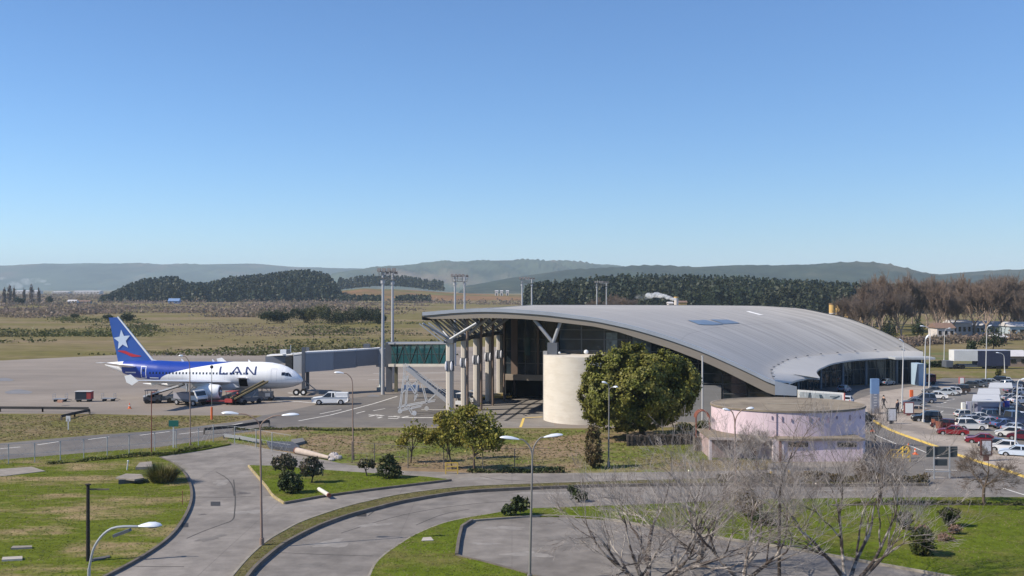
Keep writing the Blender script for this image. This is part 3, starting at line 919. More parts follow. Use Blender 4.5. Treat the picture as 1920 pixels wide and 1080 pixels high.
# airside wall back from the bay, far gable, landside facade
aw = b1
endA = Vector((A1.x, A1.y, 0)) + av * 4.5 - bv * 2
wall_strip("airside_wall", [aw, endA], m_glass, z0=0, sub=14, mull=2, hl=[4, 8])
endE = fac[-1] + Vector((-.3, .6, 0))
wall_strip("far_wall", [endA, endE], m_louver, z0=0, sub=12)
wall_strip("landside_facade", fac, m_glass_side, z0=0, sub=2, mull=3, hl=[2.6, 3.9], gap=1.1)
for i in range(6, len(fac), 6):
    p = fac[i]; d = (E[min(i + 1, len(E) - 1)] - E[i - 1]).normalized(); nin = Vector((-d.y, d.x, 0))
    p = p - nin * 1.2
    MB().cyl(p, .26, 0, roof_h(p.x, p.y, EH) - .95, 12).build("front_column", mat("blue_grey_column", (0.10, 0.13, 0.17), .5), term)
# pale-blue end wall and the thin porch slab at the far right tip
ep = G(1715, 722); 
MB().box(Vector((ep.x + .6, ep.y, 1.85)), (1.25, 3.5, 3.7)).build("end_wall", mat("pale_blue_wall", (0.33, 0.44, 0.56), .7, var=.08), term)
pc = AT(1709, 671, 169)
MB().box((pc.x, pc.y, pc.z), (6.6, 3.2, .35)).build("porch_slab", mat("porch_grey", (.36, .38, .4), .7), term)
# pillar with two struts, capital
ca = 0.0
def strut(a, b, w, name="roof_strut"):
    MB().tube([a, b], w, 10).build(name, m_steel, term, smooth='auto')
pb = PP + bv * .3
MB().box((pb.x, pb.y, 4.3), (.55, .55, 8.6), rz=math.atan2(av.y, av.x)).build("pillar", mat("pillar_steel", (.27, .27, .275), .6), term)
cpz = gz(1035, 655); cap = Vector((cpz.x, cpz.y, 8.9)) + bv * .6
MB().box(cap + Vector((0, 0, -.2)), (1.25, 1.0, 1.9), rz=math.atan2(av.y, av.x)).build("capital", m_steel_dark, term)
for u, v in ((999, 600), (1049, 606)):
    e = gz(u, v) + bv * .6; e.z = roof_h(e.x, e.y) - 1.0
    strut(cap + Vector((0, 0, .7)), e, .23)
# airside columns with V struts, lamp bands
C1 = gable(843.5)
adir = (Vector((A1.x, A1.y, 0)) - Vector((A0.x, A0.y, 0))).normalized()
CAPZ = H - (641 - CY) * C1.y / F
for k in range(9):
    c = C1 + adir * (6.0 * k)
    if k == 1: c = C1 + adir * 6.3
    MB().cyl(c, .50, 0, CAPZ, 8).build("column", m_colconc, term)
    c2 = c + av * 2.1 + adir * .8
    MB().cyl(c2, .17, 0, roof_h(c2.x, c2.y) - 1.2, 8).build("column", m_colbrown, term)
    top = c + Vector((0, 0, CAPZ))
    MB().box(top + Vector((0, 0, .12)), (1.3, 1.2, .5), rz=math.atan2(av.y, av.x)).build("capital", m_steel_dark, term)
    for da, db in ((-2.9, -2.2), (-2.9, 0.0), (-2.9, 2.2), (3.6, 0.0)):
        e = c + av * da + adir * db
        e.z = roof_h(e.x, e.y, 13.0) - 1.0
        strut(top + Vector((0, 0, .3)), e, .13 if da < 0 else .2)
    for db in (-3.0, -1.5, 1.5, 3.0):
        e = c - av * 3.1 + adir * db; e.z = roof_h(e.x, e.y, 13.0) - 1.0
        strut(top + adir * db + Vector((0, 0, .15)), e, .08)
    # band with pale pods part-way up
    bd = MB().cyl(c, .56, 5.85, 7.15, 8).build("lamp_band", m_steel_dark, term)
    if k < 5:
        for sx_ in (-.35, .38):
            q = c - bv * .5 + av * sx_
            MB().sphere((q.x, q.y, 6.5), (.17, .17, .62), 8, 8).build("lamp_pod", mat("white_pod", (.62, .62, .66), .35), bd, smooth=True)
# edge beam joining the column heads, cladding of sloping soffit blades
e0, e1 = C1 + Vector((0, 0, CAPZ + .1)) - av * .3, C1 + adir * 50 + Vector((0, 0, CAPZ + .1)) - av * .3
MB().beam(e0, e1, .35, .5).build("edge_beam", m_steel_dark, term)
# cream stair drum
dc = G(1100, 797); dr = 80 * 122 / F * 1.0
dcen = Vector((dc.x + .15, dc.y + 5.2, 0))
dm = MB(); dm.cyl(dcen, 5.2, 0, 8.15, 48)
drum = dm.build("stair_drum", m_cream, term, smooth='auto')
for u, v in ((1049, 661.5), (1099, 660)):
    p = AT(u, v, dcen.y - 3.5); MB().sphere(p, .28 if u > 1060 else .14, 8, 6).build("roof_lamp", mat("white_globe", (.75, .75, .75), .4), term)
# ================================================================== hills, far plain
m_hill_far = mat("far_hill_cover", (0.06, 0.075, 0.05), 0.95, var=0.5, scale=0.004, col2=(0.13, 0.105, 0.075), s2=0.0014, mix2=(.5, .64), spec=0.0, detail=10)
m_hill_mid = mat("wooded_hill_cover", (0.024, 0.034, 0.020), 0.95, var=0.55, scale=0.008, col2=(0.06, 0.056, 0.035), s2=0.002, mix2=(.54, .66), spec=0.0, detail=10)
def ridge(px, Y, depth, m, seed, rough=0.05, n=260, k=14, du=0):
    """a range whose skyline passes through the given pixels at distance Y"""
    r = np.random.default_rng(seed)
    us = [p[0] for p in px]; vs = [p[1] for p in px]
    U = np.linspace(us[0], us[-1], n)
    top = H - (np.interp(U, us, vs) - CY) * Y / F
    ker = np.ones(5) / 5
    top = np.convolve(np.pad(top, 2, mode='edge'), ker, 'valid')
    nz = np.zeros(n)
    for f_, a_ in ((7, .5), (17, .3), (43, .2), (90, .12)):
        ph = r.uniform(0, 6.28, 3)
        nz += a_ * np.sin(np.linspace(0, 6.28 * f_, n) + ph[0]) * np.sin(np.linspace(0, 6.28 * f_ * .37, n) + ph[1])
    rws = []
    for j in range(k + 1):
        t = j / k
        prof = math.sin(t * math.pi / 2) ** 1.3
        yy = Y - depth * (1 - t)
        row = []
        for i in range(n):
            spur = 1 + .55 * nz[(i + j * 3) % n] * (1 - t) * prof * 1.6
            y = yy + nz[(i * 2 + j * 5) % n] * depth * .08 * (1 - t)
            row.append((float((U[i] - CX) * Y / F), float(y), float(max(-2, top[i] * prof * spur * (1 + rough * nz[(i * 3) % n] * .25 * (1 if t < 1 else .25))) - 2 * (j == 0))))
        rws.append(row)
    rws.append([(p[0], p[1] + depth * .7, -3) for p in rws[-1]])
    return struct(MB().grid(rws).build("hills", m, smooth=True))
ridge([(-900, 505), (-300, 500), (0, 498), (120, 495), (180, 494), (330, 497), (420, 495), (480, 494), (520, 498), (560, 501), (650, 503), (720, 506), (900, 512), (1100, 520)], 8200, 1500, m_hill_far, 3)
ridge([(600, 536), (640, 514), (690, 504), (730, 499), (760, 497), (800, 493), (830, 491), (870, 491), (900, 489), (960, 488), (1010, 488.5), (1060, 491), (1130, 496), (1200, 505), (1300, 520), (1400, 536)], 5600, 1200, m_hill_far, 5)
ridge([(880, 536), (950, 522), (1050, 508), (1150, 501), (1200, 499.5), (1260, 500.5), (1300, 501), (1340, 499), (1380, 497), (1420, 498.5), (1470, 497), (1540, 496.5), (1600, 496), (1640, 503), (1660, 509), (1700, 513), (1760, 515), (1800, 511), (1850, 508), (1880, 506), (1920, 516), (2000, 512), (2150, 505), (2500, 510)], 3900, 900, m_hill_mid, 9)
# orange-brown open slope between the woods
m_slope = mat("ploughed_slope", (0.20, 0.12, 0.065), 0.95, var=0.3, scale=0.02, col2=(0.13, 0.12, 0.05), s2=0.006, spec=0)
ridge([(600, 556), (640, 545), (680, 541), (760, 543), (850, 549), (930, 552), (1000, 553), (1100, 556), (1150, 560)], 1700, 420, m_slope, 11, rough=.02, n=120, k=6)

# haze
hz = MB(); hz.box((0, 4500, 139), (26000, 10000, 282))
hb = hz.build("haze", [])
mh = bpy.data.materials.new("haze_air"); mh.use_nodes = True
t = mh.node_tree; t.nodes.remove(t.nodes["Principled BSDF"])
pv_ = t.nodes.new("ShaderNodeVolumePrincipled")
pv_.inputs["Color"].default_value = (0.66, 0.83, 1.0, 1)
pv_.inputs["Density"].default_value = 0.000082
pv_.inputs["Anisotropy"].default_value = -0.1
t.links.new(pv_.outputs[0], t.nodes["Material Output"].inputs["Volume"])
hb.data.materials.append(mh)
tag(hb, kind="stuff")
# ================================================================== aircraft
def livery(t, L, tc, out, b):
    sx = t.nodes.new("ShaderNodeSeparateXYZ"); L(tc.outputs["Object"], sx.inputs[0])
    def mth(op, a, b2=None, v=None):
        n = t.nodes.new("ShaderNodeMath"); n.operation = op
        if hasattr(a, 'links'): L(a, n.inputs[0])
        else: n.inputs[0].default_value = a
        if b2 is not None:
            if hasattr(b2, 'links'): L(b2, n.inputs[1])
            else: n.inputs[1].default_value = b2
        return n.outputs[0]
    x, z = sx.outputs[0], sx.outputs[2]
    dz = mth('MAXIMUM', mth('SUBTRACT', z, 3.0), 0.0)
    lim = mth('ADD', mth('MULTIPLY', mth('POWER', dz, 2.0), 1.42), 9.6)
    blue = mth('MULTIPLY', mth('LESS_THAN', x, lim), mth('GREATER_THAN', x, 3.1))
    blue = mth('MULTIPLY', blue, mth('GREATER_THAN', z, mth('SUBTRACT', 3.75, mth('MULTIPLY', x, 0.085))))
    mx = t.nodes.new("ShaderNodeMix"); mx.data_type = 'RGBA'
    L(blue, mx.inputs["Factor"]); L(out, mx.inputs["A"]); mx.inputs["B"].default_value = (0.012, 0.05, 0.32, 1)
    seam = mth('LESS_THAN', mth('PINGPONG', x, 1.1), 0.02)
    belly = mth('LESS_THAN', z, 2.75)
    m2 = t.nodes.new("ShaderNodeMix"); m2.data_type = 'RGBA'
    L(belly, m2.inputs["Factor"]); L(mx.outputs["Result"], m2.inputs["A"]); m2.inputs["B"].default_value = (0.50, 0.51, 0.53, 1)
    sc_ = t.nodes.new("ShaderNodeVectorMath"); sc_.operation = 'SCALE'; L(m2.outputs["Result"], sc_.inputs[0]); L(mth('SUBTRACT', 1.0, mth('MULTIPLY', seam, 0.18)), sc_.inputs["Scale"])
    return sc_.outputs[0]
m_fus = mat("aircraft_skin", (0.86, 0.86, 0.86), 0.3, var=0.02, scale=0.4, spec=0.5, extra=livery)
m_wht = mat("aircraft_white", (0.84, 0.84, 0.84), 0.3, var=0.03, spec=0.5)
m_wing = mat("wing_grey", (0.62, 0.63, 0.65), 0.35, var=0.05, spec=0.5)
m_fin = mat("fin_blue", (0.035, 0.10, 0.36), 0.3, var=0.05, spec=0.5)
m_logo = mat("star_white", (0.55, 0.64, 0.76), 0.35, var=0.03)
m_red = mat("swoosh_red", (0.45, 0.035, 0.05), 0.4, var=0.05)
m_navy = mat("letter_navy", (0.018, 0.035, 0.13), 0.4, var=0.03)
m_win = mat("cabin_window", (0.015, 0.018, 0.03), 0.1, spec=0.6)
m_tyre = mat("tyre_rubber", (0.015, 0.015, 0.016), 0.85, var=0.2)
m_rim = mat("rim_metal", (0.4, 0.4, 0.42), 0.4, 0.4, var=0.1)
m_alu = mat("bare_metal", (0.45, 0.46, 0.48), 0.35, 0.5, var=0.1)

nose = AT(568, 712, 149.5); tail = AT(197, 681, 152.0)
hd = Vector((nose.x - tail.x, nose.y - tail.y, 0)); LEN = hd.length
ac = thing("passenger_aircraft", "white and blue passenger jet with a star on its tail parked at the jet bridge", "aircraft", (tail.x, tail.y, 0), math.atan2(hd.y, hd.x))
ac.scale = (LEN / 31.4,) * 3
ST = [(0, 5.25, .12, .12), (.35, 5.2, .30, .30), (1.3, 5.05, .55, .55), (3, 4.8, .9, .95), (5, 4.5, 1.28, 1.38), (7, 4.2, 1.6, 1.72), (9, 3.95, 1.84, 1.94), (11, 3.75, 1.95, 2.05), (13, 3.7, 1.975, 2.07), (25, 3.7, 1.975, 2.07), (26.6, 3.66, 1.93, 2.02), (28, 3.55, 1.78, 1.84), (29, 3.43, 1.58, 1.6), (30, 3.25, 1.22, 1.22), (30.7, 3.1, .82, .82), (31.15, 3.0, .48, .48), (31.4, 2.95, .06, .06)]
def fus(x):
    xs = [s[0] for s in ST]
    return [float(np.interp(x, xs, [s[k] for s in ST])) for k in (1, 2, 3)]
rws = []
for x in sorted(set(list(np.linspace(0, 31.4, 64)) + [s[0] for s in ST])):
    zc, ry, rz_ = fus(x)
    rws.append([(x, ry * math.cos(a), zc + rz_ * math.sin(a)) for a in np.linspace(0, 2 * math.pi, 33)[:-1]])
MB().grid(rws, closed=True).build("fuselage", m_fus, ac, smooth=True, local=True)
def skin(x, z, off=.02, side=-1):
    """point on the fuselage skin at station x and height z"""
    zc, ry, rz_ = fus(x)
    s = max(-1, min(1, (z - zc) / rz_)); c = math.sqrt(max(0, 1 - s * s))
    n = Vector((0, side * c / ry, s / rz_)).normalized()
    return Vector((x, side * ry * c, zc + rz_ * s)) + n * off
def decal(polys, m, name, parent=ac, off=.02, side=-1, sub=4):
    """flat quads (x, z) wrapped on the skin"""
    mb = MB()
    for q in polys:
        a, b, c, d = [Vector((p[0], p[1], 0)) for p in q]
        rr = []
        for i in range(sub + 1):
            l, r_ = a.lerp(d, i / sub), b.lerp(c, i / sub)
            rr.append([skin(*(l.lerp(r_, j / sub))[:2], off, side) for j in range(sub + 1)])
        mb.grid(rr)
    return mb.build(name, m, parent, local=True)
# lettering: L A N, wrapped on the upper side
lx, zb, zt_ = 18.95, 3.95, 5.12
def Q(x0, x1, z0, z1): return [(x0, z0), (x1, z0), (x1, z1), (x0, z1)]
w = .26
for side, flip in ((-1, 1),):
    decal([Q(lx, lx + w, zb, zt_), Q(lx + w, lx + 1.25, zb, zb + .2)], m_navy, "letter", off=.025)
    a0 = lx + 1.75
    decal([[(a0, zb), (a0 + .3, zb), (a0 + 1.05, zt_), (a0 + .8, zt_)], [(a0 + .8, zt_), (a0 + 1.08, zt_), (a0 + 1.9, zb), (a0 + 1.58, zb)], Q(a0 + .72, a0 + 1.4, zb + .3, zb + .46)], m_navy, "letter", off=.025)
    n0 = lx + 4.1
    decal([Q(n0, n0 + w, zb, zt_), [(n0 + w * .2, zt_ - .05), (n0 + w * 1.1, zt_), (n0 + 1.5, zb), (n0 + 1.22, zb)], Q(n0 + 1.4, n0 + 1.4 + w, zb, zt_ + .05)], m_navy, "letter", off=.025)
win_me = None
for k in range(30):
    x = 8.0 + k * .53
    if 19.0 < x < 19.2: continue
    if win_me is None:
        mb = MB(); mb.box((0, 0, 0), (.22, .03, .30)); w0_ = mb.build("window", m_win, ac, local=True); win_me = w0_
        o = w0_
    else:
        o = win_me.copy(); COL.objects.link(o)
    p = skin(x, 4.12, .0); o.location = p; o.rotation_euler = (R(-10), 0, 0)
m_wfr = mat("door_outline", (.72, .74, .8), .4)
for x0 in (6.45,):
    d_ = decal([Q(x0, x0 + .1, 3.35, 5.0), Q(x0 + .78, x0 + .88, 3.35, 5.0), Q(x0, x0 + .88, 5.0, 5.1), Q(x0, x0 + .88, 3.25, 3.35)], m_wfr, "door_frame")
    decal([Q(x0 + .3, x0 + .58, 4.3, 4.65)], m_win, "door_window", off=.03)
for x0 in (27.0,):
    decal([Q(x0, x0 + .03, 2.95, 4.8), Q(x0 + .8, x0 + .83, 2.95, 4.8), Q(x0, x0 + .83, 4.8, 4.83)], mat("door_seam", (.5, .5, .52), .5), "door_frame")
decal([Q(3.7, 5.6, 4.02, 4.2)], m_wfr, "registration_strip"); decal([Q(7.9, 9.4, 3.28, 3.42)], m_wfr, "registration_strip")
decal([Q(22.6, 23.6, 3.25, 3.4)], mat("grey_script", (.35, .38, .48), .5), "name_script")
decal([Q(28.55, 29.05, 3.85, 4.3), Q(29.1, 29.55, 3.75, 4.22)], m_win, "cockpit_window", off=.03)
decal([[(29.6, 3.7), (30.05, 3.6), (29.75, 4.02), (29.6, 4.14)]], m_win, "cockpit_window", off=.03)
decal([Q(28.5, 29.1, 3.85, 4.3), Q(29.1, 29.6, 3.75, 4.2)], m_win, "cockpit_window", off=.03, side=1)
# open cargo hold
decal([Q(22.0, 23.3, 2.15, 3.3)], m_black, "cargo_opening", off=.03)
cd = MB().add([skin(21.95, 3.35, .02), skin(23.35, 3.35, .02), skin(23.35, 3.35, .02) + Vector((0, -1.15, .25)), skin(21.95, 3.35, .02) + Vector((0, -1.15, .25))], [(0, 1, 2, 3)])
o = cd.build("cargo_door", m_wht, ac, local=True); o.modifiers.new("t", 'SOLIDIFY').thickness = .06
# fin with star and swoosh
def fin(mb, prof, half):
    """prof: list of (x, z); lens-thick prism across y"""
    n = len(prof); vs = [(x, -half(x, z), z) for x, z in prof] + [(x, half(x, z), z) for x, z in prof]
    fs = [tuple(range(n)), tuple(range(2 * n - 1, n - 1, -1))] + [(i, (i + 1) % n, n + (i + 1) % n, n + i) for i in range(n)]
    mb.add(vs, fs)
mb = MB(); fin(mb, [(2.2, 5.6), (.65, 12.5), (2.0, 12.56), (7.6, 5.75)], lambda x, z: .18 - .012 * (z - 5)); mb.build("tail_fin", m_fin, ac, local=True)
mb = MB(); fin(mb, [(7.45, 5.9), (2.0, 12.56), (1.98, 12.66), (2.12, 12.66), (7.75, 6.0), (9.2, 5.72)], lambda x, z: .10); mb.build("fin_leading_edge", m_wht, ac, local=True)
def star(cx, cz, r, tilt):
    pts = []
    for k in range(10):
        a = math.pi / 2 + k * math.pi / 5 + tilt; rr_ = r if k % 2 == 0 else r * .44
        pts.append((cx + rr_ * math.cos(a) * .95, cz + rr_ * math.sin(a) * 1.12))
    return pts
for y in (-.215, .215):
    sp = star(2.85, 9.05, 1.45, .12)
    mb = MB(); mb.add([(2.85, y, 9.05)] + [(x, y, z) for x, z in sp], [(0, 1 + k, 1 + (k + 1) % 10) for k in range(10)]); mb.build("star_emblem", m_logo, ac, local=True)
    mb = MB(); c = catmull([Vector((2.2, y, 7.35)), Vector((3.3, y, 7.15)), Vector((4.4, y, 6.7)), Vector((5.9, y, 6.55))], 5); wd = [.12, .45, .5, .08]
    rr = [[(p.x, p.y, p.z - float(np.interp(i, [0, 5, 10, 15], wd)) / 2), (p.x, p.y, p.z + float(np.interp(i, [0, 5, 10, 15], wd)) / 2)] for i, p in enumerate(c)]
    mb.grid(rr); mb.build("red_swoosh", m_red, ac, local=True)
mb = MB(); fin(mb, [(3.0, 5.2), (3.4, 5.5), (5.2, 5.5), (5.8, 5.1)], lambda x, z: .5)
def lifting(root, tip, th, name, m):
    """root/tip: (xLE, xTE, y, z)"""
    mb = MB(); rr = []
    for k in range(7):
        t_ = k / 6
        le, te, y, z = [root[i] + (tip[i] - root[i]) * t_ for i in range(4)]
        h = th[0] + (th[1] - th[0]) * t_; c = le - te
        rr.append([(te + c * f, y, z + h * g_) for f, g_ in ((0, 0), (.3, .32), (.65, .5), (.9, .36), (1, 0), (.9, -.3), (.65, -.45), (.3, -.25))])
    mb.grid(rr, closed=True)
    n = len(mb.v); mb.f.append(tuple(range(n - 8, n))); mb.m.append(0)
    return mb.build(name, m, ac, smooth='auto', local=True)
for s in (-1, 1):
    lifting((5.9, 2.7, s * .6, 4.9), (3.0, 1.6, s * 6.2, 5.95), (.34, .12), "tailplane", m_wht)
    wg = lifting((20.9, 14.2, s * 1.6, 2.75), (13.2, 11.7, s * 17.0, 4.35), (.85, .16), "wing", m_wing)
    mb = MB(); fin(mb, [(11.6, 4.1), (11.3, 5.0), (12.2, 5.2), (13.3, 4.3), (12.4, 3.7)], lambda x, z: .03)
    mb.v = [(x, y + s * 17.02, z) for x, y, z in mb.v]; mb.build("wing_fence", m_wht, ac, local=True)
    # nacelle
    prof = [(20.6, .78), (20.55, .95), (20.2, 1.07), (19.3, 1.12), (18.2, 1.05), (17.2, .86), (17.1, .62), (16.4, .45), (16.0, .12)]
    mb = MB(); rr = [[(x, s * 5.75 + r_ * math.cos(a), 1.72 + r_ * math.sin(a)) for a in np.linspace(0, 2 * math.pi, 21)[:-1]] for x, r_ in prof]
    mb.grid(rr, closed=True); eng = mb.build("engine", m_wht, ac, smooth='auto', local=True)
    mb = MB(); mb.tube([(20.3, s * 5.75, 1.72), (20.34, s * 5.75, 1.72)], .86, 20); mb.build("fan", m_steel_dark, eng, local=True)
    mb = MB(); mb.tube([(20.6, s * 5.75, 1.72), (20.9, s * 5.75, 1.72)], [.3, .04], 12); mb.build("spinner", m_alu, eng, local=True)
    mb = MB(); fin(mb, [(16.6, 2.6), (17.0, 3.1), (19.0, 3.0), (19.6, 2.75), (17.5, 2.3)], lambda x, z: .16)
    mb.v = [(x, y + s * 5.75, z) for x, y, z in mb.v]; mb.build("pylon", m_wing, ac, local=True)
    for k_ in (8, 12):
        mb = MB(); f_ = (k_ - 1.6) / 15.4; xx = 14.2 - 2.5 * f_; zz = 2.6 + 1.6 * f_
        mb.tube([(xx + 2.2, s * k_, zz - .1), (xx + .5, s * k_, zz - .32), (xx - .9, s * k_, zz - .2)], [.05, .2, .03], 8); mb.build("flap_fairing", m_wht, ac, local=True)
    # main gear
    mb = MB(); mb.tube([(14.6, s * 3.4, 2.6), (14.6, s * 3.8, .55)], .13, 8); mb.beam((15.6, s * 3.2, 2.4), (14.6, s * 3.7, 1.1), .1); lg = mb.build("main_gear", m_alu, ac, local=True)
    for dy in (-.42, .42):
        mb = MB().disc_y((14.6, s * 3.8 + dy, .57), .57, .38, 18); w_ = mb.build("wheel", m_tyre, lg, smooth='auto', local=True)
mb = MB(); mb.tube([(26.3, 0, 2.0), (26.45, 0, .4)], .09, 8); mb.beam((25.3, 0, 1.9), (26.4, 0, .9), .07); lg = mb.build("nose_gear", m_alu, ac, local=True)
for dy in (-.25, .25):
    mb = MB().disc_y((26.45, dy, .38), .38, .2, 16); mb.build("wheel", m_tyre, lg, smooth='auto', local=True)
mb = MB(); fin(mb, [(12.5, 1.95), (14, 1.5), (20.5, 1.5), (22, 2.0), (21, 2.6), (13, 2.6)], lambda x, z: 1.45 if z < 1.7 else 1.7); mb.build("belly_fairing", m_wing, ac, local=True)
for x, z in ((22.9, 5.78), (17.2, 5.8), (12.3, 5.85)):
    mb = MB(); fin(mb, [(x, z - .08), (x - .1, z + .3), (x + .05, z + .3), (x + .4, z - .08)], lambda x, z: .03); mb.build("antenna", m_wht, ac, local=True)

# ================================================================== jet bridge and fixed link
jb = thing("jet_bridge", "grey telescopic jet bridge docked at the aircraft nose", "jet bridge", G(717, 729))
m_jb = mat("bridge_panel", (0.27, 0.285, 0.315), 0.55, var=0.06, scale=0.8, stretch=(4, 4, .3))
m_jb2 = mat("bridge_panel_dark", (0.20, 0.21, 0.235), 0.55, var=0.06, scale=0.8)
m_jbroof = mat("bridge_roof", (0.6, 0.6, 0.6), 0.6, var=0.05)
YR, YL = 163.0, 156.0
def tun(u0, u1, t0, b0_, t1, b1_, Y0, Y1, m, name, depth=2.6):
    mb = MB()
    p = [AT(u0, t0, Y0), AT(u1, t1, Y1), AT(u1, b1_, Y1), AT(u0, b0_, Y0)]
    dd_ = Vector((.05, depth, 0))
    mb.add(p + [q + dd_ for q in p], [(3, 2, 1, 0), (4, 5, 6, 7), (0, 1, 5, 4), (2, 3, 7, 6), (1, 2, 6, 5), (3, 0, 4, 7)])
    o = mb.build(name, m, jb)
    rr = [p[0] + Vector((0, -.08, .01)), p[1] + Vector((0, -.08, .01))]
    mb = MB(); mb.add([rr[0], rr[1], rr[1] + dd_ + Vector((0, .16, .0)), rr[0] + dd_ + Vector((0, .16, 0)), rr[0] + Vector((0, 0, .22)), rr[1] + Vector((0, 0, .22)), rr[1] + dd_ + Vector((0, .16, .22)), rr[0] + dd_ + Vector((0, .16, .22))], [(0, 1, 5, 4), (1, 2, 6, 5), (2, 3, 7, 6), (3, 0, 4, 7), (4, 5, 6, 7)])
    mb.build("tunnel_roof", m_jbroof, o)
    return o
tun(570, 625, 663, 698, 660.5, 694, YL, YL + 2.4, m_jb, "tunnel")
tun(624, 667, 660.5, 693, 658, 689, YL + 2.6, YL + 4.4, m_jb2, "tunnel", 2.3)
tun(666, 710, 658, 687.5, 655, 684, YL + 4.8, YR, m_jb2, "tunnel", 2.1)
# cab with dark bellows and roof canopy reaching over the fuselage
tun(550, 570, 666, 701, 663.5, 700, YL + .3, YL, m_jb, "cab")
mb = MB(); c = AT(545, 683, YL + 2.6); mb.box((c.x, c.y, c.z), (1.0, 3.0, 2.5)); mb.build("bellows", mat("bellows_grey", (.04, .042, .046), .8), jb)
mb = MB()
p = [AT(500, 668, YL + 4.6), AT(548, 665.5, YL + 1.4)]
mb.add([p[0], p[1], p[1] + Vector((0, 3, 0)), p[0] + Vector((0, 2.5, 0))] + [q + Vector((0, 0, .16)) for q in (p[0], p[1], p[1] + Vector((0, 3, 0)), p[0] + Vector((0, 2.5, 0)))], [(0, 1, 5, 4), (1, 2, 6, 5), (2, 3, 7, 6), (3, 0, 4, 7), (4, 5, 6, 7), (3, 2, 1, 0)]); mb.build("cab_canopy", m_jbroof, jb)
mb = MB(); c = AT(522, 674, YL + 5); mb.box((c.x, c.y, c.z), (3.6, 2.2, 1.1)); mb.build("cab_side", m_jb2, jb)
mb = MB(); c = AT(532, 659, YL + 2.5); mb.box((c.x, c.y, c.z), (.95, .8, .55)); mb.build("air_unit", m_wht, jb)
mb = MB(); c = AT(541, 659.5, YL + 2.5); mb.box((c.x, c.y, c.z), (.5, .8, .7)); mb.build("air_unit", m_steel_dark, jb)
mb = MB(); c = AT(545, 660, YL + 2.2); mb.beam(c, c + Vector((0, 0, 1.1)), .12); mb.build("antenna", m_alu, jb)
# leg with wheels under the outer end
a = AT(569, 651, YL - .25); b_ = G(571, 737); b_ = Vector((a.x, a.y, .6))
mb = MB(); mb.beam(a, (a.x, a.y, 1.0), .5, .32); mb.build("lift_column", m_steel_dark, jb)
mb = MB(); mb.beam((a.x, a.y + 3.1, a.z - .2), (a.x, a.y + 3.1, 1.0), .5, .32); mb.build("lift_column", m_steel_dark, jb)
mb = MB(); mb.beam((a.x, a.y - .2, .9), (a.x, a.y + 3.3, .9), .5); mb.beam((a.x + .2, a.y, 2.2), (a.x + 2.4, a.y, .45), .14); mb.beam((a.x + 2.4, a.y, .4), (a.x, a.y, .4), .12); bg_ = mb.build("bogie", m_steel_dark, jb)
for dx in (-1.0, .1):
    mb = MB(); mb.disc_y((a.x + dx, a.y - .4, .52), .52, .35, 16); w_ = mb.build("wheel", m_tyre, bg_, smooth='auto')
    mb = MB(); mb.disc_y((a.x + dx, a.y - .55, .52), .24, .1, 12); mb.build("wheel", m_wht, bg_, smooth='auto')
# roof unit, rotunda and its legs
mb = MB(); c = AT(686, 650, YR); mb.box((c.x, c.y + 1, c.z), (1.0, 1, .75)); mb.build("air_unit", m_steel_dark, jb)
mb = MB(); c = AT(664, 655.5, YR); mb.box((c.x, c.y + 1, c.z), (2.4, .8, .25)); mb.build("cable_tray", m_steel_dark, jb)
rc = AT(716, 685, YR + 1); 
mb = MB(); mb.cyl((rc.x + .3, rc.y, 0), 1.25, AT(716, 688, YR).z, AT(716, 654, YR).z, 20); mb.build("rotunda", m_jb, jb, smooth='auto')
mb = MB(); mb.cyl((rc.x, rc.y, 0), .42, .5, AT(716, 688, YR).z, 14); mb.build("support_column", mat("mint_column", (.45, .52, .5), .6), jb, smooth='auto')
mb = MB(); mb.box((rc.x, rc.y, .25), (1.5, 1.5, .5)); mb.build("footing", m_colconc, jb)
lk = thing("glazed_walkway", "green-tinted glass walkway linking the terminal to the jet bridge", "walkway", G(728, 728))
YA, YB = 160.0, 142.0
def lp(u, v, Y): return AT(u, v, Y)
q = [(733, 645, YA), (838, 644, YB), (838, 683, YB), (733, 682, YA)]
p = [lp(*c) for c in q]; off = Vector((.9, 2.6, 0))
mb = MB(); mb.add(p + [x + off for x in p], [(3, 2, 1, 0), (4, 5, 6, 7), (3, 0, 4, 7), (0, 1, 5, 4)]); mb.build("glass", m_teal, lk)
def band(v0, v1, m, name, grow_=.15):
    a = [lp(728, v0, YA), lp(838, v0 - .3, YB), lp(838, v1 - .3, YB), lp(728, v1, YA)]
    o_ = Vector((0, -grow_, 0)); f_ = off + Vector((0, grow_, 0))
    MB().add([x + o_ for x in a] + [x + f_ for x in a], [(3, 2, 1, 0), (4, 5, 6, 7), (0, 1, 5, 4), (2, 3, 7, 6), (1, 2, 6, 5), (3, 0, 4, 7)]).build(name, m, lk)
band(642.5, 645.5, m_jb2, "walkway_roof"); band(682.5, 687.5, mat("walkway_floor", (.36, .34, .31), .7), "walkway_floor")
mb = MB()
def tq(f, g_): return p[0].lerp(p[1], f).lerp(p[3].lerp(p[2], f), g_) + Vector((0, -.09, 0))
for i in range(9):
    f = i / 8
    mb.beam(tq(f, .02), tq(f, .98), .16)
    if i < 8: mb.beam(tq(f, .04 if i % 2 == 0 else .96), tq(f + .125, .96 if i % 2 == 0 else .04), .15)
mb.beam(tq(0, .5), tq(1, .5), .08)
mb.build("truss", mat("truss_green", (.03, .045, .048), .5), lk)
mb = MB(); c = lp(729, 664, YA); mb.box((c.x, c.y + 1.3, c.z), (1.1, 3, 3.6)); mb.build("end_frame", m_steel_dark, lk)
for u, wd in ((729, .95), (742, .5)):
    c = lp(u, 688, YA); MB().box((c.x, c.y + .5, c.z / 2), (wd, .7, c.z)).build("support_column", m_steel_dark if u < 735 else mat("olive_column", (.16, .15, .1), .7), lk)

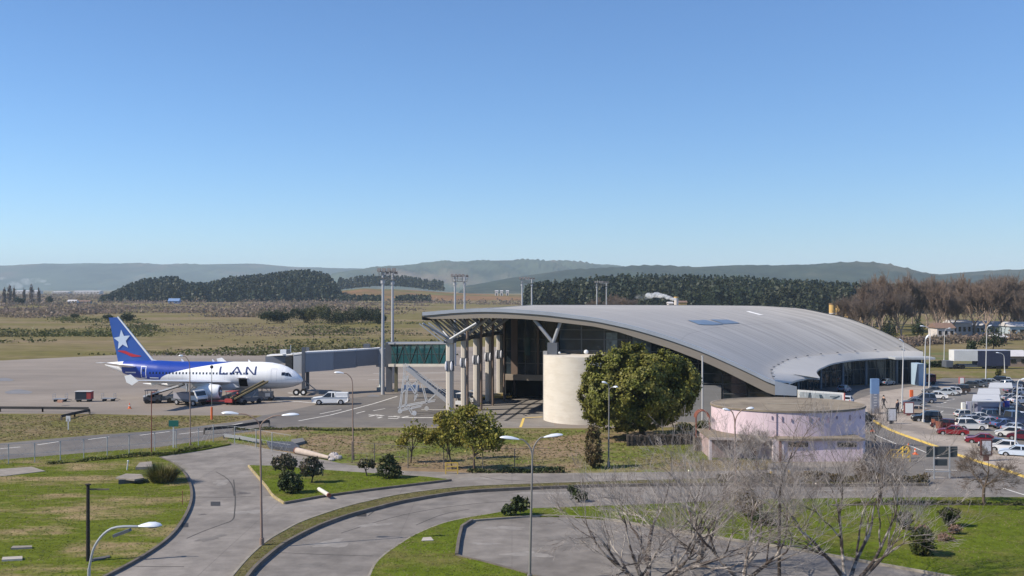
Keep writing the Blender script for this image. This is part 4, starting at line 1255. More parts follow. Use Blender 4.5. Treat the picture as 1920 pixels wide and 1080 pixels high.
# ================================================================== passenger stairs and apron vehicles
ps = thing("boarding_stairs", "white wheeled boarding stairs of open steel frame beside the columns", "boarding stairs", G(790, 775))
m_wsteel = mat("white_steel", (0.58, 0.58, 0.58), 0.5, var=0.1)
def bars(segs, w, m, name, par):
    mb = MB()
    for a, b in segs: mb.beam(a, b, w)
    return mb.build(name, m, par)
YS = 132.0
def s3(u, v, dy=0): 
    p = AT(u, v, YS); p.y += dy; return p
for dy in (0, 1.8):
    MB().beam(s3(762, 690, dy), s3(838, 752, dy), .28, .5).build("stringer", mat("stair_grey", (.42, .42, .43), .6, var=.1), ps)
    bars([(s3(757, 683, dy), s3(838, 738, dy)), (s3(757, 683, dy), s3(757, 700, dy)), (s3(780, 698, dy), s3(780, 712, dy)), (s3(800, 712, dy), s3(800, 726, dy)), (s3(820, 726, dy), s3(820, 740, dy))], .07, m_wsteel, "handrail", ps)
    bars([(s3(757, 700, dy), s3(748, 772, dy)), (s3(764, 704, dy), s3(759, 766, dy)), (s3(782, 712, dy), s3(777, 752, dy)), (s3(757, 705, dy), s3(782, 745, dy)), (s3(752, 738, dy), s3(782, 715, dy)), (s3(746, 764, dy), s3(815, 752, dy)), (s3(748, 771, dy), s3(790, 762, dy)), (s3(790, 720, dy), s3(800, 757, dy)), (s3(765, 764, dy), s3(773, 778, dy)), (s3(800, 755, dy), s3(818, 738, dy))], .11, m_wsteel, "frame", ps)
mb = MB()
for k in range(14):
    p_ = s3(764 + 74 * k / 14, 688 + 60 * k / 14); mb.box((p_.x, p_.y + .9, p_.z), (.3, 1.75, .04))
mb.build("treads", m_steel, ps)
for u, v in ((750, 775), (777, 779), (800, 770)):
    p_ = G(u, v); MB().disc_y((p_.x, p_.y, .3), .3, .2, 12).build("wheel", m_wsteel, ps, smooth='auto')
mb = MB(); p_ = G(772, 747); mb.box((p_.x, p_.y, 1.6), (2.2, 1, .8)); mb.build("motor_box", mat("blue_box", (.10, .16, .3), .5), ps)

def wheels(par, xs, w, r, m=m_tyre, rim=True, tw=.2):
    for x in xs:
        for s in (-1, 1):
            o = MB().disc_y((x, s * (w / 2 - tw / 2 + .02), r), r, tw, 16).build("wheel", m, par, smooth='auto', local=True)
            if rim: MB().disc_y((x, s * (w / 2 + .03), r), r * .58, .04, 12).build("rim", m_rim, o, smooth='auto', local=True)

# --- road vehicles: body profile swept across a tapering width
m_paint = mat("car_paint", (0.5, 0.5, 0.5), 0.25, 0.0, var=0.03, spec=0.6, objcol=True)
m_cglass = mat("car_glass", (0.012, 0.015, 0.018), 0.06, var=0.2, spec=0.7)
m_lamp = mat("lamp_lens", (.6, .6, .58), .2, spec=.6)
m_tail = mat("tail_lens", (.35, .02, .02), .25, spec=.6)
m_trim = mat("black_trim", (.02, .02, .02), .6)
CARS = {
 'sedan': dict(L=4.4, W=1.72, low=[(-2.2, .45), (-2.2, .85), (-1.9, .98), (-1.3, 1.0), (.75, .98), (1.5, .9), (2.05, .78), (2.2, .6), (2.2, .38)], top=[(-1.55, .98), (-.9, 1.40), (.2, 1.43), (.95, .96)]),
 'hatch': dict(L=3.8, W=1.66, low=[(-1.9, .45), (-1.92, .9), (-1.8, 1.0), (.7, .98), (1.4, .88), (1.8, .74), (1.9, .55), (1.9, .38)], top=[(-1.82, .98), (-1.5, 1.42), (.1, 1.47), (.9, .96)]),
 'suv': dict(L=4.5, W=1.85, low=[(-2.25, .55), (-2.25, 1.05), (-2.15, 1.12), (.8, 1.12), (1.6, 1.05), (2.15, .92), (2.25, .7), (2.25, .45)], top=[(-2.15, 1.1), (-1.9, 1.72), (.1, 1.76), (.95, 1.1)]),
 'pickup': dict(L=5.1, W=1.8, low=[(-2.55, .55), (-2.55, 1.08), (-2.5, 1.1), (1.0, 1.1), (1.75, 1.04), (2.45, .95), (2.55, .72), (2.55, .45)], top=[(-.75, 1.08), (-.62, 1.68), (.35, 1.7), (1.15, 1.08)]),
}
def make_car(kind, label, cat="car", name="parked_car"):
    d = CARS[kind]; W = d['W']; t = thing(name, label, cat)
    r = .33 if kind in ('sedan', 'hatch') else .38
    ax = d['L'] * .30
    low = d['low']
    mb = MB()
    # lower body with wheel arches cut into the sill line
    und = []
    for x in (ax, -ax):
        und += [(x + r + .07, .3)] + [(x + (r + .07) * math.cos(a), .3 + (r + .05) * math.sin(a)) for a in (R(30), R(65), R(90), R(115), R(150))] + [(x - r - .07, .3)]
    prof = low + und
    n = len(prof)
    def ring(y, k): return [(x * (1 - (1 - k) * .35), y, z if k == 1 else z + (.0)) for x, z in prof]
    hw = W / 2
    layers = [(-hw + .06, .97), (-hw, 1), (hw, 1), (hw - .06, .97)]
    # side faces
    from_ = []
    vs = []
    for y, k in layers: vs += [(x * k, y, .62 + (z - .62) * (k if z > .62 else 1)) for x, z in prof]
    fs = []
    for i in range(3):
        for j in range(n):
            a, b = i * n + j, i * n + (j + 1) % n
            fs.append((a, a + n, b + n, b))
    tri = tessellate_polygon([[Vector((x, z, 0)) for x, z in prof]])
    fs += [tuple(q) for q in tri] + [tuple(q_ + 3 * n for q_ in q[::-1]) for q in tri]
    mb.add(vs, fs)
    body = mb.build("body", m_paint, t, smooth='auto', local=True)
    top = d['top']; iw = hw - .09; tw_ = hw - .24
    # glasshouse
    g_ = MB(); vs = [(x, -(iw if z < 1.2 else tw_), z) for x, z in top] + [(x, (iw if z < 1.2 else tw_), z) for x, z in top]
    g_.add(vs, [(0, 1, 2, 3), (7, 6, 5, 4), (0, 4, 5, 1), (2, 6, 7, 3), (1, 5, 6, 2)])
    g_.build("windows", m_cglass, t, local=True)["kind"] = "thing"
    rf = MB(); (xa, za), (xb, zb_) = top[1], top[2]
    rf.box(((xa + xb) / 2, 0, (za + zb_) / 2 + .02), (abs(xb - xa) + .06, 2 * tw_ + .06, .06), M=Matrix.Rotation(-math.atan2(zb_ - za, xb - xa), 3, 'Y'))
    for s in (-1, 1):
        for (x0, z0_), (x1, z1_) in ((top[0], top[1]), (top[3], top[2])): rf.beam((x0, s * iw, z0_), (x1, s * tw_, z1_), .09, .07)
        xm = (xa + xb) / 2 - .1
        rf.beam((xm, s * (iw + .005), top[0][1]), (xm, s * (tw_ + .005), za), .09, .05)
    rf.build("roof", m_paint, t, local=True)
    fx, bx_ = max(p[0] for p in low), min(p[0] for p in low)
    hz_ = .68 if kind in ('sedan', 'hatch') else .85
    for s in (-1, 1):
        MB().box((fx - .04, s * (hw - .32), hz_), (.14, .38, .16)).build("headlight", m_lamp, t, local=True)
        MB().box((bx_ + .03, s * (hw - .22), hz_ + .1), (.1, .26, .2)).build("tail_light", m_tail, t, local=True)
    MB().box((fx + .01, 0, .45), (.06, W * .8, .16)).build("bumper", m_trim, t, local=True)
    MB().box((bx_ - .01, 0, .5), (.06, W * .8, .16)).build("bumper", m_trim, t, local=True)
    if kind == 'pickup':
        MB().box((-1.65, 0, 1.112), (1.6, W - .3, .02)).build("cargo_bed", m_trim, t, local=True)
    wheels(t, (ax, -ax), W, r)
    return t

# small ground equipment, each built around its own base
def cart(label, u, v, rz, load=None, name="baggage_cart", k=1.0):
    t = thing(name, label, "baggage cart", G(u, v, .004), rz, "baggage carts on the apron")
    MB().box((0, 0, .52), (2.4, 1.3, .12)).build("deck", m_steel, t, local=True)
    for s in (-1, 1):
        mb = MB(); mb.beam((s * 1.15, -.6, .55), (s * 1.15, -.6, 1.5), .06); mb.beam((s * 1.15, .6, .55), (s * 1.15, .6, 1.5), .06); mb.beam((s * 1.15, -.6, 1.45), (s * 1.15, .6, 1.45), .06); mb.beam((s * 1.15, -.6, 1.0), (s * 1.15, .6, 1.0), .05); mb.build("end_rail", m_alu, t, local=True)
    MB().beam((1.2, 0, .5), (2.2, 0, .3), .07).build("drawbar", m_trim, t, local=True)
    wheels(t, (.8, -.8), 1.2, .24, rim=False)
    return t
cart("empty baggage cart with grey end rails, leftmost on the apron", 113, 753, .05)
cart("empty flat baggage cart between the covered cart and the tail", 204, 752, .03)
bag = thing("suitcase", "small pale and orange bags lying on the leftmost baggage cart", "luggage", G(113, 753, .58))
MB().box((0, 0, .22), (.9, .5, .44)).build("bag_body", mat("orange_case", (.55, .3, .2), .7), bag, local=True); MB().box((.0, 0, .46), (.3, .06, .06)).build("handle", m_trim, bag, local=True)
t = thing("covered_baggage_cart", "dark covered baggage cart with red curtain on the left of the apron", "baggage cart", G(158, 753, .004), .02, "baggage carts on the apron")
MB().box((0, 0, .5), (3.0, 1.5, .14)).build("deck", m_steel_dark, t, local=True); MB().box((0, 0, 1.98), (3.1, 1.6, .08)).build("roof", mat("pale_cover", (.5, .5, .5), .7), t, local=True)
MB().box((-.4, 0, 1.25), (2.1, 1.4, 1.35)).build("curtain", mat("dark_curtain", (.02, .03, .045), .7), t, local=True); MB().box((1.1, 0, 1.25), (.8, 1.42, 1.35)).build("curtain", mat("red_curtain", (.3, .05, .05), .7), t, local=True)
wheels(t, (1.0, -1.0), 1.4, .26, rim=False)

for o in list(COL.objects):
    if o.get('group') == 'baggage carts on the apron' or o.get('category') == 'luggage': o.scale = (.76, .76, .76)
bag.location.z = .45
def belt_loader(label, u, v, rz, up, col):
    t = thing("belt_loader", label, "belt loader", G(u, v, .004), rz, "belt loaders by the aircraft")
    MB().box((0, 0, .65), (3.6, 1.7, .5)).build("chassis", m_steel_dark, t, local=True)
    mb = MB(); mb.beam((-2.6, 0, .8), (3.0, 0, up), .9, .22); mb.build("belt", m_black, t, local=True)
    for s in (-1, 1):
        mb = MB(); mb.beam((-2.6, s * .5, .95), (3.0, s * .5, up + .15), .1, .22); mb.build("side_rail", col, t, local=True)
    MB().box((-1.2, .65, 1.15), (.8, .5, .7)).build("seat_box", mat("loader_red", (.35, .05, .05), .6), t, local=True)
    mb = MB(); mb.beam((.4, 0, .8), (1.4, 0, up * .62), .14); mb.build("lift_arm", m_steel, t, local=True)
    wheels(t, (1.2, -1.2), 1.7, .38, rim=False)
    return t
belt_loader("belt loader with pale rails raised under the rear hold", 305, 755, .08, 2.55, m_wht)
belt_loader("belt loader with yellow rails raised to the open front cargo door", 466, 757, .85, 2.9, mat("loader_yellow", (.36, .27, .13), .6))
def tug(label, u, v, rz, col):
    t = thing("baggage_tug", label, "baggage tug", G(u, v, .004), rz, "baggage tugs on the apron")
    MB().box((0, 0, .62), (2.4, 1.25, .5)).build("body", col, t, local=True)
    MB().box((.85, 0, 1.0), (.7, 1.2, .4)).build("hood", col, t, local=True)
    MB().box((-.45, 0, 1.0), (.5, .9, .35)).build("seat", m_trim, t, local=True)
    mb = MB()
    for x in (-.9, .4):
        for s in (-1, 1): mb.beam((x, s * .58, .8), (x, s * .58, 1.85), .06)
    mb.build("canopy_posts", m_steel_dark, t, local=True)
    MB().box((-.25, 0, 1.88), (1.6, 1.3, .07)).build("roof", col, t, local=True)
    wheels(t, (.75, -.75), 1.3, .32, rim=False)
    return t
m_tr = mat("tug_red", (.33, .05, .05), .5); m_tw = mat("tug_white", (.6, .6, .6), .5); m_td = mat("tug_dark", (.05, .055, .07), .5)
tug("dark baggage tug behind the rear belt loader", 287, 756, .1, m_td)
tug("red baggage tug under the near engine inlet", 438, 758, 1.2, m_tr)
tug("white baggage tug parked between the terminal columns", 891, 757, 1.35, m_tw)
tug("low white baggage tug at the foot of the second column", 868, 762, 1.2, m_tw)
t = thing("ground_power_unit", "grey ground power unit standing beside the nose wheel", "power unit", G(499, 751, .004), .1)
MB().box((0, 0, .85), (2.0, 1.2, 1.0)).build("housing", m_steel_dark, t, local=True); MB().box((.3, -.62, .9), (.7, .04, .5)).build("panel", m_alu, t, local=True); MB().beam((1.0, 0, .4), (2.0, 0, .25), .08).build("drawbar", m_trim, t, local=True); MB().cyl((-.6, 0, 0), .07, 1.35, 1.75, 8).build("exhaust", m_trim, t, local=True)
wheels(t, (.6, -.6), 1.2, .28, rim=False)
# white service truck facing right-towards us
t = thing("service_truck", "white cab service truck with an open back under the wing", "truck", G(362, 760, .004), -.55)
MB().box((-.9, 0, .75), (5.0, 1.9, .3)).build("chassis", m_steel_dark, t, local=True)
mb = MB(); prof = [(.4, .8), (.4, 2.05), (.6, 2.2), (1.35, 2.2), (1.75, 1.45), (1.95, 1.3), (1.95, .7)]
n = len(prof); mb.add([(x, -.95, z) for x, z in prof] + [(x, .95, z) for x, z in prof], [tuple(range(n)), tuple(range(2 * n - 1, n - 1, -1))] + [((i + 1) % n, i, n + i, n + (i + 1) % n) for i in range(n)]); mb.build("cab", m_tw, t, local=True)
mb = MB(); mb.add([(1.39, -.85, 2.12), (1.39, .85, 2.12), (1.76, .85, 1.48), (1.76, -.85, 1.48)], [(0, 3, 2, 1)]); mb.build("windscreen", m_cglass, t, local=True)
MB().box((.98, -.96, 1.75), (.7, .03, .5)).build("side_window", m_cglass, t, local=True)
MB().box((-1.4, 0, 1.3), (3.2, 1.85, .8)).build("load_box", mat("grey_load", (.25, .25, .29), .6), t, local=True)
MB().box((1.97, 0, .85), (.06, 1.7, .3)).build("bumper", m_trim, t, local=True)
for s in (-1, 1): MB().box((1.97, s * .7, 1.1), (.05, .3, .18)).build("headlight", m_lamp, t, local=True)
wheels(t, (1.1, -2.3), 1.9, .42)
# low bar of red and white equipment under the wing
t = thing("dolly", "long low red dolly standing under the wing and engine", "dolly", G(412, 757, .004), .03)
MB().box((0, 0, .45), (4.4, 1.4, .16)).build("deck", m_tr, t, local=True); wheels(t, (1.6, -1.6), 1.3, .25, rim=False); MB().beam((2.2, 0, .4), (3.3, 0, .3), .08).build("drawbar", m_trim, t, local=True)
for s in (-1, 1): MB().beam((s * 2.1, -.65, .5), (s * 2.1, .65, .9), .06).build("end_rail", m_trim, t, local=True)
# chocks / cones
m_or = mat("cone_orange", (.75, .16, .05), .6)
def cone(label, u, v, z=0.0, h=.75, k=1.0):
    t = thing("traffic_cone", label, "traffic cone", G(u, v, z), 0, "traffic cones")
    MB().box((0, 0, .03), (.45 * k, .45 * k, .06)).build("base", m_or, t, local=True)
    MB().cyl((0, 0, 0), .17 * k, .05, h, 12, r2=.04).build("cone", m_or, t, smooth='auto', local=True)
    MB().cyl((0, 0, 0), .12 * k, h * .45, h * .65, 12, r2=.09 * k).build("stripe", m_wsteel, t, smooth='auto', local=True)
    return t
cone("small orange cone alone on the apron left of the aircraft", 243, 766, .004)
cone("orange cone beside the round pink building, nearer the kerb", 1620, 808, .03, .62, 1.0)
cone("orange cone at the edge of the pink building's shadow", 1636, 809, .03, .62, 1.0)
cone("orange cone just right of the yellow barrier", 1703, 842, .03, .62, 1.0)
cone("orange cone farthest right beside the yellow barrier", 1716, 852, .03, .62, 1.0)
# white pickup
make_pick = make_car('pickup', "white pickup truck with canopy driving across the apron", "pickup truck", "pickup_truck")
make_pick.location = G(620, 758, .02); make_pick.rotation_euler = (0, 0, math.pi + .04)
make_pick.color = (.8, .8, .8, 1)
for c in kids(make_pick): c.color = (.8, .8, .8, 1)
mb = MB(); p = [(-2.5, 1.1), (-2.45, 1.66), (-.72, 1.70), (-.72, 1.1)]
mb.add([(x, -.78, z) for x, z in p] + [(x, .78, z) for x, z in p], [(0, 1, 2, 3), (7, 6, 5, 4), (0, 4, 5, 1), (1, 5, 6, 2), (2, 6, 7, 3)]); o = mb.build("load_canopy", m_paint, make_pick, local=True); o.color = (.8, .8, .8, 1)
# yellow pallets / trolleys behind the columns
t = thing("loading_ramp", "yellow loading ramp lying at the back of the baggage bay", "ramp", G(925, 748, .02), .25)
MB().box((0, 0, .35), (5.2, 1.6, .25)).build("deck", mat("ramp_yellow", (.55, .36, .08), .6), t, local=True); MB().box((1.2, 1.2, .55), (3.2, .9, .3)).build("deck", mat("ramp_cream", (.5, .42, .25), .6), t, local=True)
wheels(t, (1.6, -1.6), 1.5, .22, rim=False)

# ================================================================== people
def person(label, u, v, z, heading, cloth, trousers, stride=.0, h=1.72, group=None, carry=None):
    t = thing("person", label, "person", G(u, v, z), heading, group)
    k = h / 1.75
    m = bpy.data.materials.get("figure_" + cloth[0] + trousers[0])
    if m is None:
        def ex(t_, L, tc, out, b):
            sx = t_.nodes.new("ShaderNodeSeparateXYZ"); L(tc.outputs["Object"], sx.inputs[0])
            cr = t_.nodes.new("ShaderNodeValToRGB"); cr.color_ramp.interpolation = 'CONSTANT'
            dv = t_.nodes.new("ShaderNodeMath"); dv.operation = 'DIVIDE'; dv.inputs[1].default_value = 2.0
            L(sx.outputs[2], dv.inputs[0]); L(dv.outputs[0], cr.inputs[0])
            e = cr.color_ramp.elements; e[0].color = (.02, .02, .02, 1); e[1].position = .045; e[1].color = (*trousers[1], 1)
            for pos, c in ((.475, cloth[1]), (.735, (.45, .28, .2))):
                x = e.new(pos); x.color = (*c, 1)
            return cr.outputs[0]
        m = mat("figure_" + cloth[0] + trousers[0], (.5, .5, .5), .8, extra=ex)
    V = []; Rd = []; Ed = []
    def add(p, r, par=None):
        V.append(Vector(p) * k); Rd.append(r * k)
        if par is not None: Ed.append((par, len(V) - 1))
        return len(V) - 1
    pel = add((0, 0, .95), .14); sp = add((0, 0, 1.2), .14, pel); ch = add((0, 0, 1.4), .15, sp); nk = add((0, 0, 1.52), .06, ch); hd1 = add((.01, 0, 1.60), .085, nk); hd2 = add((.01, 0, 1.70), .09, hd1)
    for s in (-1, 1):
        st = stride * s
        hp = add((0, s * .09, .88), .10, pel); kn = add((st * .5 + .03, s * .1, .49), .068, hp); an = add((st, s * .1, .09), .045, kn); add((st + .16, s * .11, .04), .04, an)
        sh = add((0, s * .19, 1.42), .07, ch); el = add((-st * .35, s * .25, 1.15), .05, sh); wr = add((-st * .6 + .08, s * .26, .92), .033, el); pm = add((-st * .62 + .1, s * .26, .85), .034, wr)
        for f in range(4): 
            a_ = add((-st * .62 + .1 + (f - 1.5) * .022, s * .262, .79), .011, pm); add((-st * .62 + .115 + (f - 1.5) * .02, s * .257, .74 + .012 * abs(f - 1.5)), .009, a_)
        add((-st * .62 + .15, s * .245, .83), .011, pm)
    me = bpy.data.meshes.new("body"); me.from_pydata([tuple(p) for p in V], Ed, []); me.materials.append(m)
    o = bpy.data.objects.new("body", me); COL.objects.link(o); o.parent = t
    sk = o.modifiers.new("s", 'SKIN'); sk.use_smooth_shade = True
    for i, sv in enumerate(me.skin_vertices[0].data): sv.radius = (Rd[i], Rd[i]); sv.use_root = (i == 0)
    ss = o.modifiers.new("u", 'SUBSURF'); ss.levels = ss.render_levels = 1
    MB().sphere((-.015 * k, 0, 1.72 * k), (.105 * k, .095 * k, .10 * k), 10, 7).build("hair", m_trim, t, smooth=True, local=True)
    MB().sphere((.105 * k, 0, 1.665 * k), (.02, .014, .025), 6, 5).build("nose", mat("skin_tone", (.45, .28, .2), .6), t, smooth=True, local=True)
    return t
person("person in dark clothes striding across the pavement by the blue totem", 1657, 767, .14, 0.2, ("dark", (.03, .03, .04)), ("black", (.02, .02, .025)), .32, 1.85)
person("person in a dark jacket standing behind the grey advertising panel", 1683, 777, .14, 2.0, ("navy", (.03, .035, .06)), ("black", (.02, .02, .025)), .05, 1.9)
person("apron worker in an orange vest beside the rear belt loader", 293, 754, .004, .6, ("orange", (.6, .14, .05)), ("navyt", (.03, .035, .06)), .15)
person("apron worker in a red top beside the front belt loader", 446, 756, .004, 1.2, ("red", (.45, .05, .05)), ("navyt", (.03, .035, .06)), .1)
# ================================================================== round pink building
m_pink = mat("pink_render", (0.62, 0.50, 0.545), 0.85, var=0.08, scale=0.9, col2=(0.58, 0.465, 0.51), s2=0.8, stretch=(1.4, 1.4, .18))
m_pinkw = mat("pale_pink_render", (0.60, 0.52, 0.53), 0.85, var=0.08, scale=0.8)
m_froof = mat("brown_flat_roof", (0.235, 0.195, 0.145), 0.95, var=0.22, scale=0.6, col2=(0.17, 0.14, 0.105), s2=0.25)
m_rust = mat("rust_red", (0.21, 0.075, 0.05), 0.75, var=0.25, scale=3)
PH = 4.55
PYf, PYb = (H - PH) * F / (773.5 - CY), (H - PH) * F / (747.5 - CY)
pc = Vector(((1476 - CX) * (PYf + PYb) / 2 / F, (PYf + PYb) / 2, 0)); PR = 141 * pc.y / F; PB = (PYb - PYf) / 2
pk = thing("round_building", "round two-tier pink service building with a brown flat roof", "building", pc)
def oval(prof, name, m, cap=False):
    rr = [[(pc.x + (PR + d) * math.cos(a), pc.y + (PB + d) * math.sin(a), z) for a in np.linspace(0, 2 * math.pi, 73)[:-1]] for d, z in prof]
    mb = MB().grid(rr, closed=True); n = len(mb.v)
    if cap: mb.f.append(tuple(range(n - 72, n))); mb.m.append(0)
    return mb.build(name, m, pk, smooth='auto')
def front_y(dx): return pc.y - PB * math.sqrt(max(.01, 1 - (dx / PR) ** 2))
oval([(0, 0), (0, PH)], "drum_wall", m_pink)
oval([(.1, PH - .02), (.1, PH + .14)], "roof", m_froof, True)
oval([(.06, PH - .04), (.08, PH - .04), (.08, PH + .17), (-.12, PH + .17), (-.12, PH + .12)], "roof_edge", mat("roof_edge_grey", (.26, .22, .18), .85, var=.2))
mb = MB(); a, b_ = AT(1438, 763, pc.y), AT(1523, 762, pc.y - .5); mb.beam((a.x, a.y, PH + .18), (b_.x, b_.y, PH + .18), .22, .05); mb.build("roof_strip", mat("pale_strip", (.34, .3, .24), .9), pk)
# lower annex, straight front with a flat roof
m_annex = m_pink
def gx(u, v, z=0): return G(u, v, z)
AZ = 2.05
fy = G(1540, 866).y
x0, x1 = G(1462, 866).x, G(1618, 866).x
MB().prism([(x0, fy), (x1, fy), (x1, pc.y), (x0, pc.y)], 0, AZ).build("annex_wall", m_annex, pk)
MB().prism([(x0 - .15, fy - .35), (x1 + .1, fy - .25), (x1 + .1, pc.y), (x0 - .15, pc.y)], AZ, AZ + .2).build("annex_roof", m_froof, pk)
# porch / side wing to the left with open door bay
xl = G(1338, 866).x
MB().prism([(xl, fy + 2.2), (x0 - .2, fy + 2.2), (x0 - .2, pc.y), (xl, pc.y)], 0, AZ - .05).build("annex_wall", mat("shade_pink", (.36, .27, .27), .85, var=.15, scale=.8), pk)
MB().prism([(xl - .25, fy + 1.0), (x0 - .3, fy + .2), (x0 - .3, pc.y), (xl - .25, pc.y)], AZ - .02, AZ + .12).build("annex_roof", m_froof, pk)
MB().beam((xl - .25, fy + .95, AZ + .02), (x0 - .3, fy + .15, AZ + .02), .12, .22).build("porch_fascia", mat("pale_fascia", (.42, .36, .34), .8), pk)
mb = MB(); mb.beam((xl - .1, fy + 1.1, 0), (xl - .1, fy + 1.1, AZ), .25); mb.build("porch_post", m_pinkw, pk)
MB().box((x0 - .35, fy + .25, AZ / 2), (.55, .5, AZ)).build("porch_post", m_pinkw, pk)
mb = MB(); mb.box((x0 + .04, fy - .06, AZ / 2), (.16, .12, AZ)); mb.build("door_frame", m_rust, pk)
MB().box((x0 + .28, fy - .07, AZ / 2), (.16, .12, AZ + .02)).build("corner_pier", m_pinkw, pk)
MB().box(((xl + x0) / 2 + 1.6, fy + 2.15, .95), (.9, .08, 1.9)).build("door", m_rust, pk)
for u0, u1, v0, v1 in ((1478, 1515, 829.5, 838), (1570, 1606, 829.5, 838)):
    a, b_ = AT(u0, v0, fy), AT(u1, v1, fy)
    fr = MB().box(((a.x + b_.x) / 2, fy - .02, (a.z + b_.z) / 2), (b_.x - a.x, .1, a.z - b_.z)).build("window", mat("window_frame_brown", (.22, .19, .13), .7), pk)
    n = 5
    for k in range(n):
        MB().box((a.x + (b_.x - a.x) * (k + .5) / n, fy - .08, (a.z + b_.z) / 2), ((b_.x - a.x) / n - .08, .04, a.z - b_.z - .1)).build("pane", m_cglass, fr)
for u, h in ((1556, 2.0), (1573, 1.45)):
    p = AT(u, 800, front_y((u - 1476) * .052) - .1)
    MB().cyl((p.x, p.y - .2, 0), .18, AZ + .1, AZ + .1 + h, 12).build("vent_pipe", m_pinkw, pk, smooth='auto')
for k, u in enumerate((1420, 1437, 1453, 1484, 1503, 1521, 1538, 1566, 1592)):
    dx = (u - 1476) * pc.y / F * .985
    yy = front_y(dx)
    MB().box((pc.x + dx, yy - .02, PH - .55 - .1 * (k % 3)), (.09, .14, .3 + .2 * (k % 2))).build("wall_spout", mat("spout_mauve", (.25, .2, .26), .8), pk)
MB().box((pc.x - 2.6, front_y(-2.6) - .05, PH / 2 + 1.1), (.07, .07, PH - 2.2)).build("drain_pipe", mat("spout_mauve", (.25, .2, .26), .8), pk)
# rusty hoop gate on the left side
rg = thing("ladder_hoop", "rusty red hooped gate at the left edge of the round building", "gate", G(1327, 806, .03))
c0 = AT(1327, 785, pc.y - 1)
for k in range(4):
    a_ = [(c0.x - .5 + .9 * math.cos(t_) * .75, c0.y + .35 * k, c0.z + .05 + 0.75 * math.sin(t_)) for t_ in np.linspace(0, math.pi, 9)]
    MB().tube(a_, .07, 6).build("hoop", m_rust, rg)
for s in (-.68, .68): MB().beam((c0.x - .5 + s, c0.y, 0), (c0.x - .5 + s, c0.y, c0.z + .1), .12).build("post", m_rust, rg)
MB().box((c0.x - .5, c0.y + .5, .7), (1.6, 1.2, 1.4)).build("plinth", m_kerb_dark, rg)
# low dark stone wall in front of the tree
w_ = thing("stone_wall", "low dark stone wall between the brown hedge and the round building", "wall", G(1245, 838))
mb = MB()
r = random.Random(4)
a, b_ = G(1175, 836), G(1335, 832)
n = 46
for k in range(n):
    p = a.lerp(b_, (k + .5) / n)
    for j in range(2):
        mb.box((p.x, p.y + r.uniform(-.08, .08), .28 + .5 * j + r.uniform(-.06, .1)), ((b_ - a).length / n * r.uniform(.9, 1.15), .55, r.uniform(.45, .6)), rz=r.uniform(-.1, .1))
mb.build("stones", mat("dark_stone", (.075, .06, .05), .9, var=.5, scale=2.5), w_)

# ================================================================== lamps and masts
m_pole = mat("lamp_pole", (0.22, 0.21, 0.20), 0.6, 0.2, var=0.12, scale=1.5)
m_poler = mat("rusty_lamp_pole", (0.26, 0.185, 0.15), 0.7, 0.1, var=0.25, scale=1.2, col2=(.30, .09, .05), s2=.5, mix2=(.6, .72))
m_polew = mat("pale_lamp_pole", (0.5, 0.5, 0.5), 0.5, var=0.08)
m_headt = mat("lamp_head_shell", (0.62, 0.66, 0.72), 0.35, 0.1, var=0.08)
m_headb = mat("lamp_head_glass", (0.12, 0.13, 0.15), 0.25, var=0.1)
def lamp_head(par, p, d, L=1.0, w=.32, k=1.0):
    """flat teardrop lantern along direction d"""
    d = Vector(d).normalized(); x = d; y = Vector((0, 0, 1)).cross(x).normalized(); z = x.cross(y)
    rr = []; rb = []
    for f, ww, hh in ((-.05, .25, .3), (.1, .5, .6), (.4, .9, 1), (.7, 1, .95), (.9, .75, .6), (1, .2, .15)):
        c = Vector(p) + x * (L * f)
        rr.append([c + y * (math.cos(a) * w * ww / 2) + z * (math.sin(a) * (.14 * hh if math.sin(a) > 0 else .05 * hh)) for a in np.linspace(0, 2 * math.pi, 11)[:-1]])
        if .3 < f < .95: rb.append([c + y * (s * w * ww * .38) - z * (.06 * hh) for s in (-1, 1)])
    mb = MB().grid(rr, closed=True); n = len(mb.v); mb.f.append(tuple(range(n - 10, n))); mb.m.append(0); mb.f.append(tuple(range(9, -1, -1))); mb.m.append(0)
    h = mb.build("lantern", m_headt, par, smooth='auto')
    MB().grid(rb).build("lens", m_headb, h)
    return h
def street_lamp(label, base, heads, fork=None, m=m_pole, r0=.085, r1=.05, L=1.05, group="street lamps", bend=.6, w=.32):
    """base: ground point; heads: end points of the arms; fork: point where the arms leave the pole"""
    base = Vector(base)
    t = thing("street_lamp", label, "street lamp", base, 0, group)
    MB().tube([base, Vector((fork.x, fork.y, fork.z))], [r0, r1], 10).build("pole", m, t, smooth='auto')
    MB().cyl(base, r0 * 1.7, base.z, base.z + .45, 10).build("base_sleeve", m, t, smooth='auto')
    for h in heads:
        h = Vector(h); dx = h - fork
        mid1 = fork + Vector((dx.x * .12, dx.y * .12, dx.z * .55)); mid2 = fork + Vector((dx.x * bend, dx.y * bend, dx.z * .95))
        c = catmull([fork, mid1, mid2, h], 5)
        MB().tube(c, [r1 * .8] * (len(c) - 1) + [r1 * .55], 8).build("arm", m, t, smooth='auto')
        d = (h - mid2); d.z = d.z * .6
        lamp_head(t, h, d, L, w)
    return t
b_ = G(491, 1022, .2)
Yb = b_.y
street_lamp("double-arm street lamp on the kerb of the curved median", b_, [AT(446, 776, Yb), AT(530, 779, Yb)], AT(488, 806, Yb), m_poler)
b_ = G(993, 1092, 0); Yb = b_.y
street_lamp("double-arm street lamp rising from the bottom edge by the grass lawn", b_, [AT(972, 824, Yb), AT(1021, 820, Yb)], AT(998, 862, Yb), m_pole)
b_ = G(158, 1423); Yb = b_.y
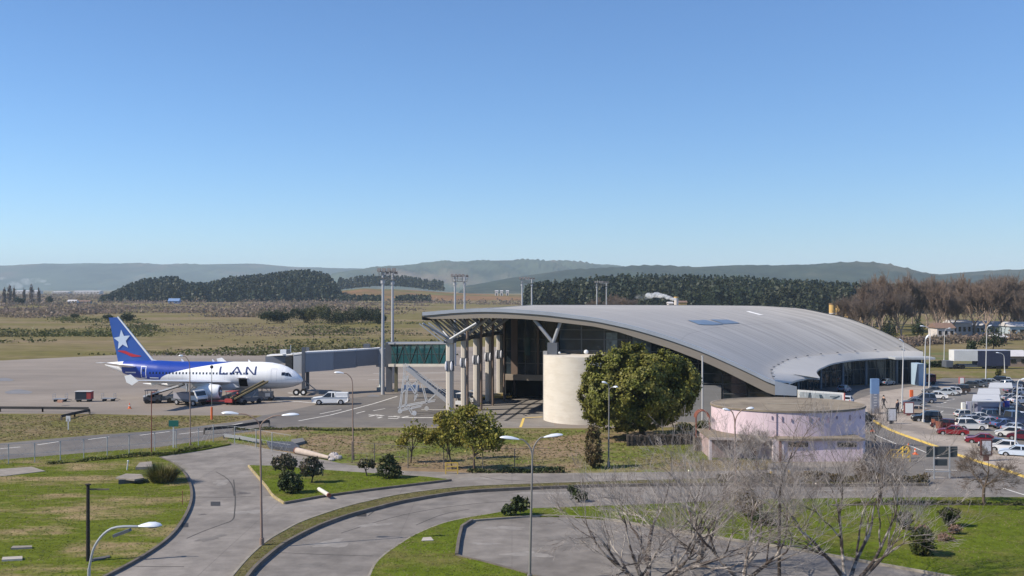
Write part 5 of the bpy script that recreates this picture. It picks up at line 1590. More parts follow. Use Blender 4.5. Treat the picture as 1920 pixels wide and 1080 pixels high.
t = street_lamp("silver curved-arm street lamp close up in the bottom left corner", b_, [AT(262, 987, Yb)], AT(167, 1066, Yb), mat("silver_pole", (.42, .44, .46), .4, .4, var=.08), r0=.09, r1=.055, L=.78, bend=.45)
p = AT(229, 999, Yb); MB().box((p.x, p.y, p.z), (.62, .22, .10), M=Matrix.Rotation(-.35, 3, 'Y')).build("arm_joint", m_steel_dark, t)
b_ = G(662, 862); Yb = b_.y
street_lamp("single-arm street lamp by the fence below the boarding stairs", b_, [AT(644, 700, Yb)], AT(661, 722, Yb), m_poler, L=.9)
b_ = G(1141, 875); Yb = b_.y
street_lamp("double-arm street lamp in front of the big evergreen tree", b_, [AT(1138, 719, Yb), AT(1150, 726, Yb - .3)], AT(1142, 734, Yb), m_pole, L=.5, r1=.045)
b_ = G(1381, 962); Yb = b_.y
street_lamp("double-arm street lamp standing before the pink drum wall", b_, [AT(1368, 770, Yb), AT(1400, 767, Yb)], AT(1378, 800, Yb), m_poler, L=.55)
b_ = G(357, 838); Yb = b_.y
street_lamp("single-arm street lamp behind the green sign, in front of the wing", b_, [AT(343, 668, Yb)], AT(356, 692, Yb), m_poler, L=.45, r0=.06)
def post(name, label, cat, u, vb, vt, r, m, z=0, ball=None, group=None):
    b = G(u, vb, z); t = thing(name, label, cat, b, 0, group)
    top = AT(u, vt, b.y)
    MB().tube([b, top], [r, r * .8], 8).build("pole", m, t, smooth='auto')
    if ball: MB().sphere(top, ball, 10, 8).build("head", m_trim, t, smooth=True)
    else: MB().cyl((top.x, top.y, 0), r * 1.3, top.z - .02, top.z + .05, 8).build("cap", m, t)
    return t
post("lamp_post", "thin rust-brown post at the corner of the left lawn", "post", 284, 853, 735, .055, m_rust)
post("ball_lamp_post", "slim post with a dark ball head and orange foot on the verge", "post", 397, 787, 688, .045, m_pole, ball=.22)
o = COL.objects[-1]
MB().cyl(G(397, 787), .13, 0, 1.6, 10).build("painted_foot", m_or, bpy.data.objects["ball_lamp_post"])
t = post("wooden_post", "thick dark wooden post standing on the left lawn", "post", 165, 1052, 909, .13, mat("dark_wood", (.035, .03, .026), .9, var=.3, scale=3), z=.16)
p = AT(186, 918, G(165, 1052, .16).y); MB().beam((p.x - .7, p.y + .1, p.z), (p.x + .55, p.y + .1, p.z), .05, .09).build("crossbar", m_kerb_dark, t)
post("marker_stake", "short rust-coloured stake near the kerb of the left lawn", "stake", 342, 946, 922, .03, m_rust, z=.16)
t = post("tall_pole", "tall pale grey pole right of the big evergreen tree", "pole", 1317, 800, 668, .11, m_polew)
# car-park lamps
def lot_lamp(label, ub, vb, ut, vt, uh, vh, L=.7):
    b = G(ub, vb, .03); Yb = b.y
    return street_lamp(label, b, [AT(uh, vh, Yb)], AT(ut, vt, Yb), m_polew, r0=.10, r1=.06, L=L)
lot_lamp("curved-arm lamp on the pavement edge behind the orange bins", 1731, 793, 1735, 645, 1735.5, 636)
lot_lamp("tall curved-arm lamp at the far end of the pavement", 1742, 733, 1744, 625, 1733, 612)
lot_lamp("straight pale lamp post on the pavement between two advertising panels", 1691, 772, 1694, 650, 1693, 641)
lot_lamp("curved-arm lamp on the verge before the dark truck trailer", 1848, 718, 1850, 625, 1853, 612)
lot_lamp("short curved-arm lamp beside the right end of the truck trailer", 1884, 700, 1883, 672, 1874, 662)
lot_lamp("curved-arm lamp among the parked cars at the right edge", 1903, 850, 1908, 722, 1914, 712)
lot_lamp("curved-arm lamp by the road below the grey houses", 1770, 678, 1771, 626, 1777, 616)

# floodlight masts
m_mast = mat("mast_grey", (.42, .42, .43), .5, .2, var=.08); m_flood = mat("flood_housing", (.16, .15, .15), .5)
m_floodl = mat("flood_glass", (.45, .42, .40), .3)
def mast_proto(label, b, h):
    t = thing("floodlight_mast", label, "floodlight mast", b, 0, "apron floodlight masts")
    MB().tube([(0, 0, 0), (0, 0, h)], [.30, .17], 12).build("pole", m_mast, t, smooth='auto', local=True)
    MB().box((.55, 0, h - .2), (2.6, .2, .12)).build("crossbar", m_mast, t, local=True)
    MB().box((.55, 0, h - 1.15), (2.3, .9, .08)).build("platform", m_flood, t, local=True)
    mb = MB()
    for x in (-.55, .55, 1.65): mb.beam((x, -.4, h - 1.1), (x, -.4, h - .2), .06)
    mb.beam((-.55, -.4, h - .65), (1.65, -.4, h - .65), .05); mb.build("guard_rail", m_flood, t, local=True)
    for k in range(4):
        x = -.55 + .75 * k
        f = MB().box((x, -.28, h + .08), (.55, .35, .45), M=Matrix.Rotation(-.5, 3, 'X')).build("floodlight", m_flood, t, local=True)
        MB().box((x, -.45, h), (.45, .03, .34), M=Matrix.Rotation(-.5, 3, 'X')).build("lens", m_floodl, f, local=True)
    MB().cyl((0, 0, 0), .34, h - 2.0, h - 1.5, 12).build("winch_box", m_mast, t, local=True)
    return t
mh = 19.0
ms = [("floodlight mast rising in front of the jet bridge rotunda", 718, 507), ("floodlight mast just right of the rotunda mast", 736, 512), ("left mast of the pair behind the terminal's airside tip", 853, 517), ("right mast of the pair behind the terminal's airside tip", 871, 518), ("left mast of the pair behind the crown of the roof", 979, 522), ("right mast of the pair behind the crown of the roof", 997, 523), ("left mast of the rightmost pair behind the roof", 1119, 529), ("right mast of the rightmost pair behind the roof", 1137, 530)]
proto = None
for k, (lb, u, v) in enumerate(ms):
    Y = (mh - H) * F / (CY - v) if v < 539 else 400
    if k == 0: Y = 157.0; hh = H + (CY - v) * Y / F
    elif k == 1: Y = 176.0; hh = H + (CY - v) * Y / F
    else: Y = {2: 215, 3: 222, 4: 270, 5: 280, 6: 330, 7: 342}[k]; hh = H + (CY - v) * Y / F
    b = Vector(((u - CX) * Y / F, Y, 0))
    if proto is None: proto = mast_proto(lb, b, mh)
    o = proto if k == 0 else dup(proto, b, 0, lb)
    s = hh / mh; o.scale = (s, s, s)
    if k % 2 == 1: o.rotation_euler = (0, 0, math.pi)

# ================================================================== signs and panels
def panel(name, label, cat, u, vb, vt, w_px, hpost_v, m_face, m_frame, z=0, Y=None, two=False, face_marks=None, th=.22):
    b = G(u, vb, z); Yb = b.y
    t = thing(name, label, cat, b, 0, None)
    l, r_, tz, bz = AT(u - w_px / 2, vt, Yb), AT(u + w_px / 2, vt, Yb), AT(u, vt, Yb).z, AT(u, hpost_v, Yb).z
    cx_ = (l.x + r_.x) / 2
    fr = MB().box((cx_, Yb, (tz + bz) / 2), (r_.x - l.x, th, tz - bz)).build("frame", m_frame, t)
    g_ = .12
    MB().box((cx_, Yb - th / 2, (tz + bz) / 2), (r_.x - l.x - 2 * g_, .04, tz - bz - 2 * g_)).build("face", m_face, t)
    if bz > z + .05:
        if two:
            for s in (-.3, .3): MB().beam((cx_ + s * (r_.x - l.x), Yb + .05, z), (cx_ + s * (r_.x - l.x), Yb + .05, bz), .12).build("post", m_alu, t)
        else:
            MB().box((cx_, Yb, (bz + z) / 2), ((r_.x - l.x) * .42, th * .9, bz - z)).build("post", m_frame, t)
    return t
m_face = mat("poster_pale", (.55, .55, .58), .4, var=.05); m_facew = mat("poster_white", (.8, .79, .76), .4, var=.03); m_dkframe = mat("panel_frame", (.05, .05, .055), .5); m_redf = mat("panel_red", (.42, .12, .11), .5)
panel("advertising_panel", "dark-framed grey advertising panel on the pavement behind the round building", "advertising panel", 1672, 795, 765, 18, 790, m_face, m_dkframe, .14)
panel("advertising_panel", "white advertising panel with a red side beside the parked cars", "advertising panel", 1704, 779, 754, 18, 776, m_facew, mat("panel_dull_red", (.2, .07, .07), .5), .14)
panel("advertising_panel", "small white and red panel at the far end of the pavement", "advertising panel", 1803, 723, 707, 10, 721, m_facew, m_redf, .14)
panel("advertising_panel", "grey advertising panel on a thin post beside the yellow kerb at right", "advertising panel", 1849, 864, 824, 21, 854, m_face, mat("panel_maroon", (.11, .035, .035), .5), .14)
panel("info_board", "red-orange bin-like board on the pavement near the car park entry", "board", 1709, 747, 731, 6, 746, m_or, m_or, .14)
t = thing("blue_totem", "tall blue and grey totem sign standing on the pavement", "totem sign", G(1640, 775, .14))
Yb = G(1640, 775, .14).y; a, b_ = AT(1632.5, 710, Yb), AT(1647.5, 772, Yb)
zm = AT(1640, 738, Yb).z
MB().box(((a.x + b_.x) / 2, Yb, (zm + .14) / 2), (b_.x - a.x, .5, zm - .14)).build("lower_panel", mat("totem_grey", (.24, .25, .29), .5, var=.1), t)
MB().box(((a.x + b_.x) / 2, Yb, (a.z + zm) / 2), (b_.x - a.x, .5, a.z - zm)).build("upper_panel", mat("totem_blue", (.16, .26, .44), .5, var=.1), t)
mb = MB()
for k in range(5): mb.box(((a.x + b_.x) / 2, Yb - .26, 1.2 + .35 * k), (.35 + .1 * (k % 2), .03, .12))
mb.build("sign_lines", mat("totem_text", (.5, .5, .52), .5), t)
# long white billboard with a drawing
t = thing("billboard", "long white billboard with a grey drawing behind the round building", "billboard", G(1538, 757))
Yb = 123.0; a, b_ = AT(1496, 731, Yb), AT(1577, 757, Yb); aR = AT(1577, 736, Yb)
p = [Vector((a.x, Yb, a.z - 1.6)), Vector((aR.x, Yb - 1.0, a.z - 1.75)), Vector((aR.x, Yb - 1.0, a.z - .28)), Vector((a.x, Yb, a.z))]
t.location = ((a.x + aR.x) / 2, Yb - .5, 0)
mb = MB(); o_ = Vector((.03, .25, 0)); mb.add(p + [x + o_ for x in p], [(0, 1, 2, 3), (7, 6, 5, 4), (0, 4, 5, 1), (1, 5, 6, 2), (2, 6, 7, 3), (3, 7, 4, 0)]); mb.build("board", m_facew, t)
def bp(f, g_, o=-.03):
    l = p[0].lerp(p[3], g_); r_ = p[1].lerp(p[2], g_); q = l.lerp(r_, f); return q + Vector((0, o, 0))
mb = MB(); mb.add([bp(.04, .12), bp(.95, .12), bp(.95, .86), bp(.04, .86)], [(0, 1, 2, 3)]); mb.build("print", mat("print_grey", (.42, .45, .47), .5, var=.35, scale=2.5), t)
mb = MB()
for q in (((.50, .1), (.62, .1), (.52, .75), (.46, .75)), ((.22, .45), (.30, .40), (.28, .85), (.24, .85)), ((.12, .3), (.36, .36), (.36, .42), (.12, .38)), ((.66, .2), (.92, .7), (.90, .78), (.64, .28)), ((.7, .6), (.85, .62), (.85, .68), (.7, .66))):
    mb.add([bp(*c, -.05) for c in q], [(0, 1, 2, 3)])
mb.build("drawing", mat("drawing_dark", (.06, .09, .12), .5), t)
for f in (.1, .5, .9): q = bp(f, 0, .1); MB().beam((q.x, q.y, 0), q, .12).build("post", m_steel_dark, t)
MB().beam(p[1] + Vector((.06, -.03, 0)), p[2] + Vector((.06, -.03, 0)), .1, .3).build("end_trim", m_redf, t)
# direction sign seen from behind
t = thing("road_sign", "dark back of a wide road sign with a smaller panel below it", "road sign", G(1764, 900))
Yb = G(1764, 898).y
m_sback = mat("sign_back", (.045, .055, .06), .5, var=.2, stretch=(1, 1, .2)); 
for u0, u1, v0, v1 in ((1737, 1750, 837, 857), (1752, 1779, 837, 857), (1781, 1795, 837, 857), (1753, 1776, 861, 873)):
    a, b_ = AT(u0, v0, Yb), AT(u1, v1, Yb); MB().box(((a.x + b_.x) / 2, Yb, (a.z + b_.z) / 2), (b_.x - a.x, .08, a.z - b_.z)).build("panel", m_sback, t)
for u in (1750.5, 1779.5): a = AT(u, 836, Yb); MB().beam((a.x, Yb - .08, 0), (a.x, Yb - .08, a.z), .1).build("post", m_alu, t)
a, b_ = AT(1735, 884, Yb), AT(1782, 884, Yb); MB().beam((a.x, Yb - .08, a.z), (b_.x, Yb - .08, a.z), .06).build("rail", m_alu, t)
# green sign and small white marker on the left
b_ = G(325, 842); t = thing("green_sign", "small green sign on a pale post beside the service road", "sign", b_)
a = AT(325.5, 794, b_.y); MB().box((a.x, b_.y, a.z), (1.0, .08, .62)).build("panel", mat("sign_green", (.015, .12, .10), .5), t); MB().beam(b_, (b_.x, b_.y + .06, a.z), .12).build("post", m_polew, t)
b_ = G(128, 806); t = thing("marker_post", "short white marker post with a square head on the verge", "marker", b_)
a = AT(128, 785, b_.y); MB().box((a.x, b_.y, a.z), (.5, .1, .62)).build("plate", m_wsteel, t); MB().beam(b_, a, .1).build("post", m_wsteel, t)
# barriers
m_yel = mat("barrier_yellow", (.62, .42, .08), .6, var=.1)
def hurdle(label, u, v, w, h, d=.6, z=0):
    b = G(u, v, z); t = thing("yellow_barrier", label, "barrier", b, .1)
    for s in (-1, 1):
        MB().beam((s * w / 2, 0, 0), (s * w / 2, 0, h), .09).build("leg", m_yel, t, local=True)
        MB().beam((s * w / 2, d, 0), (s * w / 2, 0, h), .07).build("brace", m_yel, t, local=True)
    for k in (.35, .68, 1.0): MB().beam((-w / 2, 0, h * k), (w / 2, 0, h * k), .08).build("rail", m_yel, t, local=True)
    return t
hurdle("yellow tube frame barrier at the tip of the grass island", 847, 889, 1.05, 1.0)
hurdle("yellow barrier frames beside the round building", 1688, 866, 1.9, 1.15, 1.4, .03)
o = hurdle("second yellow barrier leaning right behind the first near the cones", 1698, 860, 1.0, 1.2, 1.2, .03); o.rotation_euler = (0, 0, .7)
def bollard(label, u, v, m, h=.5, z=0):
    b = G(u, v, z); t = thing("bollard", label, "bollard", b, 0, "yellow bollards by the annex"); MB().cyl((0, 0, 0), .11, 0, h, 10).build("post", m, t, local=True, smooth='auto'); MB().cyl((0, 0, 0), .14, h - .1, h, 10).build("cap", m_wsteel, t, local=True); return t
bollard("short yellow bollard left of its pair below the annex", 1446, 891, m_yel); bollard("short yellow bollard right of its pair below the annex", 1480, 889, m_yel)
def bin_(label, u, v):
    b = G(u, v, .14); t = thing("orange_bin", label, "bin", b, .1, "orange bins on the pavement"); MB().cyl((0, 0, 0), .36, 0, 1.0, 14, r2=.42).build("drum", m_rust, t, local=True, smooth='auto'); MB().cyl((0, 0, 0), .45, .95, 1.05, 14).build("rim", m_trim, t, local=True, smooth='auto')
bin_("rust-orange bin on the pavement, left of the two by the red car", 1753, 800); bin_("rust-orange bin on the pavement, right of the two by the red car", 1761, 804)

# ================================================================== lawn objects, pipes, rails, fences
def slab(name, label, cat, px, h, m, z=0.16):
    P = [G(u, v, z) for u, v in px]; c = sum(P, Vector()) / len(P)
    t = thing(name, label, cat, c)
    MB().prism(P, z - .1, z + h).build("slab", m, t)
    return t
m_slabc = mat("weathered_slab", (.25, .22, .19), .9, var=.25, scale=1.2)
slab("concrete_slab", "flat grey concrete slab at the left edge by the fence", "slab", [(-30, 894), (10, 893), (85, 884), (60, 876), (0, 880), (-30, 882)], .05, m_slabc)
t = slab("inspection_pit", "raised concrete pit with a dark overhanging lid on the left lawn", "pit", [(222, 908), (268, 904), (268, 898), (232, 899)], .35, mat("pit_wall", (.10, .095, .09), .9))
P = [G(u, v, .5) for u, v in ((217, 897), (252, 901), (270, 898), (265, 891), (236, 890))]; MB().prism(P, .46, .6).build("lid", m_slabc, t)
slab("concrete_slab", "pale concrete slab next to the grass clump", "slab", [(254, 881), (286, 880), (284, 870), (262, 872)], .25, m_slabc)
slab("concrete_block", "narrow pale block lying near the left edge, upper of two", "block", [(20, 1031), (60, 1029), (60, 1026), (24, 1027)], .12, m_slabc)
slab("concrete_block", "narrow pale block lying near the left edge, lower of two", "block", [(3, 1053), (42, 1051), (42, 1046), (5, 1048)], .12, mat("pale_block", (.4, .36, .32), .9, var=.2))
slab("concrete_block", "thin grey slab in the grass at the foot of the wooden post", "block", [(170, 1054), (206, 1046), (206, 1043), (176, 1048)], .08, mat("pit_wall", (.1, .095, .09), .9))
slab("drain_cover", "pale drain cover in the grass beside the bottom road", "cover", [(790, 1015), (813, 1014), (808, 1008), (793, 1009)], .05, mat("pale_block", (.4, .36, .32), .9, var=.2), .12)
b_ = G(238, 881, .16); t = thing("hydrant_pipe", "small white standpipe beside the pale slab", "standpipe", b_); MB().tube([b_, b_ + Vector((.1, 0, .75))], .06, 8).build("pipe", m_wsteel, t); MB().sphere(b_ + Vector((.1, 0, .78)), .1, 8, 6).build("cap", m_wsteel, t)
a, b_ = G(598, 917, .33), G(616, 928, .33)
t = thing("fallen_post", "white post lying on the grass island", "post", a); MB().tube([a, b_], .16, 12).build("shaft", mat("old_white", (.55, .52, .47), .8, var=.15), t, smooth='auto'); MB().tube([b_, b_ + (b_ - a) * .08], .17, 12).build("band", m_rust, t)
a, b_ = G(557, 845, .35), G(617, 858, .25)
t = thing("concrete_pipe", "pale concrete pipe lying by the ditch", "pipe", a); MB().tube([a, a.lerp(b_, .5), b_], [.33, .27, .16], 14).build("barrel", mat("pipe_cream", (.42, .35, .3), .85, var=.2, scale=2), t, smooth='auto'); MB().tube([a, a - (b_ - a) * .02], .36, 14).build("collar", m_rust, t)
rk = random.Random(8)
def rock(label, u, v, s):
    b = G(u, v); t = thing("boulder", label, "boulder", b, 0, "pale boulders by the ditch"); mb = MB().sphere((0, 0, s * .4), (s, s * .8, s * .6), 9, 7); mb.v = [(x * rk.uniform(.85, 1.15), y * rk.uniform(.85, 1.15), z * rk.uniform(.85, 1.1)) for x, y, z in mb.v]; mb.build("stone", mat("pale_stone", (.42, .38, .37), .9, var=.35, scale=2), t, local=True)
rock("largest pale boulder beside the end of the pipe", 626, 859, .55); rock("pale boulder right of the largest one at the ditch", 634, 861, .42); rock("small pale boulder below the others at the ditch", 622, 864, .33)
# ditch: dark culvert slabs and pond
t = thing("culvert", "dark concrete culvert lying in the ditch behind the fence", "culvert", G(530, 842))
P = [(500, 833), (548, 834), (562, 843), (555, 848), (506, 842)]; MB().prism([G(u, v) for u, v in P], 0, .35).build("headwall", mat("culvert_dark", (.07, .075, .09), .8, var=.2), t); MB().prism([G(u, v) for u, v in ((546, 829), (568, 826), (572, 832), (552, 837))], 0, .3).build("cover", mat("culvert_grey", (.16, .155, .15), .9), t)
def rail(label, px, h, m, n=6):
    P = [G(u, v) for u, v in px]; t = thing("guard_rail", label, "guard rail", P[0])
    mb = MB()
    for a, b in zip(P[:-1], P[1:]): mb.beam(a + Vector((0, 0, h)), b + Vector((0, 0, h)), .10, .34)
    mb.build("beam", m, t)
    for a, b in zip(P[:-1], P[1:]):
        k = max(2, int((b - a).length / 3))
        for i in range(k): q = a.lerp(b, i / (k - 1)); MB().beam(q, q + Vector((0, 0, h)), .16).build("post", m_kerb_dark, t)
    return t
m_rail = mat("dark_rail", (.045, .042, .042), .7, var=.2)
rail("long dark guard rail at the left edge of the apron", [(-60, 771), (0, 772), (80, 772.5), (166, 773.5)], .55, m_rail)
rail("short slanted dark rail where the left guard rail ends", [(168, 776), (140, 782), (115, 788)], .5, m_rail)
rail("dark guard rail over the culvert along the service road", [(383, 815), (440, 809), (505, 799)], .6, m_rail)
rail("lower pale pipe rail beside the culvert fence", [(420, 822), (450, 826), (490, 834)], .35, m_steel)
def fence(label, px, h, step, m, mesh=True):
    P = [G(u, v) for u, v in px]; t = thing("chain_link_fence", label, "fence", P[0])
    tot = 0
    for a, b in zip(P[:-1], P[1:]):
        k = max(1, round((b - a).length / step))
        for i in range(k): q = a.lerp(b, i / k); MB().tube([q, q + Vector((0, 0, h))], .045, 6).build("post", m, t)
    mb = MB()
    for a, b in zip(P[:-1], P[1:]):
        for z in (h, h * .05, h * .5): mb.beam(a + Vector((0, 0, z)), b + Vector((0, 0, z)), .022 if z < h else .03)
        n = int((b - a).length / .8)
        for i in range(n):
            q = a.lerp(b, i / n); q2 = a.lerp(b, min(1, (i + 2.2) / n))
            mb.beam(q, q2 + Vector((0, 0, h)), .008); mb.beam(q + Vector((0, 0, h)), q2, .008)
    mb.build("wire_mesh", m, t)
    return t
m_fen = mat("galvanised_wire", (.36, .37, .38), .5, .2, var=.1)
m_fend = mat("dull_wire", (.13, .12, .11), .7, .1, var=.2)
fence("pale chain-link fence along the service road beyond the left lawn", [(-40, 877), (16, 873), (65, 870), (113, 866), (157, 862), (201, 857), (242, 853), (290, 848), (330, 843), (372, 838), (400, 831)], 2.0, 3.6, m_fen)
fence("chain-link fence around the ditch beside the culvert", [(400, 831), (440, 833), (480, 840), (510, 846), (545, 852)], 1.9, 2.6, m_fen)
fence("dull wire fence along the bank behind the small trees", [(660, 868), (702, 872), (765, 878), (832, 880), (905, 882), (965, 883), (1030, 882)], 2.0, 3.0, m_fend)

# ================================================================== cars and car park
protos = {k: make_car(k, "x", "car") for k in ('sedan', 'hatch', 'suv')}
protos['pickup'] = make_car('pickup', "x", "car")
used = set()
CAR = [
 ('sedan', 1713, 761, 2.95, (.12, .14, .18), "dark blue-grey sedan nearest the white advertising panel"),
 ('suv', 1731, 755, 2.9, (.05, .07, .12), "dark blue off-roader in the row along the pavement"),
 ('sedan', 1754, 748, 2.85, (.65, .65, .66), "white sedan between dark cars in the row along the pavement"),
 ('sedan', 1772, 741, 2.8, (.42, .46, .5), "silver sedan farther along the pavement row"),
 ('suv', 1797, 737, 2.8, (.05, .035, .03), "dark brown car under the small white and red panel"),
 ('hatch', 1817, 727, 2.7, (.04, .045, .05), "black hatchback, nearest of the far row of dark cars"),
 ('sedan', 1832, 725, 2.7, (.07, .09, .12), "dark blue sedan in the far row, second from the left"),
 ('hatch', 1843, 723, 2.7, (.10, .12, .14), "dark grey hatchback in the far row behind the sun shades"),
 ('suv', 1868, 720, 2.7, (.02, .02, .025), "black off-roader in the farthest row left of the end canopy"),
 ('sedan', 1716, 776, 2.95, (.42, .33, .26), "tan sedan partly hidden behind the white advertising panel"),
 ('suv', 1737, 791, 2.95, (.015, .015, .018), "black car in shade at the pavement corner"),
 ('hatch', 1769, 803, 2.75, (.07, .012, .018), "maroon hatchback behind the orange bins"),
 ('sedan', 1786, 816, 2.75, (.19, .012, .02), "red sedan parked nose to the kerb below the maroon hatchback"),
 ('sedan', 1841, 832, 2.75, (.2, .012, .025), "red sedan half hidden behind the grey advertising panel"),
 ('hatch', 1882, 846, 2.7, (.7, .7, .72), "white hatchback near the lamp at the right edge"),
 ('sedan', 1907, 856, 2.7, (.55, .62, .72), "pale blue-white sedan at the right edge, nearest row"),
 ('suv', 1820, 806, -.08, (.72, .70, .67), "white off-roader in the middle of the car park"),
 ('sedan', 1856, 799, .15, (.4, .42, .48), "silver sedan beside the white off-roader"),
 ('sedan', 1886, 803, .15, (.09, .13, .26), "blue sedan right of the silver sedan"),
 ('suv', 1867, 788, .1, (.11, .15, .22), "dark blue off-roader in front of the lavender wall"),
 ('hatch', 1813, 785, .1, (.5, .51, .52), "pale grey hatchback left of the lavender wall"),
 ('sedan', 1839, 790, .1, (.5, .52, .55), "silver-white sedan below the lavender wall"),
 ('hatch', 1893, 819, 2.6, (.6, .6, .6), "white hatchback with red lights near the right edge"),
 ('hatch', 1915, 825, 2.6, (.10, .012, .025), "maroon hatchback at the right edge of the picture"),
 ('suv', 1917, 793, .2, (.7, .7, .7), "white off-roader cut off by the right edge"),
 ('sedan', 1908, 773, .2, (.05, .045, .055), "dark sedan right of the lavender wall's red end"),
 ('sedan', 1914, 757, .2, (.6, .6, .63), "white sedan behind the dark one near the right edge"),
 ('sedan', 1903, 738, .2, (.14, .12, .16), "dark mauve sedan beside the far sun shade"),
 ('hatch', 1590, 757, 1.1, (.6, .62, .66), "white hatchback at the drop-off kerb by the billboard"),
 ('sedan', 1560, 752, 1.0, (.10, .13, .2), "dark blue sedan in the shade before the terminal doors"),
 ('hatch', 1583, 735, .9, (.25, .28, .34), "grey-blue hatchback at the drop-off under the canopy"),
 ('sedan', 1663, 722, .7, (.2, .24, .3), "grey sedan in shade along the far part of the facade"),
 ('sedan', 1619, 789, .6, (.02, .03, .02), "dark green car passing behind the round building"),
 ('sedan', 1750, 738, 2.85, (.10, .11, .13), "charcoal sedan behind the silver one in the pavement row"),
 ('hatch', 1784, 739, 2.8, (.5, .5, .52), "pale silver hatchback next to the dark brown car"),
 ('sedan', 1855, 722, 2.7, (.3, .32, .35), "grey sedan in the far row, right of the dark grey hatchback"),
 ('hatch', 1880, 719, 2.7, (.5, .5, .5), "pale hatchback at the right end of the far row"),
 ('suv', 1895, 728, .2, (.35, .36, .4), "silver off-roader beside the farthest sun shade"),
 ('sedan', 1912, 727, .2, (.03, .03, .04), "black sedan at the right edge behind the sun shades"),
 ('hatch', 1918, 741, .2, (.55, .56, .6), "pale hatchback at the right edge beside the mauve sedan"),
 ('sedan', 1897, 752, .2, (.3, .31, .34), "mid-grey sedan right of the middle sun shade"),
 ('suv', 1898, 783, .12, (.05, .055, .075), "black off-roader right of the lavender wall's blue end"),
 ('hatch', 1828, 796, .0, (.25, .26, .3), "grey hatchback squeezed behind the white off-roader"),
 ('sedan', 1907, 811, .15, (.28, .3, .36), "grey sedan near the right edge behind the maroon hatchback"),
 ('sedan', 1868, 842, 2.7, (.08, .09, .12), "dark sedan between the red sedan and the white hatchback"),
]
for k, u, v, rz, c, lb in CAR:
    inlot = u > 1695
    loc = G(u, v, .03 if inlot else .026)
    if k not in used:
        o = protos[k]; used.add(k); o.location = loc; o.rotation_euler = (0, 0, rz); o["label"] = lb
        for x in [o] + kids(o):
            x.color = (*c, 1)
    else:
        o = dup(protos[k], loc, rz, lb, color=(*c, 1))
    o["group"] = "cars parked by the terminal"
    o.scale = (.76, .76, .76)
pk_ = protos['pickup']; pk_.location = G(1900, 797, .03); pk_.rotation_euler = (0, 0, .15); pk_["label"] = "dark blue pickup truck behind the blue sedan"; pk_["category"] = "pickup truck"; pk_["group"] = "cars parked by the terminal"
for x in [pk_] + kids(pk_): x.color = (.06, .09, .17, 1)
# sun shades with white roofs
m_shade = mat("white_sheet_roof", (.5, .5, .5), .5, var=.06)
for k, (u0, u1, v0, v1, vb, lb) in enumerate(((1822, 1876, 742, 752, 790, "nearest white sun-shade roof just behind the lavender wall"), (1832, 1876, 731, 739, 766, "middle white sun-shade roof of the three in the car park"), (1853, 1899, 720, 727, 748, "farthest white sun-shade roof of the three in the car park"))):
    Yb = G(0, vb, .03).y
    a, b_, c, d = AT(u0, v1, Yb), AT(u1, v1, Yb), AT(u1 + 1, v0, Yb + 4.5), AT(u0 + 6, v0, Yb + 4.5)
    t = thing("sun_shade", lb, "sun shade", ((a.x + b_.x) / 2, Yb, .03), 0, "white sun shades in the car park")
    zr = a.z
    P = [Vector((a.x, Yb, zr)), Vector((b_.x, Yb, zr)), Vector((c.x, Yb + 5, zr + .25)), Vector((d.x, Yb + 5, zr + .25))]
    MB().prism(P, zr - .12, lambda p: zr + (.3 if p.y > Yb + 2 else 0)).build("roof", m_shade, t)
    for q in P: MB().beam((q.x, q.y + (.15 if q.y < Yb + 2 else -.15), .03), (q.x, q.y + (.15 if q.y < Yb + 2 else -.15), zr - .1), .12).build("post", m_alu, t)
# lavender advertising wall with a red and blue end
Yb = G(0, 780, .03).y; a, b_ = AT(1812, 753, Yb), AT(1881, 778, Yb)
t = thing("advertising_wall", "pale lavender advertising wall with a small dark figure logo in the car park", "advertising wall", ((a.x + b_.x) / 2, Yb, .03))
MB().box(((a.x + b_.x) / 2, Yb, (a.z + .03) / 2), (b_.x - a.x, .2, a.z - .03)).build("panel", mat("lavender_panel", (.45, .45, .57), .6, var=.05), t)
def wp(u, v): return AT(u, v, Yb - .12)
mb = MB(); mb.add([wp(1823, 773), wp(1827, 773), wp(1826, 766), wp(1823.5, 766)], [(0, 1, 2, 3)]); mb.add([wp(1822, 765), wp(1828, 765), wp(1834, 759), wp(1829, 757), wp(1824, 758)], [(0, 1, 2, 3, 4)]); mb.add([wp(1840, 764), wp(1872, 764.5), wp(1872, 763), wp(1840, 762.5)], [(0, 1, 2, 3)]); mb.build("logo", mat("logo_dark", (.07, .07, .14), .6), t)
mb = MB(); mb.add([wp(1880, 776), wp(1884, 776), wp(1884, 755), wp(1880, 755)], [(0, 1, 2, 3)]); mb.build("red_end", m_redf, t)
mb = MB(); c = AT(1887, 766, Yb); mb.box((c.x, Yb, c.z), (.75, .22, 2.0)); mb.build("blue_end", mat("deep_blue", (.03, .04, .25), .6), t)
p = AT(1806, 760, Yb); MB().box((p.x, Yb, p.z / 2 + .2), (.4, .4, p.z + .3)).build("pier", m_facew, t); MB().box((p.x, Yb - .02, .5), (.45, .45, .9)).build("pier_foot", m_yel, t)

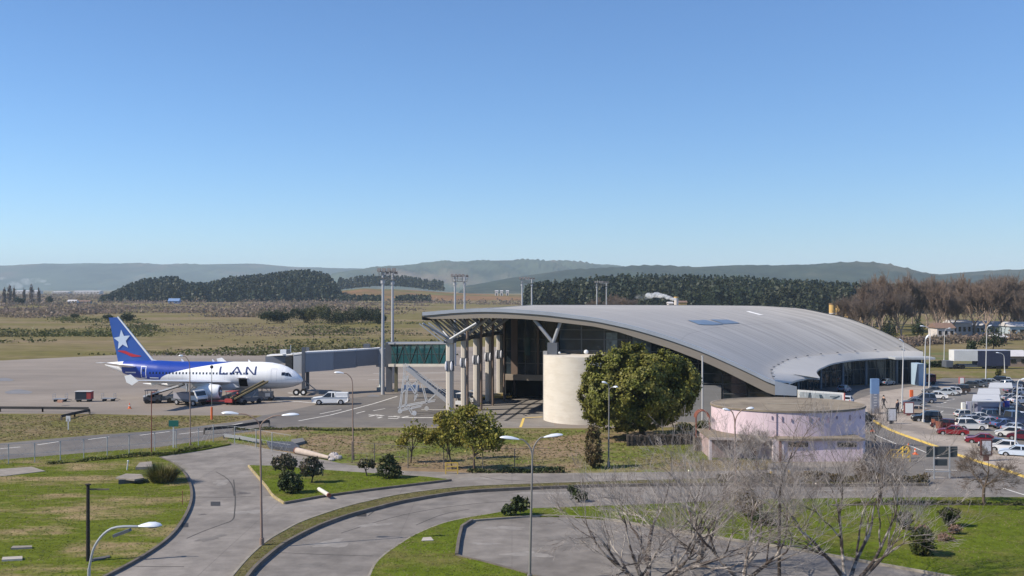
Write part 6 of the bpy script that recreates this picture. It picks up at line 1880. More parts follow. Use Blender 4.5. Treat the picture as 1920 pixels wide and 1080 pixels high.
# ================================================================== truck, houses and far buildings
Yb = G(1835, 692).y
t = thing("box_trailer_truck", "long box truck, white in front, shaded side coloured dark blue, on the far road", "truck", G(1835, 692))
a, m_, b_ = AT(1784, 656, Yb), AT(1828, 656, Yb), AT(1889, 658, Yb); bz = AT(0, 676, Yb).z; z2 = .8
MB().box(((a.x + m_.x) / 2, Yb, (a.z + bz) / 2), (m_.x - a.x, 2.5, a.z - bz)).build("front_box", m_tw, t)
MB().box(((m_.x + b_.x) / 2, Yb, (a.z + z2) / 2 - .1), (b_.x - m_.x, 2.5, a.z - z2 - .1)).build("trailer", mat("trailer_shade", (.03, .035, .07), .5, var=.15, stretch=(3, 1, .2)), t)  # shaded side of the white body, its shade put into the colour
MB().box(((m_.x + b_.x) / 2, Yb, a.z - .07), (b_.x - m_.x, 2.56, .12)).build("trailer_roof", mat("trailer_lid", (.4, .42, .5), .6), t)
MB().box(((a.x + b_.x) / 2 + .5, Yb, .75), (b_.x - a.x - 1.5, 1.9, .5)).build("chassis", m_steel_dark, t)
for u in (1787, 1800, 1850, 1868, 1880):
    x = AT(u, 690, Yb).x
    for s in (-1, 1): MB().disc_y((x, Yb + s * 1.05, .52), .52, .34, 16).build("wheel", m_tyre, t, smooth='auto')
x = AT(1782, 690, Yb).x; MB().box((x - .6, Yb, 1.1), (1.4, 2.2, 1.3)).build("cab", m_steel_dark, t)
b_ = G(1737, 721); t = thing("maroon_van", "maroon van parked at the end of the terminal", "van", b_)
MB().box((b_.x, b_.y, 1.15), (2.6, 1.8, 1.3)).build("body", mat("maroon_paint", (.12, .02, .025), .35), t); MB().box((b_.x + .1, b_.y - .1, 1.55), (2.0, 1.66, .45)).build("windows", m_cglass, t)
for dx in (-.8, .8): MB().disc_y((b_.x + dx, b_.y - .85, .33), .33, .2, 14).build("wheel", m_tyre, t, smooth='auto')
def house(label, u0, u1, vb, vw, vr, mw, mr_, depth=7, cat="house", name="house", Y=None, nwin=3, hip=True):
    Yb = Y or G(0, vb).y
    a, b = AT(u0, vb, Yb), AT(u1, vb, Yb); zw = AT(0, vw, Yb).z; zr = AT(0, vr, Yb).z; zb_ = min(a.z, 0)
    t = thing(name, label, cat, ((a.x + b.x) / 2, Yb, 0))
    MB().box(((a.x + b.x) / 2, Yb + depth / 2, (zw + zb_) / 2), (b.x - a.x, depth, zw - zb_)).build("wall", mw, t)
    e = .4; mb = MB()
    vs = [(a.x - e, Yb - e, zw), (b.x + e, Yb - e, zw), (b.x + e, Yb + depth + e, zw), (a.x - e, Yb + depth + e, zw), (a.x - e, Yb + depth / 2, zr), (b.x + e, Yb + depth / 2, zr)]
    mb.add(vs, [(0, 1, 5, 4), (2, 3, 4, 5), (1, 2, 5), (3, 0, 4), (3, 2, 1, 0)]); mb.build("roof", mr_, t)
    for k in range(nwin):
        x = a.x + (b.x - a.x) * (k + .5) / nwin
        MB().box((x, Yb - .03, zw * .55), (min(1.4, (b.x - a.x) / nwin * .5), .1, zw * .35)).build("window", m_cglass, t)
    return t
m_hw = mat("house_white", (.55, .5, .47), .8, var=.1); m_hg = mat("house_grey", (.36, .34, .35), .8, var=.15); m_ho = mat("house_ochre", (.55, .36, .13), .8, var=.1)
m_tile = mat("house_roof_brown", (.20, .13, .10), .8, var=.15); m_roofg = mat("house_roof_grey", (.34, .33, .34), .7, var=.1); m_roofw = mat("house_roof_pale", (.52, .5, .5), .6, var=.1)
house("small white gabled house behind the bare trees", 1757, 1790, 624, 615, 606, m_hw, m_tile, Y=330)
house("grey two-storey house among the bare trees", 1786, 1822, 624, 606, 600, m_hg, m_roofw, Y=345, nwin=4)
house("long pale-roofed house right of the grey two-storey house", 1822, 1862, 626, 610, 602, m_hg, m_roofw, Y=350, nwin=5)
house("low whitish house behind the dark shrub at the right", 1864, 1892, 628, 612, 603, m_hw, m_roofw, Y=352)
house("pale blue-grey house at the right edge", 1893, 1940, 640, 612, 604, mat("house_bluegrey", (.36, .42, .46), .8), m_roofw, Y=335)
house("small tile-roofed kiosk near the right edge", 1876, 1888, 642, 632, 627, mat("kiosk_brown", (.18, .10, .08), .8), m_roofw, Y=300, nwin=1, name="kiosk", cat="kiosk")
house("beige kiosk with a white roof beside the truck at the right edge", 1890, 1930, 686, 668, 658, mat("kiosk_beige", (.3, .22, .17), .8), m_roofw, Y=212, nwin=2, name="kiosk", cat="kiosk")
def tank(label, u, Y, vb, vt, r):
    a = AT(u, vt, Y); t = thing("yellow_tower", label, "tower", (a.x, Y, 0), 0, "yellow towers behind the roof")
    MB().cyl((a.x, Y, 0), r, 0, a.z, 16).build("tank", m_ho, t, smooth='auto'); MB().cyl((a.x, Y, 0), r * 1.08, a.z, a.z + .6, 16).build("lid", mat("dark_lid", (.15, .1, .06), .8), t); MB().cyl((a.x, Y, 0), r * 1.04, a.z * .6, a.z * .64, 16).build("band", m_hw, t)
tank("ochre tower behind the roof edge, left of the two", 1560, 420, 584, 571, 1.2); tank("ochre tower behind the roof edge, right of the two", 1574, 425, 584, 571, 1.6)
house("ochre house hidden in the bare trees right of the towers", 1590, 1622, 585, 577, 571, m_ho, m_tile, Y=430)
# chimney and plant buildings by the steam
a = AT(1268, 558, 560); t = thing("plant_chimney", "cream factory stack giving off white steam behind the roof", "chimney", (a.x, 560, 0)); MB().cyl((a.x, 560, 0), 1.5, 0, a.z, 16, r2=1.1).build("stack", m_hw, t, smooth='auto'); MB().cyl((a.x, 560, 0), 1.35, a.z - .2, a.z + .5, 16).build("rim", m_ho, t)
house("cream factory shed beside the steaming stack", 1272, 1288, 575, 567, 564, m_ho, m_tile, Y=565, nwin=2, name="factory_shed", cat="shed")
house("small pale factory hut left of the steaming stack", 1254, 1262, 575, 569, 566, m_hw, m_roofw, Y=565, nwin=1, name="factory_shed", cat="shed")
# far-left buildings
house("long low white warehouse beyond the plain, right of the poplars", 97, 127, 549.5, 547.5, 546.5, m_hw, m_roofw, Y=2600, depth=30, name="warehouse", cat="warehouse", nwin=6)
house("white warehouse row at the foot of the left wooded hill", 138, 186, 549.5, 546.5, 545.2, m_hw, m_roofw, Y=2700, depth=30, name="warehouse", cat="warehouse", nwin=8)
house("faint white warehouse behind the far-left poplars", 28, 72, 549.8, 546, 544.5, m_hw, m_roofw, Y=2900, depth=30, name="warehouse", cat="warehouse", nwin=8)
house("small bright white farmhouse on the plain left of the tail", 126, 142, 569.5, 565, 562, mat("farm_white", (.75, .75, .75), .7), m_roofw, Y=1050, name="farmhouse", cat="farmhouse", nwin=2)
house("long low shed right of the bright white farmhouse", 144, 168, 569, 565.5, 563, m_hg, m_tile, Y=1060, name="shed", cat="shed", nwin=3)
house("blue-roofed shed among the scrub below the wooded hill", 315, 335, 569.5, 564.5, 559.5, mat("shed_blue", (.12, .2, .38), .7), mat("shed_roof_blue", (.16, .25, .42), .6), Y=1060, name="shed", cat="shed", nwin=2)
for k, (u, w, lb) in enumerate(((928, 6, "left white farmhouse of three on the orange slope"), (938, 5, "middle white farmhouse of three on the orange slope"), (949, 5, "right white farmhouse of three on the orange slope"))):
    house(lb, u, u + w, 548.5, 546, 544.5, m_hw, m_roofw, Y=1560, name="farmhouse", cat="farmhouse", nwin=1, depth=8)
# ================================================================== vegetation
m_bark = mat("brown_bark", (0.10, 0.075, 0.055), 0.9, var=0.35, scale=4)
m_barkd = mat("dark_bark", (0.045, 0.035, 0.028), 0.9, var=0.35, scale=4)
m_pale = mat("pale_bark", (0.46, 0.41, 0.365), 0.85, var=0.3, scale=3, col2=(0.075, 0.058, 0.05), s2=.8, mix2=(.38, .52), stretch=(1, 1, 1.6))
m_twig = mat("grey_twigs", (0.42, 0.38, 0.35), 0.85, var=0.3, scale=2, col2=(0.17, 0.135, 0.115), s2=.8, mix2=(.42, .62))
m_twigd = mat("brown_twigs", (0.15, 0.115, 0.095), 0.9, var=0.3, scale=2)
m_farbark = mat("far_trunk_bark", (0.26, 0.20, 0.16), 0.9, var=0.3, scale=1)
m_fartwig = mat("far_brown_twigs", (0.165, 0.128, 0.104), 0.95, var=0.35, scale=.5)
m_farwood = mat("far_red_twigs", (0.17, 0.125, 0.098), 0.95, var=0.35, scale=.5)
m_ever = leaf_mat("evergreen_leaf", (0.125, 0.132, 0.022), (0.155, 0.142, 0.03), s2=.5, island=.28, trans=.12)
m_ygreen = leaf_mat("yellow_green_leaf", (0.20, 0.2, 0.035), (0.25, 0.21, 0.045), s2=.9, island=.4, trans=.3)
m_dbush = leaf_mat("dark_bush_leaf", (0.038, 0.055, 0.017), (0.07, 0.075, 0.026), s2=1, island=.5, trans=.1)
m_pbush = leaf_mat("purple_bush_leaf", (0.075, 0.078, 0.042), (0.11, 0.085, 0.062), s2=1.2, island=.5, trans=.1)
m_clip = leaf_mat("clipped_leaf", (0.05, 0.065, 0.016), (0.085, 0.08, 0.025), s2=1, island=.45, trans=.1)
m_rustl = leaf_mat("rust_leaf", (0.15, 0.10, 0.03), (0.075, 0.075, 0.02), s2=1.2, island=.4, trans=.2)
m_dead = leaf_mat("dead_pink_leaf", (0.26, 0.17, 0.13), (0.2, 0.14, 0.09), s2=1.2, island=.4, trans=.2)
m_conb = leaf_mat("brown_conifer_leaf", (0.10, 0.07, 0.03), (0.06, 0.055, 0.02), s2=.8, island=.45, trans=.1)
m_fardark = leaf_mat("far_dark_leaf", (0.024, 0.038, 0.014), (0.055, 0.06, 0.02), s2=.15, island=.4, trans=.1)
m_farol = leaf_mat("far_olive_leaf", (0.085, 0.085, 0.022), (0.05, 0.06, 0.02), s2=.15, island=.4, trans=.1)
m_pine = leaf_mat("pine_leaf", (0.020, 0.032, 0.015), (0.032, 0.038, 0.018), s2=.02, island=.18, trans=.05)
m_scrubb = leaf_mat("brown_scrub_leaf", (0.235, 0.175, 0.14), (0.19, 0.155, 0.10), s2=.03, island=.3, trans=.4)
m_scrubg = leaf_mat("green_scrub_leaf", (0.085, 0.095, 0.028), (0.125, 0.115, 0.045), s2=.03, island=.35, trans=.3)
m_straw = leaf_mat("straw_leaf", (0.12, 0.125, 0.035), (0.2, 0.165, 0.07), s2=.8, island=.5, trans=.2)
m_blade = leaf_mat("grass_blade", (0.108, 0.14, 0.016), (0.21, 0.17, 0.075), s2=.15, island=.4, trans=.3)

def leafy(name, label, cat, base, lobes, per, size, m, seed, trunk=None, bark=None, group=None, bias=.55, shell=.72, clump=.16, nclump=40, limbs=True):
    """tree or bush: lobes (u, v, ru, rv) in pixels at the base's distance, crown made of leaf-sized faces"""
    r = np.random.default_rng(seed)
    t = thing(name, label, cat, base, 0, group)
    Y = base.y; k = Y / F
    LB = []
    for lb in lobes:
        u, v, ru, rv = lb[:4]; dy = lb[4] if len(lb) > 4 else 0.0
        c = AT(u, v, Y); c.y += dy
        LB.append((tuple(c), (ru * k, (ru + rv) / 2 * k, rv * k)))
    P, N = crown_points(LB, per, r, shell, clump, nclump)
    keep = P[:, 2] > base.z + .03
    P, N = P[keep], N[keep]
    V, Q_ = leaves(P, N, size, r, bias)
    arr_mesh("crown", V, Q_, m, t)
    if trunk:
        tw = Twigs()
        cz = np.mean([l[0] for l in LB], 0); rd = random.Random(seed)
        top = Vector(cz)
        b = Vector(base)
        mid = b.lerp(top, .45) + Vector((rd.gauss(0, .1), rd.gauss(0, .1), 0))
        tw.tube([b, b.lerp(mid, .5), mid, top], [trunk, trunk * .8, trunk * .7, trunk * .3], 9)
        if limbs:
            for c, rr_ in LB:
                s_ = b.lerp(mid, rd.uniform(.55, 1)); e = Vector(c)
                tw.tube([s_, s_.lerp(e, .5) + Vector((rd.gauss(0, .12), rd.gauss(0, .12), rd.gauss(0, .1))), e], [trunk * .5, trunk * .36, trunk * .12], 6)
        tw.obj("trunk", bark or m_bark, t)
    return t
# big evergreen before the terminal
b_ = G(1205, 822)
leafy("evergreen_tree", "huge dense round evergreen tree standing before the terminal's glass wall", "tree", b_,
      [(1190, 726, 74, 40, 1.5), (1185, 755, 70, 32, 1), (1238, 740, 50, 40, 1.5), (1130, 700, 34, 34, -.5), (1158, 684, 34, 30, -.8), (1186, 674, 36, 26, .5), (1204, 702, 34, 28, -2.6), (1232, 688, 36, 30, -.4), (1262, 700, 34, 32, 1), (1285, 716, 26, 34), (1113, 735, 26, 36), (1140, 742, 44, 44, -1.8), (1188, 735, 52, 46, -2.2), (1240, 744, 50, 44, -1.5), (1274, 742, 28, 32, .5), (1122, 766, 28, 26, -.5), (1160, 778, 46, 24, -1.6), (1208, 780, 44, 22, -1.2)],
      4200, .24, m_ever, 21, trunk=.42, bias=.78, shell=.86, clump=.11, nclump=46)
# small yellow-green trees on the bank
def yt(label, base, lobes, seed, per=520, sz=.22, tr=.09):
    return leafy("small_tree", label, "tree", base, lobes, int(per * 1.15), sz, m_ygreen, seed, trunk=tr, group="yellow-green trees on the bank", bias=.3, shell=.35, clump=.24, nclump=22)
yt("thin sparse yellow-green tree, leftmost of the bank trees", G(770, 868), [(765, 812, 16, 14), (784, 802, 15, 16), (755, 830, 11, 9), (792, 818, 12, 12)], 31, 190)
yt("leaning yellow-green tree left of the largest bank tree", G(848, 880), [(822, 818, 20, 18), (843, 800, 24, 24), (858, 822, 18, 16), (830, 785, 14, 12), (806, 822, 11, 9)], 32, 420)
yt("largest round yellow-green tree on the bank", G(889, 884), [(870, 810, 26, 26), (895, 790, 28, 26), (918, 806, 24, 26), (900, 825, 32, 22), (928, 825, 16, 16), (868, 780, 14, 14), (884, 770, 13, 10)], 33, 620, tr=.12)
yt("low yellow-green sapling behind the leaning tree", G(838, 862), [(835, 800, 12, 16), (848, 782, 13, 12), (862, 776, 12, 10)], 34, 240, tr=.05)
# island bushes
def bush(label, u, vb, lobes, m, seed, per=420, sz=.15, tr=.07, z=.15, name="bush", group=None, shell=.7, bias=.5):
    return leafy(name, label, "bush", G(u, vb, z), lobes, per, sz, m, seed, trunk=tr, bark=m_barkd, group=group, bias=bias, shell=shell, clump=.15, nclump=36)
ib = "bushes on the grass island"
bush("round purple-green bush on a short stem, rear left of the grass island", 534, 893, [(533, 867, 20, 13), (520, 870, 10, 10), (548, 870, 9, 10), (535, 860, 12, 8)], m_pbush, 41, 500, group=ib)
bush("dense dark green bush at the front left of the grass island", 545, 924, [(545, 905, 20, 17), (540, 893, 14, 10), (553, 910, 14, 12), (532, 908, 9, 11)], m_dbush, 42, 620, group=ib)
bush("purple-green bush on a clear stem in the island's left half", 584, 905, [(583, 874, 19, 13), (572, 882, 10, 9), (595, 880, 12, 10), (585, 864, 12, 7)], m_pbush, 43, 480, group=ib)
bush("smallest purple bush on a thin stem, near the island's right end", 688, 892, [(687, 868, 13, 8), (678, 872, 6, 6), (697, 871, 6, 6)], m_pbush, 44, 320, group=ib)
bush("pointed dark green bush near the island's right end", 729, 896, [(728, 879, 22, 14), (726, 868, 16, 12), (729, 860, 9, 8), (742, 884, 11, 10)], m_dbush, 45, 620, group=ib)
# clump of tall grass
b_ = G(305, 903, .16); t = thing("pampas_clump", "tall rounded clump of green and straw grass beside the road kerb", "grass clump", b_)
r = np.random.default_rng(50); n = 1500
an = r.uniform(0, 6.283, n); rad = np.sqrt(r.uniform(0, 1, n)) * .75; lean = r.uniform(.1, 1.15, n); ln = r.uniform(.9, 1.75, n)
Pb = np.stack([b_.x + rad * np.cos(an) * 1.2, b_.y + rad * np.sin(an), np.full(n, .16)], 1)
D = np.stack([np.cos(an) * np.sin(lean * .75), np.sin(an) * np.sin(lean * .75), np.cos(lean * .75)], 1)
S = np.stack([-np.sin(an), np.cos(an), np.zeros(n)], 1) * .022
mid = Pb + D * (ln * .6)[:, None]; tip = Pb + D * ln[:, None] + np.stack([np.cos(an) * .25, np.sin(an) * .25, -.22 * lean], 1)
V = np.stack([Pb - S, Pb + S, mid + S, mid - S, tip], 1).reshape(-1, 3)
o5 = np.arange(n)[:, None] * 5
Fq = np.concatenate([o5 + np.array([0, 1, 2, 3]), o5 + np.array([3, 2, 4, 4])])[:n]
V2 = np.stack([mid - S, mid + S, tip + S * .2, tip - S * .2], 1).reshape(-1, 3)
Vall = np.concatenate([np.stack([Pb - S, Pb + S, mid + S, mid - S], 1).reshape(-1, 3), V2]); 
arr_mesh("blades", Vall, np.arange(len(Vall)).reshape(-1, 4), m_straw, t)
# shrubs on the right lawn
sg = "clipped shrubs on the right lawn"
bush("small clipped shrub narrowing to its foot, left on the right lawn", 1695, 993, [(1694, 972, 15, 8), (1698, 982, 9, 8), (1688, 966, 9, 5), (1701, 966, 8, 5)], m_clip, 51, 480, z=.12, group=sg, shell=.85)
bush("clipped shrub shaped like an upturned cone on the right lawn", 1780, 987, [(1781, 959, 19, 6), (1782, 967, 15, 8), (1780, 977, 9, 8), (1772, 962, 9, 6)], m_clip, 52, 480, z=.12, group=sg, shell=.85)
bush("ball-shaped clipped green shrub on the right lawn", 1731, 1041, [(1731, 1016, 20, 22), (1731, 1005, 15, 13), (1728, 1028, 15, 12)], m_clip, 53, 1100, .12, z=.12, group=sg, shell=.9)
dg = "dry pinkish bushes on the right lawn"
bush("dry pinkish bush between the ball shrub and the cone shrub", 1774, 1014, [(1773, 1007, 14, 8), (1765, 1009, 7, 5)], m_dead, 54, 420, .10, z=.12, group=dg, shell=.5)
bush("dry pinkish bush at the foot of the cone shrub", 1792, 1001, [(1792, 992, 12, 9), (1785, 995, 8, 6)], m_dead, 55, 420, .10, z=.12, group=dg, shell=.5)
bush("dry pinkish bush just behind the ball shrub", 1728, 996, [(1729, 990, 12, 6), (1737, 992, 5, 4)], m_dead, 56, 300, .10, z=.12, group=dg, shell=.5)
bush("rust and green rounded bush behind the bare tree", 1402, 968, [(1398, 938, 24, 20), (1412, 946, 20, 16), (1386, 930, 16, 14), (1405, 952, 22, 10)], m_rustl, 57, 560, .16, z=.12, name="bush")
bush("feathery dull green bush at the left tip of the lower lawn strip", 968, 966, [(968, 950, 18, 10), (952, 955, 12, 8), (982, 945, 12, 11), (972, 938, 12, 8)], m_dbush, 58, 260, .2, z=.12, shell=.4)
bush("small dull green bush beside the lower road among the twigs", 1085, 940, [(1080, 925, 14, 10), (1092, 930, 10, 8), (1072, 918, 8, 7)], m_dbush, 59, 260, .18, z=.05, shell=.4)
bush("dark bush at the foot of the rust bush near the bare trees", 1440, 985, [(1425, 974, 18, 6), (1445, 976, 14, 5)], m_dbush, 60, 260, .16, z=.12, shell=.5)
t = bush("brown pillar-shaped conifer by the road, left of the stone wall", 1112, 878, [(1112, 812, 11, 16), (1113, 832, 14, 18), (1112, 852, 15, 16), (1116, 865, 14, 10)], m_conb, 61, 700, .16, z=0, shell=.8, name="conifer"); t["category"] = "conifer"
# low hedges
def hedge(label, px, h, w, m, n, seed, z, name="low_hedge", sz=.2):
    r = np.random.default_rng(seed); P = catmull([G(u, v, z) for u, v in px], 8); P = np.array([tuple(p) for p in P])
    t = thing(name, label, "hedge", Vector(P[0]))
    L_ = np.linalg.norm(np.diff(P, axis=0), axis=1); cs = np.concatenate([[0], np.cumsum(L_)])
    s = r.uniform(0, cs[-1], n); prof = .55 + .45 * np.sin(s * 1.3 + np.sin(s * .37) * 3) * np.sin(s * .61)
    B = np.stack([np.interp(s, cs, P[:, i]) for i in range(3)], 1)
    B[:, 0] += r.normal(0, w / 4, n); B[:, 1] += r.normal(0, w / 3, n); B[:, 2] += np.abs(r.uniform(0, 1, n)) ** .7 * h * np.maximum(prof, .12)
    N = r.normal(size=(n, 3)); N[:, 2] = np.abs(N[:, 2]) + .3; N /= np.linalg.norm(N, axis=1)[:, None]
    V, Q_ = leaves(B, N, sz, r, .4); arr_mesh("leaves", V, Q_, m, t); return t
hedge("dry brownish-green hedge between the two roads at right", [(1350, 902), (1450, 902), (1560, 902), (1660, 902), (1735, 902)], .75, .9, m_conb, 7000, 71, .2)
hedge("dark weedy growth along the foot of the left chain-link fence", [(90, 872), (140, 868), (190, 863), (250, 858), (330, 850), (395, 838)], .45, .5, m_scrubg, 1600, 72, .1, sz=.16)
hedge("shaggy grass rim along the ditch behind the culvert", [(440, 806), (500, 806), (560, 806), (640, 808), (700, 806)], .35, .8, m_scrubg, 1300, 73, 0, sz=.18)
hedge("dark low plants in the shade along the bank below the small trees", [(880, 886), (930, 886), (980, 886), (1060, 886)], .5, .6, m_dbush, 1500, 74, 0, sz=.16)
hedge("overgrown rim of weeds along the kerb of the far right lawn", [(1600, 946), (1700, 945), (1800, 946), (1920, 947)], .3, .4, m_scrubg, 1800, 75, .12, sz=.14)
hedge("green shrubs along the terminal wall right of the big tree", [(1270, 806), (1300, 805), (1325, 803)], 1.0, 1.2, m_clip, 1500, 76, 0, sz=.2)

# ---- bare trees
def bare(label, base, height, seed, lean=(0, 0), r0=.2, maxd=5, mt=m_pale, mw=m_twig, nch=(3, 5), spread=.7, up=.12, fork=3, cut=3, name="bare_tree", group=None, fl=.16, L0=.42, rmin=.007, ratio=(.58, .82), tilts=(.3, .75)):
    rd = random.Random(seed); t = thing(name, label, "tree", base, 0, group)
    th, tn = Twigs(), Twigs()
    b = Vector(base); f = b + Vector((lean[0] * .4, lean[1] * .4, height * fl))
    th.tube([b - Vector((0, 0, .1)), b.lerp(f, .5) + Vector((rd.gauss(0, .05), rd.gauss(0, .05), 0)), f], [r0 * 1.25, r0 * 1.02, r0 * .95], 9)
    for k in range(fork):
        a = 6.283 * (k + rd.uniform(-.25, .25)) / fork; tilt = rd.uniform(*tilts) if fork > 1 else .05
        d = Vector((math.cos(a) * math.sin(tilt) + lean[0] * .05, math.sin(a) * math.sin(tilt) + lean[1] * .05, math.cos(tilt))).normalized()
        grow(f, d, height * L0 * rd.uniform(.85, 1.15), r0 * rd.uniform(.6, .8), 0, maxd, rd, th, tn, up, spread, nch, cut, ratio, .13, rmin)
    th.obj("trunk", mt, t); tn.obj("crown", mw, t)
    return t
fg = "bare trees at the bottom of the picture"
bare("wide bare tree with leaning grey limbs, leftmost of the bottom trees", G(1240, 1125), 8.4, 3, (-1.2, .2), .25, 5, m_pale, m_twig, (3, 4), .62, .03, group=fg, fl=.05, L0=.42, fork=6, tilts=(.35, 1.2))
bare("bare tree with dark lower trunk right of the widest bottom tree", G(1392, 1125), 8.3, 12, (0, 0), .18, 5, m_pale, m_twig, (3, 4), .6, .08, group=fg, fl=.10, L0=.42, fork=4, tilts=(.25, .85))
bare("slim dark straight-stemmed bare tree in the middle of the bottom trees", G(1462, 1120), 7.4, 5, (0, 0), .085, 3, m_barkd, m_twigd, (4, 6), .95, .1, group=fg, fl=.72, L0=.3, fork=1, cut=1, ratio=(.5, .8))
bare("white-barked bare birch with spreading limbs at the bottom", G(1588, 1118), 8.3, 8, (.3, 0), .18, 5, m_pale, m_twig, (3, 4), .58, .06, group=fg, fl=.06, L0=.43, fork=5, tilts=(.3, 1.0))
bare("grey bare tree tangled behind the leftmost bottom tree", G(1310, 1060), 7.4, 16, (.4, .2), .18, 5, m_pale, m_twig, (3, 4), .7, .04, group=fg, fl=.08, L0=.42, fork=5, tilts=(.3, 1.05))
bare("small bare tree with a dark trunk by the lower road", G(1651, 945, .12), 3.9, 9, (0, 0), .16, 5, m_barkd, m_twigd, (3, 5), .85, .05, 4, fl=.32, L0=.36, group="bare trees by the lower road")
bare("small rounded bare tree beside the lower road near the right edge", G(1845, 947, .12), 3.7, 10, (0, 0), .11, 5, m_bark, m_twigd, (3, 5), .85, .04, 4, fl=.36, L0=.34, group="bare trees by the lower road")
bare("bare twiggy tree against the left of the round building", G(1420, 884), 3.4, 14, (-.2, 0), .1, 5, m_bark, m_twig, (3, 5), .7, .1, 4, fl=.15, L0=.4)
bare("reddish bare sapling at the right of the round building", G(1640, 838, .03), 3.2, 15, (0, 0), .05, 4, m_bark, m_twigd, (3, 5), .6, .15, 4, fl=.12, L0=.45)

# ---- far bare wood behind the car park: four kinds, copied
wood = "bare trees of the wood behind the terminal"
prot = []
for k in range(5):
    t = bare("x", Vector((0, 0, 0)), 20, 100 + k, (0, 0), .38, 4, m_farbark, m_fartwig if k % 2 == 0 else m_farwood, (5, 7), .55, .22, 3, cut=1, fl=.22, L0=.38, rmin=.045, ratio=(.5, .78), group=wood, name="bare_tree")
    prot.append(t)
PH_ = [max(v.co.z for v in kids(t)[1].data.vertices) for t in prot]
rw_ = random.Random(77); spots = []
for k in range(64):
    u = rw_.uniform(1585, 1935); 
    Y = rw_.uniform(300, 460) if u < 1740 else rw_.uniform(335, 470)
    vt = np.interp(u, [1575, 1600, 1630, 1680, 1760, 1790, 1830, 1870, 1905, 1925, 1960], [572, 548, 532, 524, 528, 534, 524, 521, 530, 545, 560])
    spots.append((Y, u, vt))
spots.sort()
for i, (Y, u, vt) in enumerate(spots):
    vt2 = vt + rw_.choice((-4, 0, 6, 14, 22)) + rw_.uniform(-3, 6)
    hgt = H - (vt2 - CY) * Y / F
    p = prot[i % 5]; loc = Vector(((u - CX) * Y / F, Y, 0)); s = max(.3, 1.14 * hgt / PH_[i % 5])
    o = p if i < 5 else dup(p, loc, rw_.uniform(0, 6.28))
    o.location = loc; o.scale = (s * rw_.uniform(.85, 1.15),) * 2 + (s,)
    o["label"] = "tall brown leafless tree in the wood behind the car park"; o["group"] = wood
# dark undergrowth and shrubs in the wood
def far_tree(name, label, cat, u, Y, vt, hw, m, seed, vb=None, per=340, sz=None, shape=None, group=None, tr=True, n=3):
    base = Vector(((u - CX) * Y / F, Y, 0)); vb_ = CY + H * F / Y
    hh = vb_ - vt
    r_ = random.Random(seed)
    if shape == 'column': lobes = [(u, vt + hh * f, hw * w, hh * .2) for f, w in ((.15, .5), (.35, .85), (.55, 1), (.75, .9))]
    elif shape == 'cone': lobes = [(u, vt + hh * f, hw * w, hh * .16) for f, w in ((.12, .25), (.35, .55), (.58, .8), (.8, 1))]
    else: lobes = [(u, vt + hh * .45, hw * .8, hh * .42)] + [(u + r_.uniform(-.6, .6) * hw, vt + hh * r_.uniform(.3, .75), hw * r_.uniform(.4, .6), hh * r_.uniform(.2, .32)) for _ in range(n)]
    return leafy(name, label, cat, base, lobes, per, sz or max(.35, 1.6 * Y / F), m, seed, trunk=.012 * hw * Y / F + .12 if tr else None, bark=m_barkd, group=group, bias=.5, shell=.6, clump=.2, nclump=26, limbs=False)
far_tree("dark_tree", "dark evergreen crown between the pale trunks left of the curved-arm lamp", "tree", 1668, 300, 590, 16, m_fardark, 201)
far_tree("dark_tree", "dark evergreen crown behind the tall lamp at the roof's right tip", "tree", 1722, 330, 592, 12, m_fardark, 202)
far_tree("dark_tree", "dark rounded shrub-like tree below the long pale-roofed house", "tree", 1862, 270, 612, 26, m_fardark, 203)
far_tree("dark_tree", "dark tree at the right edge behind the blue-grey house", "tree", 1912, 390, 585, 18, m_fardark, 204)
far_tree("dark_tree", "low dark bush on the verge beyond the truck", "bush", 1822, 245, 637, 10, m_fardark, 205)
far_tree("dark_tree", "dark bush at the left wheel of the truck", "bush", 1762, 214, 677, 15, m_fardark, 206)
far_tree("small_sapling", "tiny yellowish sapling on the grass verge by the car park", "sapling", 1872, 189, 692, 5, m_farol, 207, per=120)
hedge("dark low scrub row along the verge left of the truck", [(1725, 690), (1740, 689), (1757, 689), (1775, 690)], 1.3, 1.0, m_fardark, 900, 208, 0, sz=.35)
hedge("tangled brown undergrowth below the bare wood", [(1640, 655), (1700, 648), (1760, 644), (1830, 640), (1920, 636)], 3.0, 6, m_scrubb, 5200, 209, 0, name="undergrowth", sz=.7)
# trees behind the roof
far_tree("dark_tree", "dark tufted tree standing behind the roof crown", "tree", 1073, 420, 541, 13, m_fardark, 211, per=420)
far_tree("dark_tree", "broad dark tree before the pine forest right of the steam", "tree", 1322, 520, 538, 22, m_fardark, 212, per=420)
for k, (u, Y, vt, hw) in enumerate(((1138, 470, 553, 12), (1160, 480, 549, 14), (1182, 500, 556, 12), (1115, 500, 556, 12))):
    o = dup(prot[k], Vector(((u - CX) * Y / F, Y, 0)), k, "reddish leafless tree behind the crown of the roof")
    s = (H - (vt - CY) * Y / F) / PH_[k]; o.scale = (s * 1.4, s * 1.4, s); o["group"] = "leafless trees behind the roof crown"
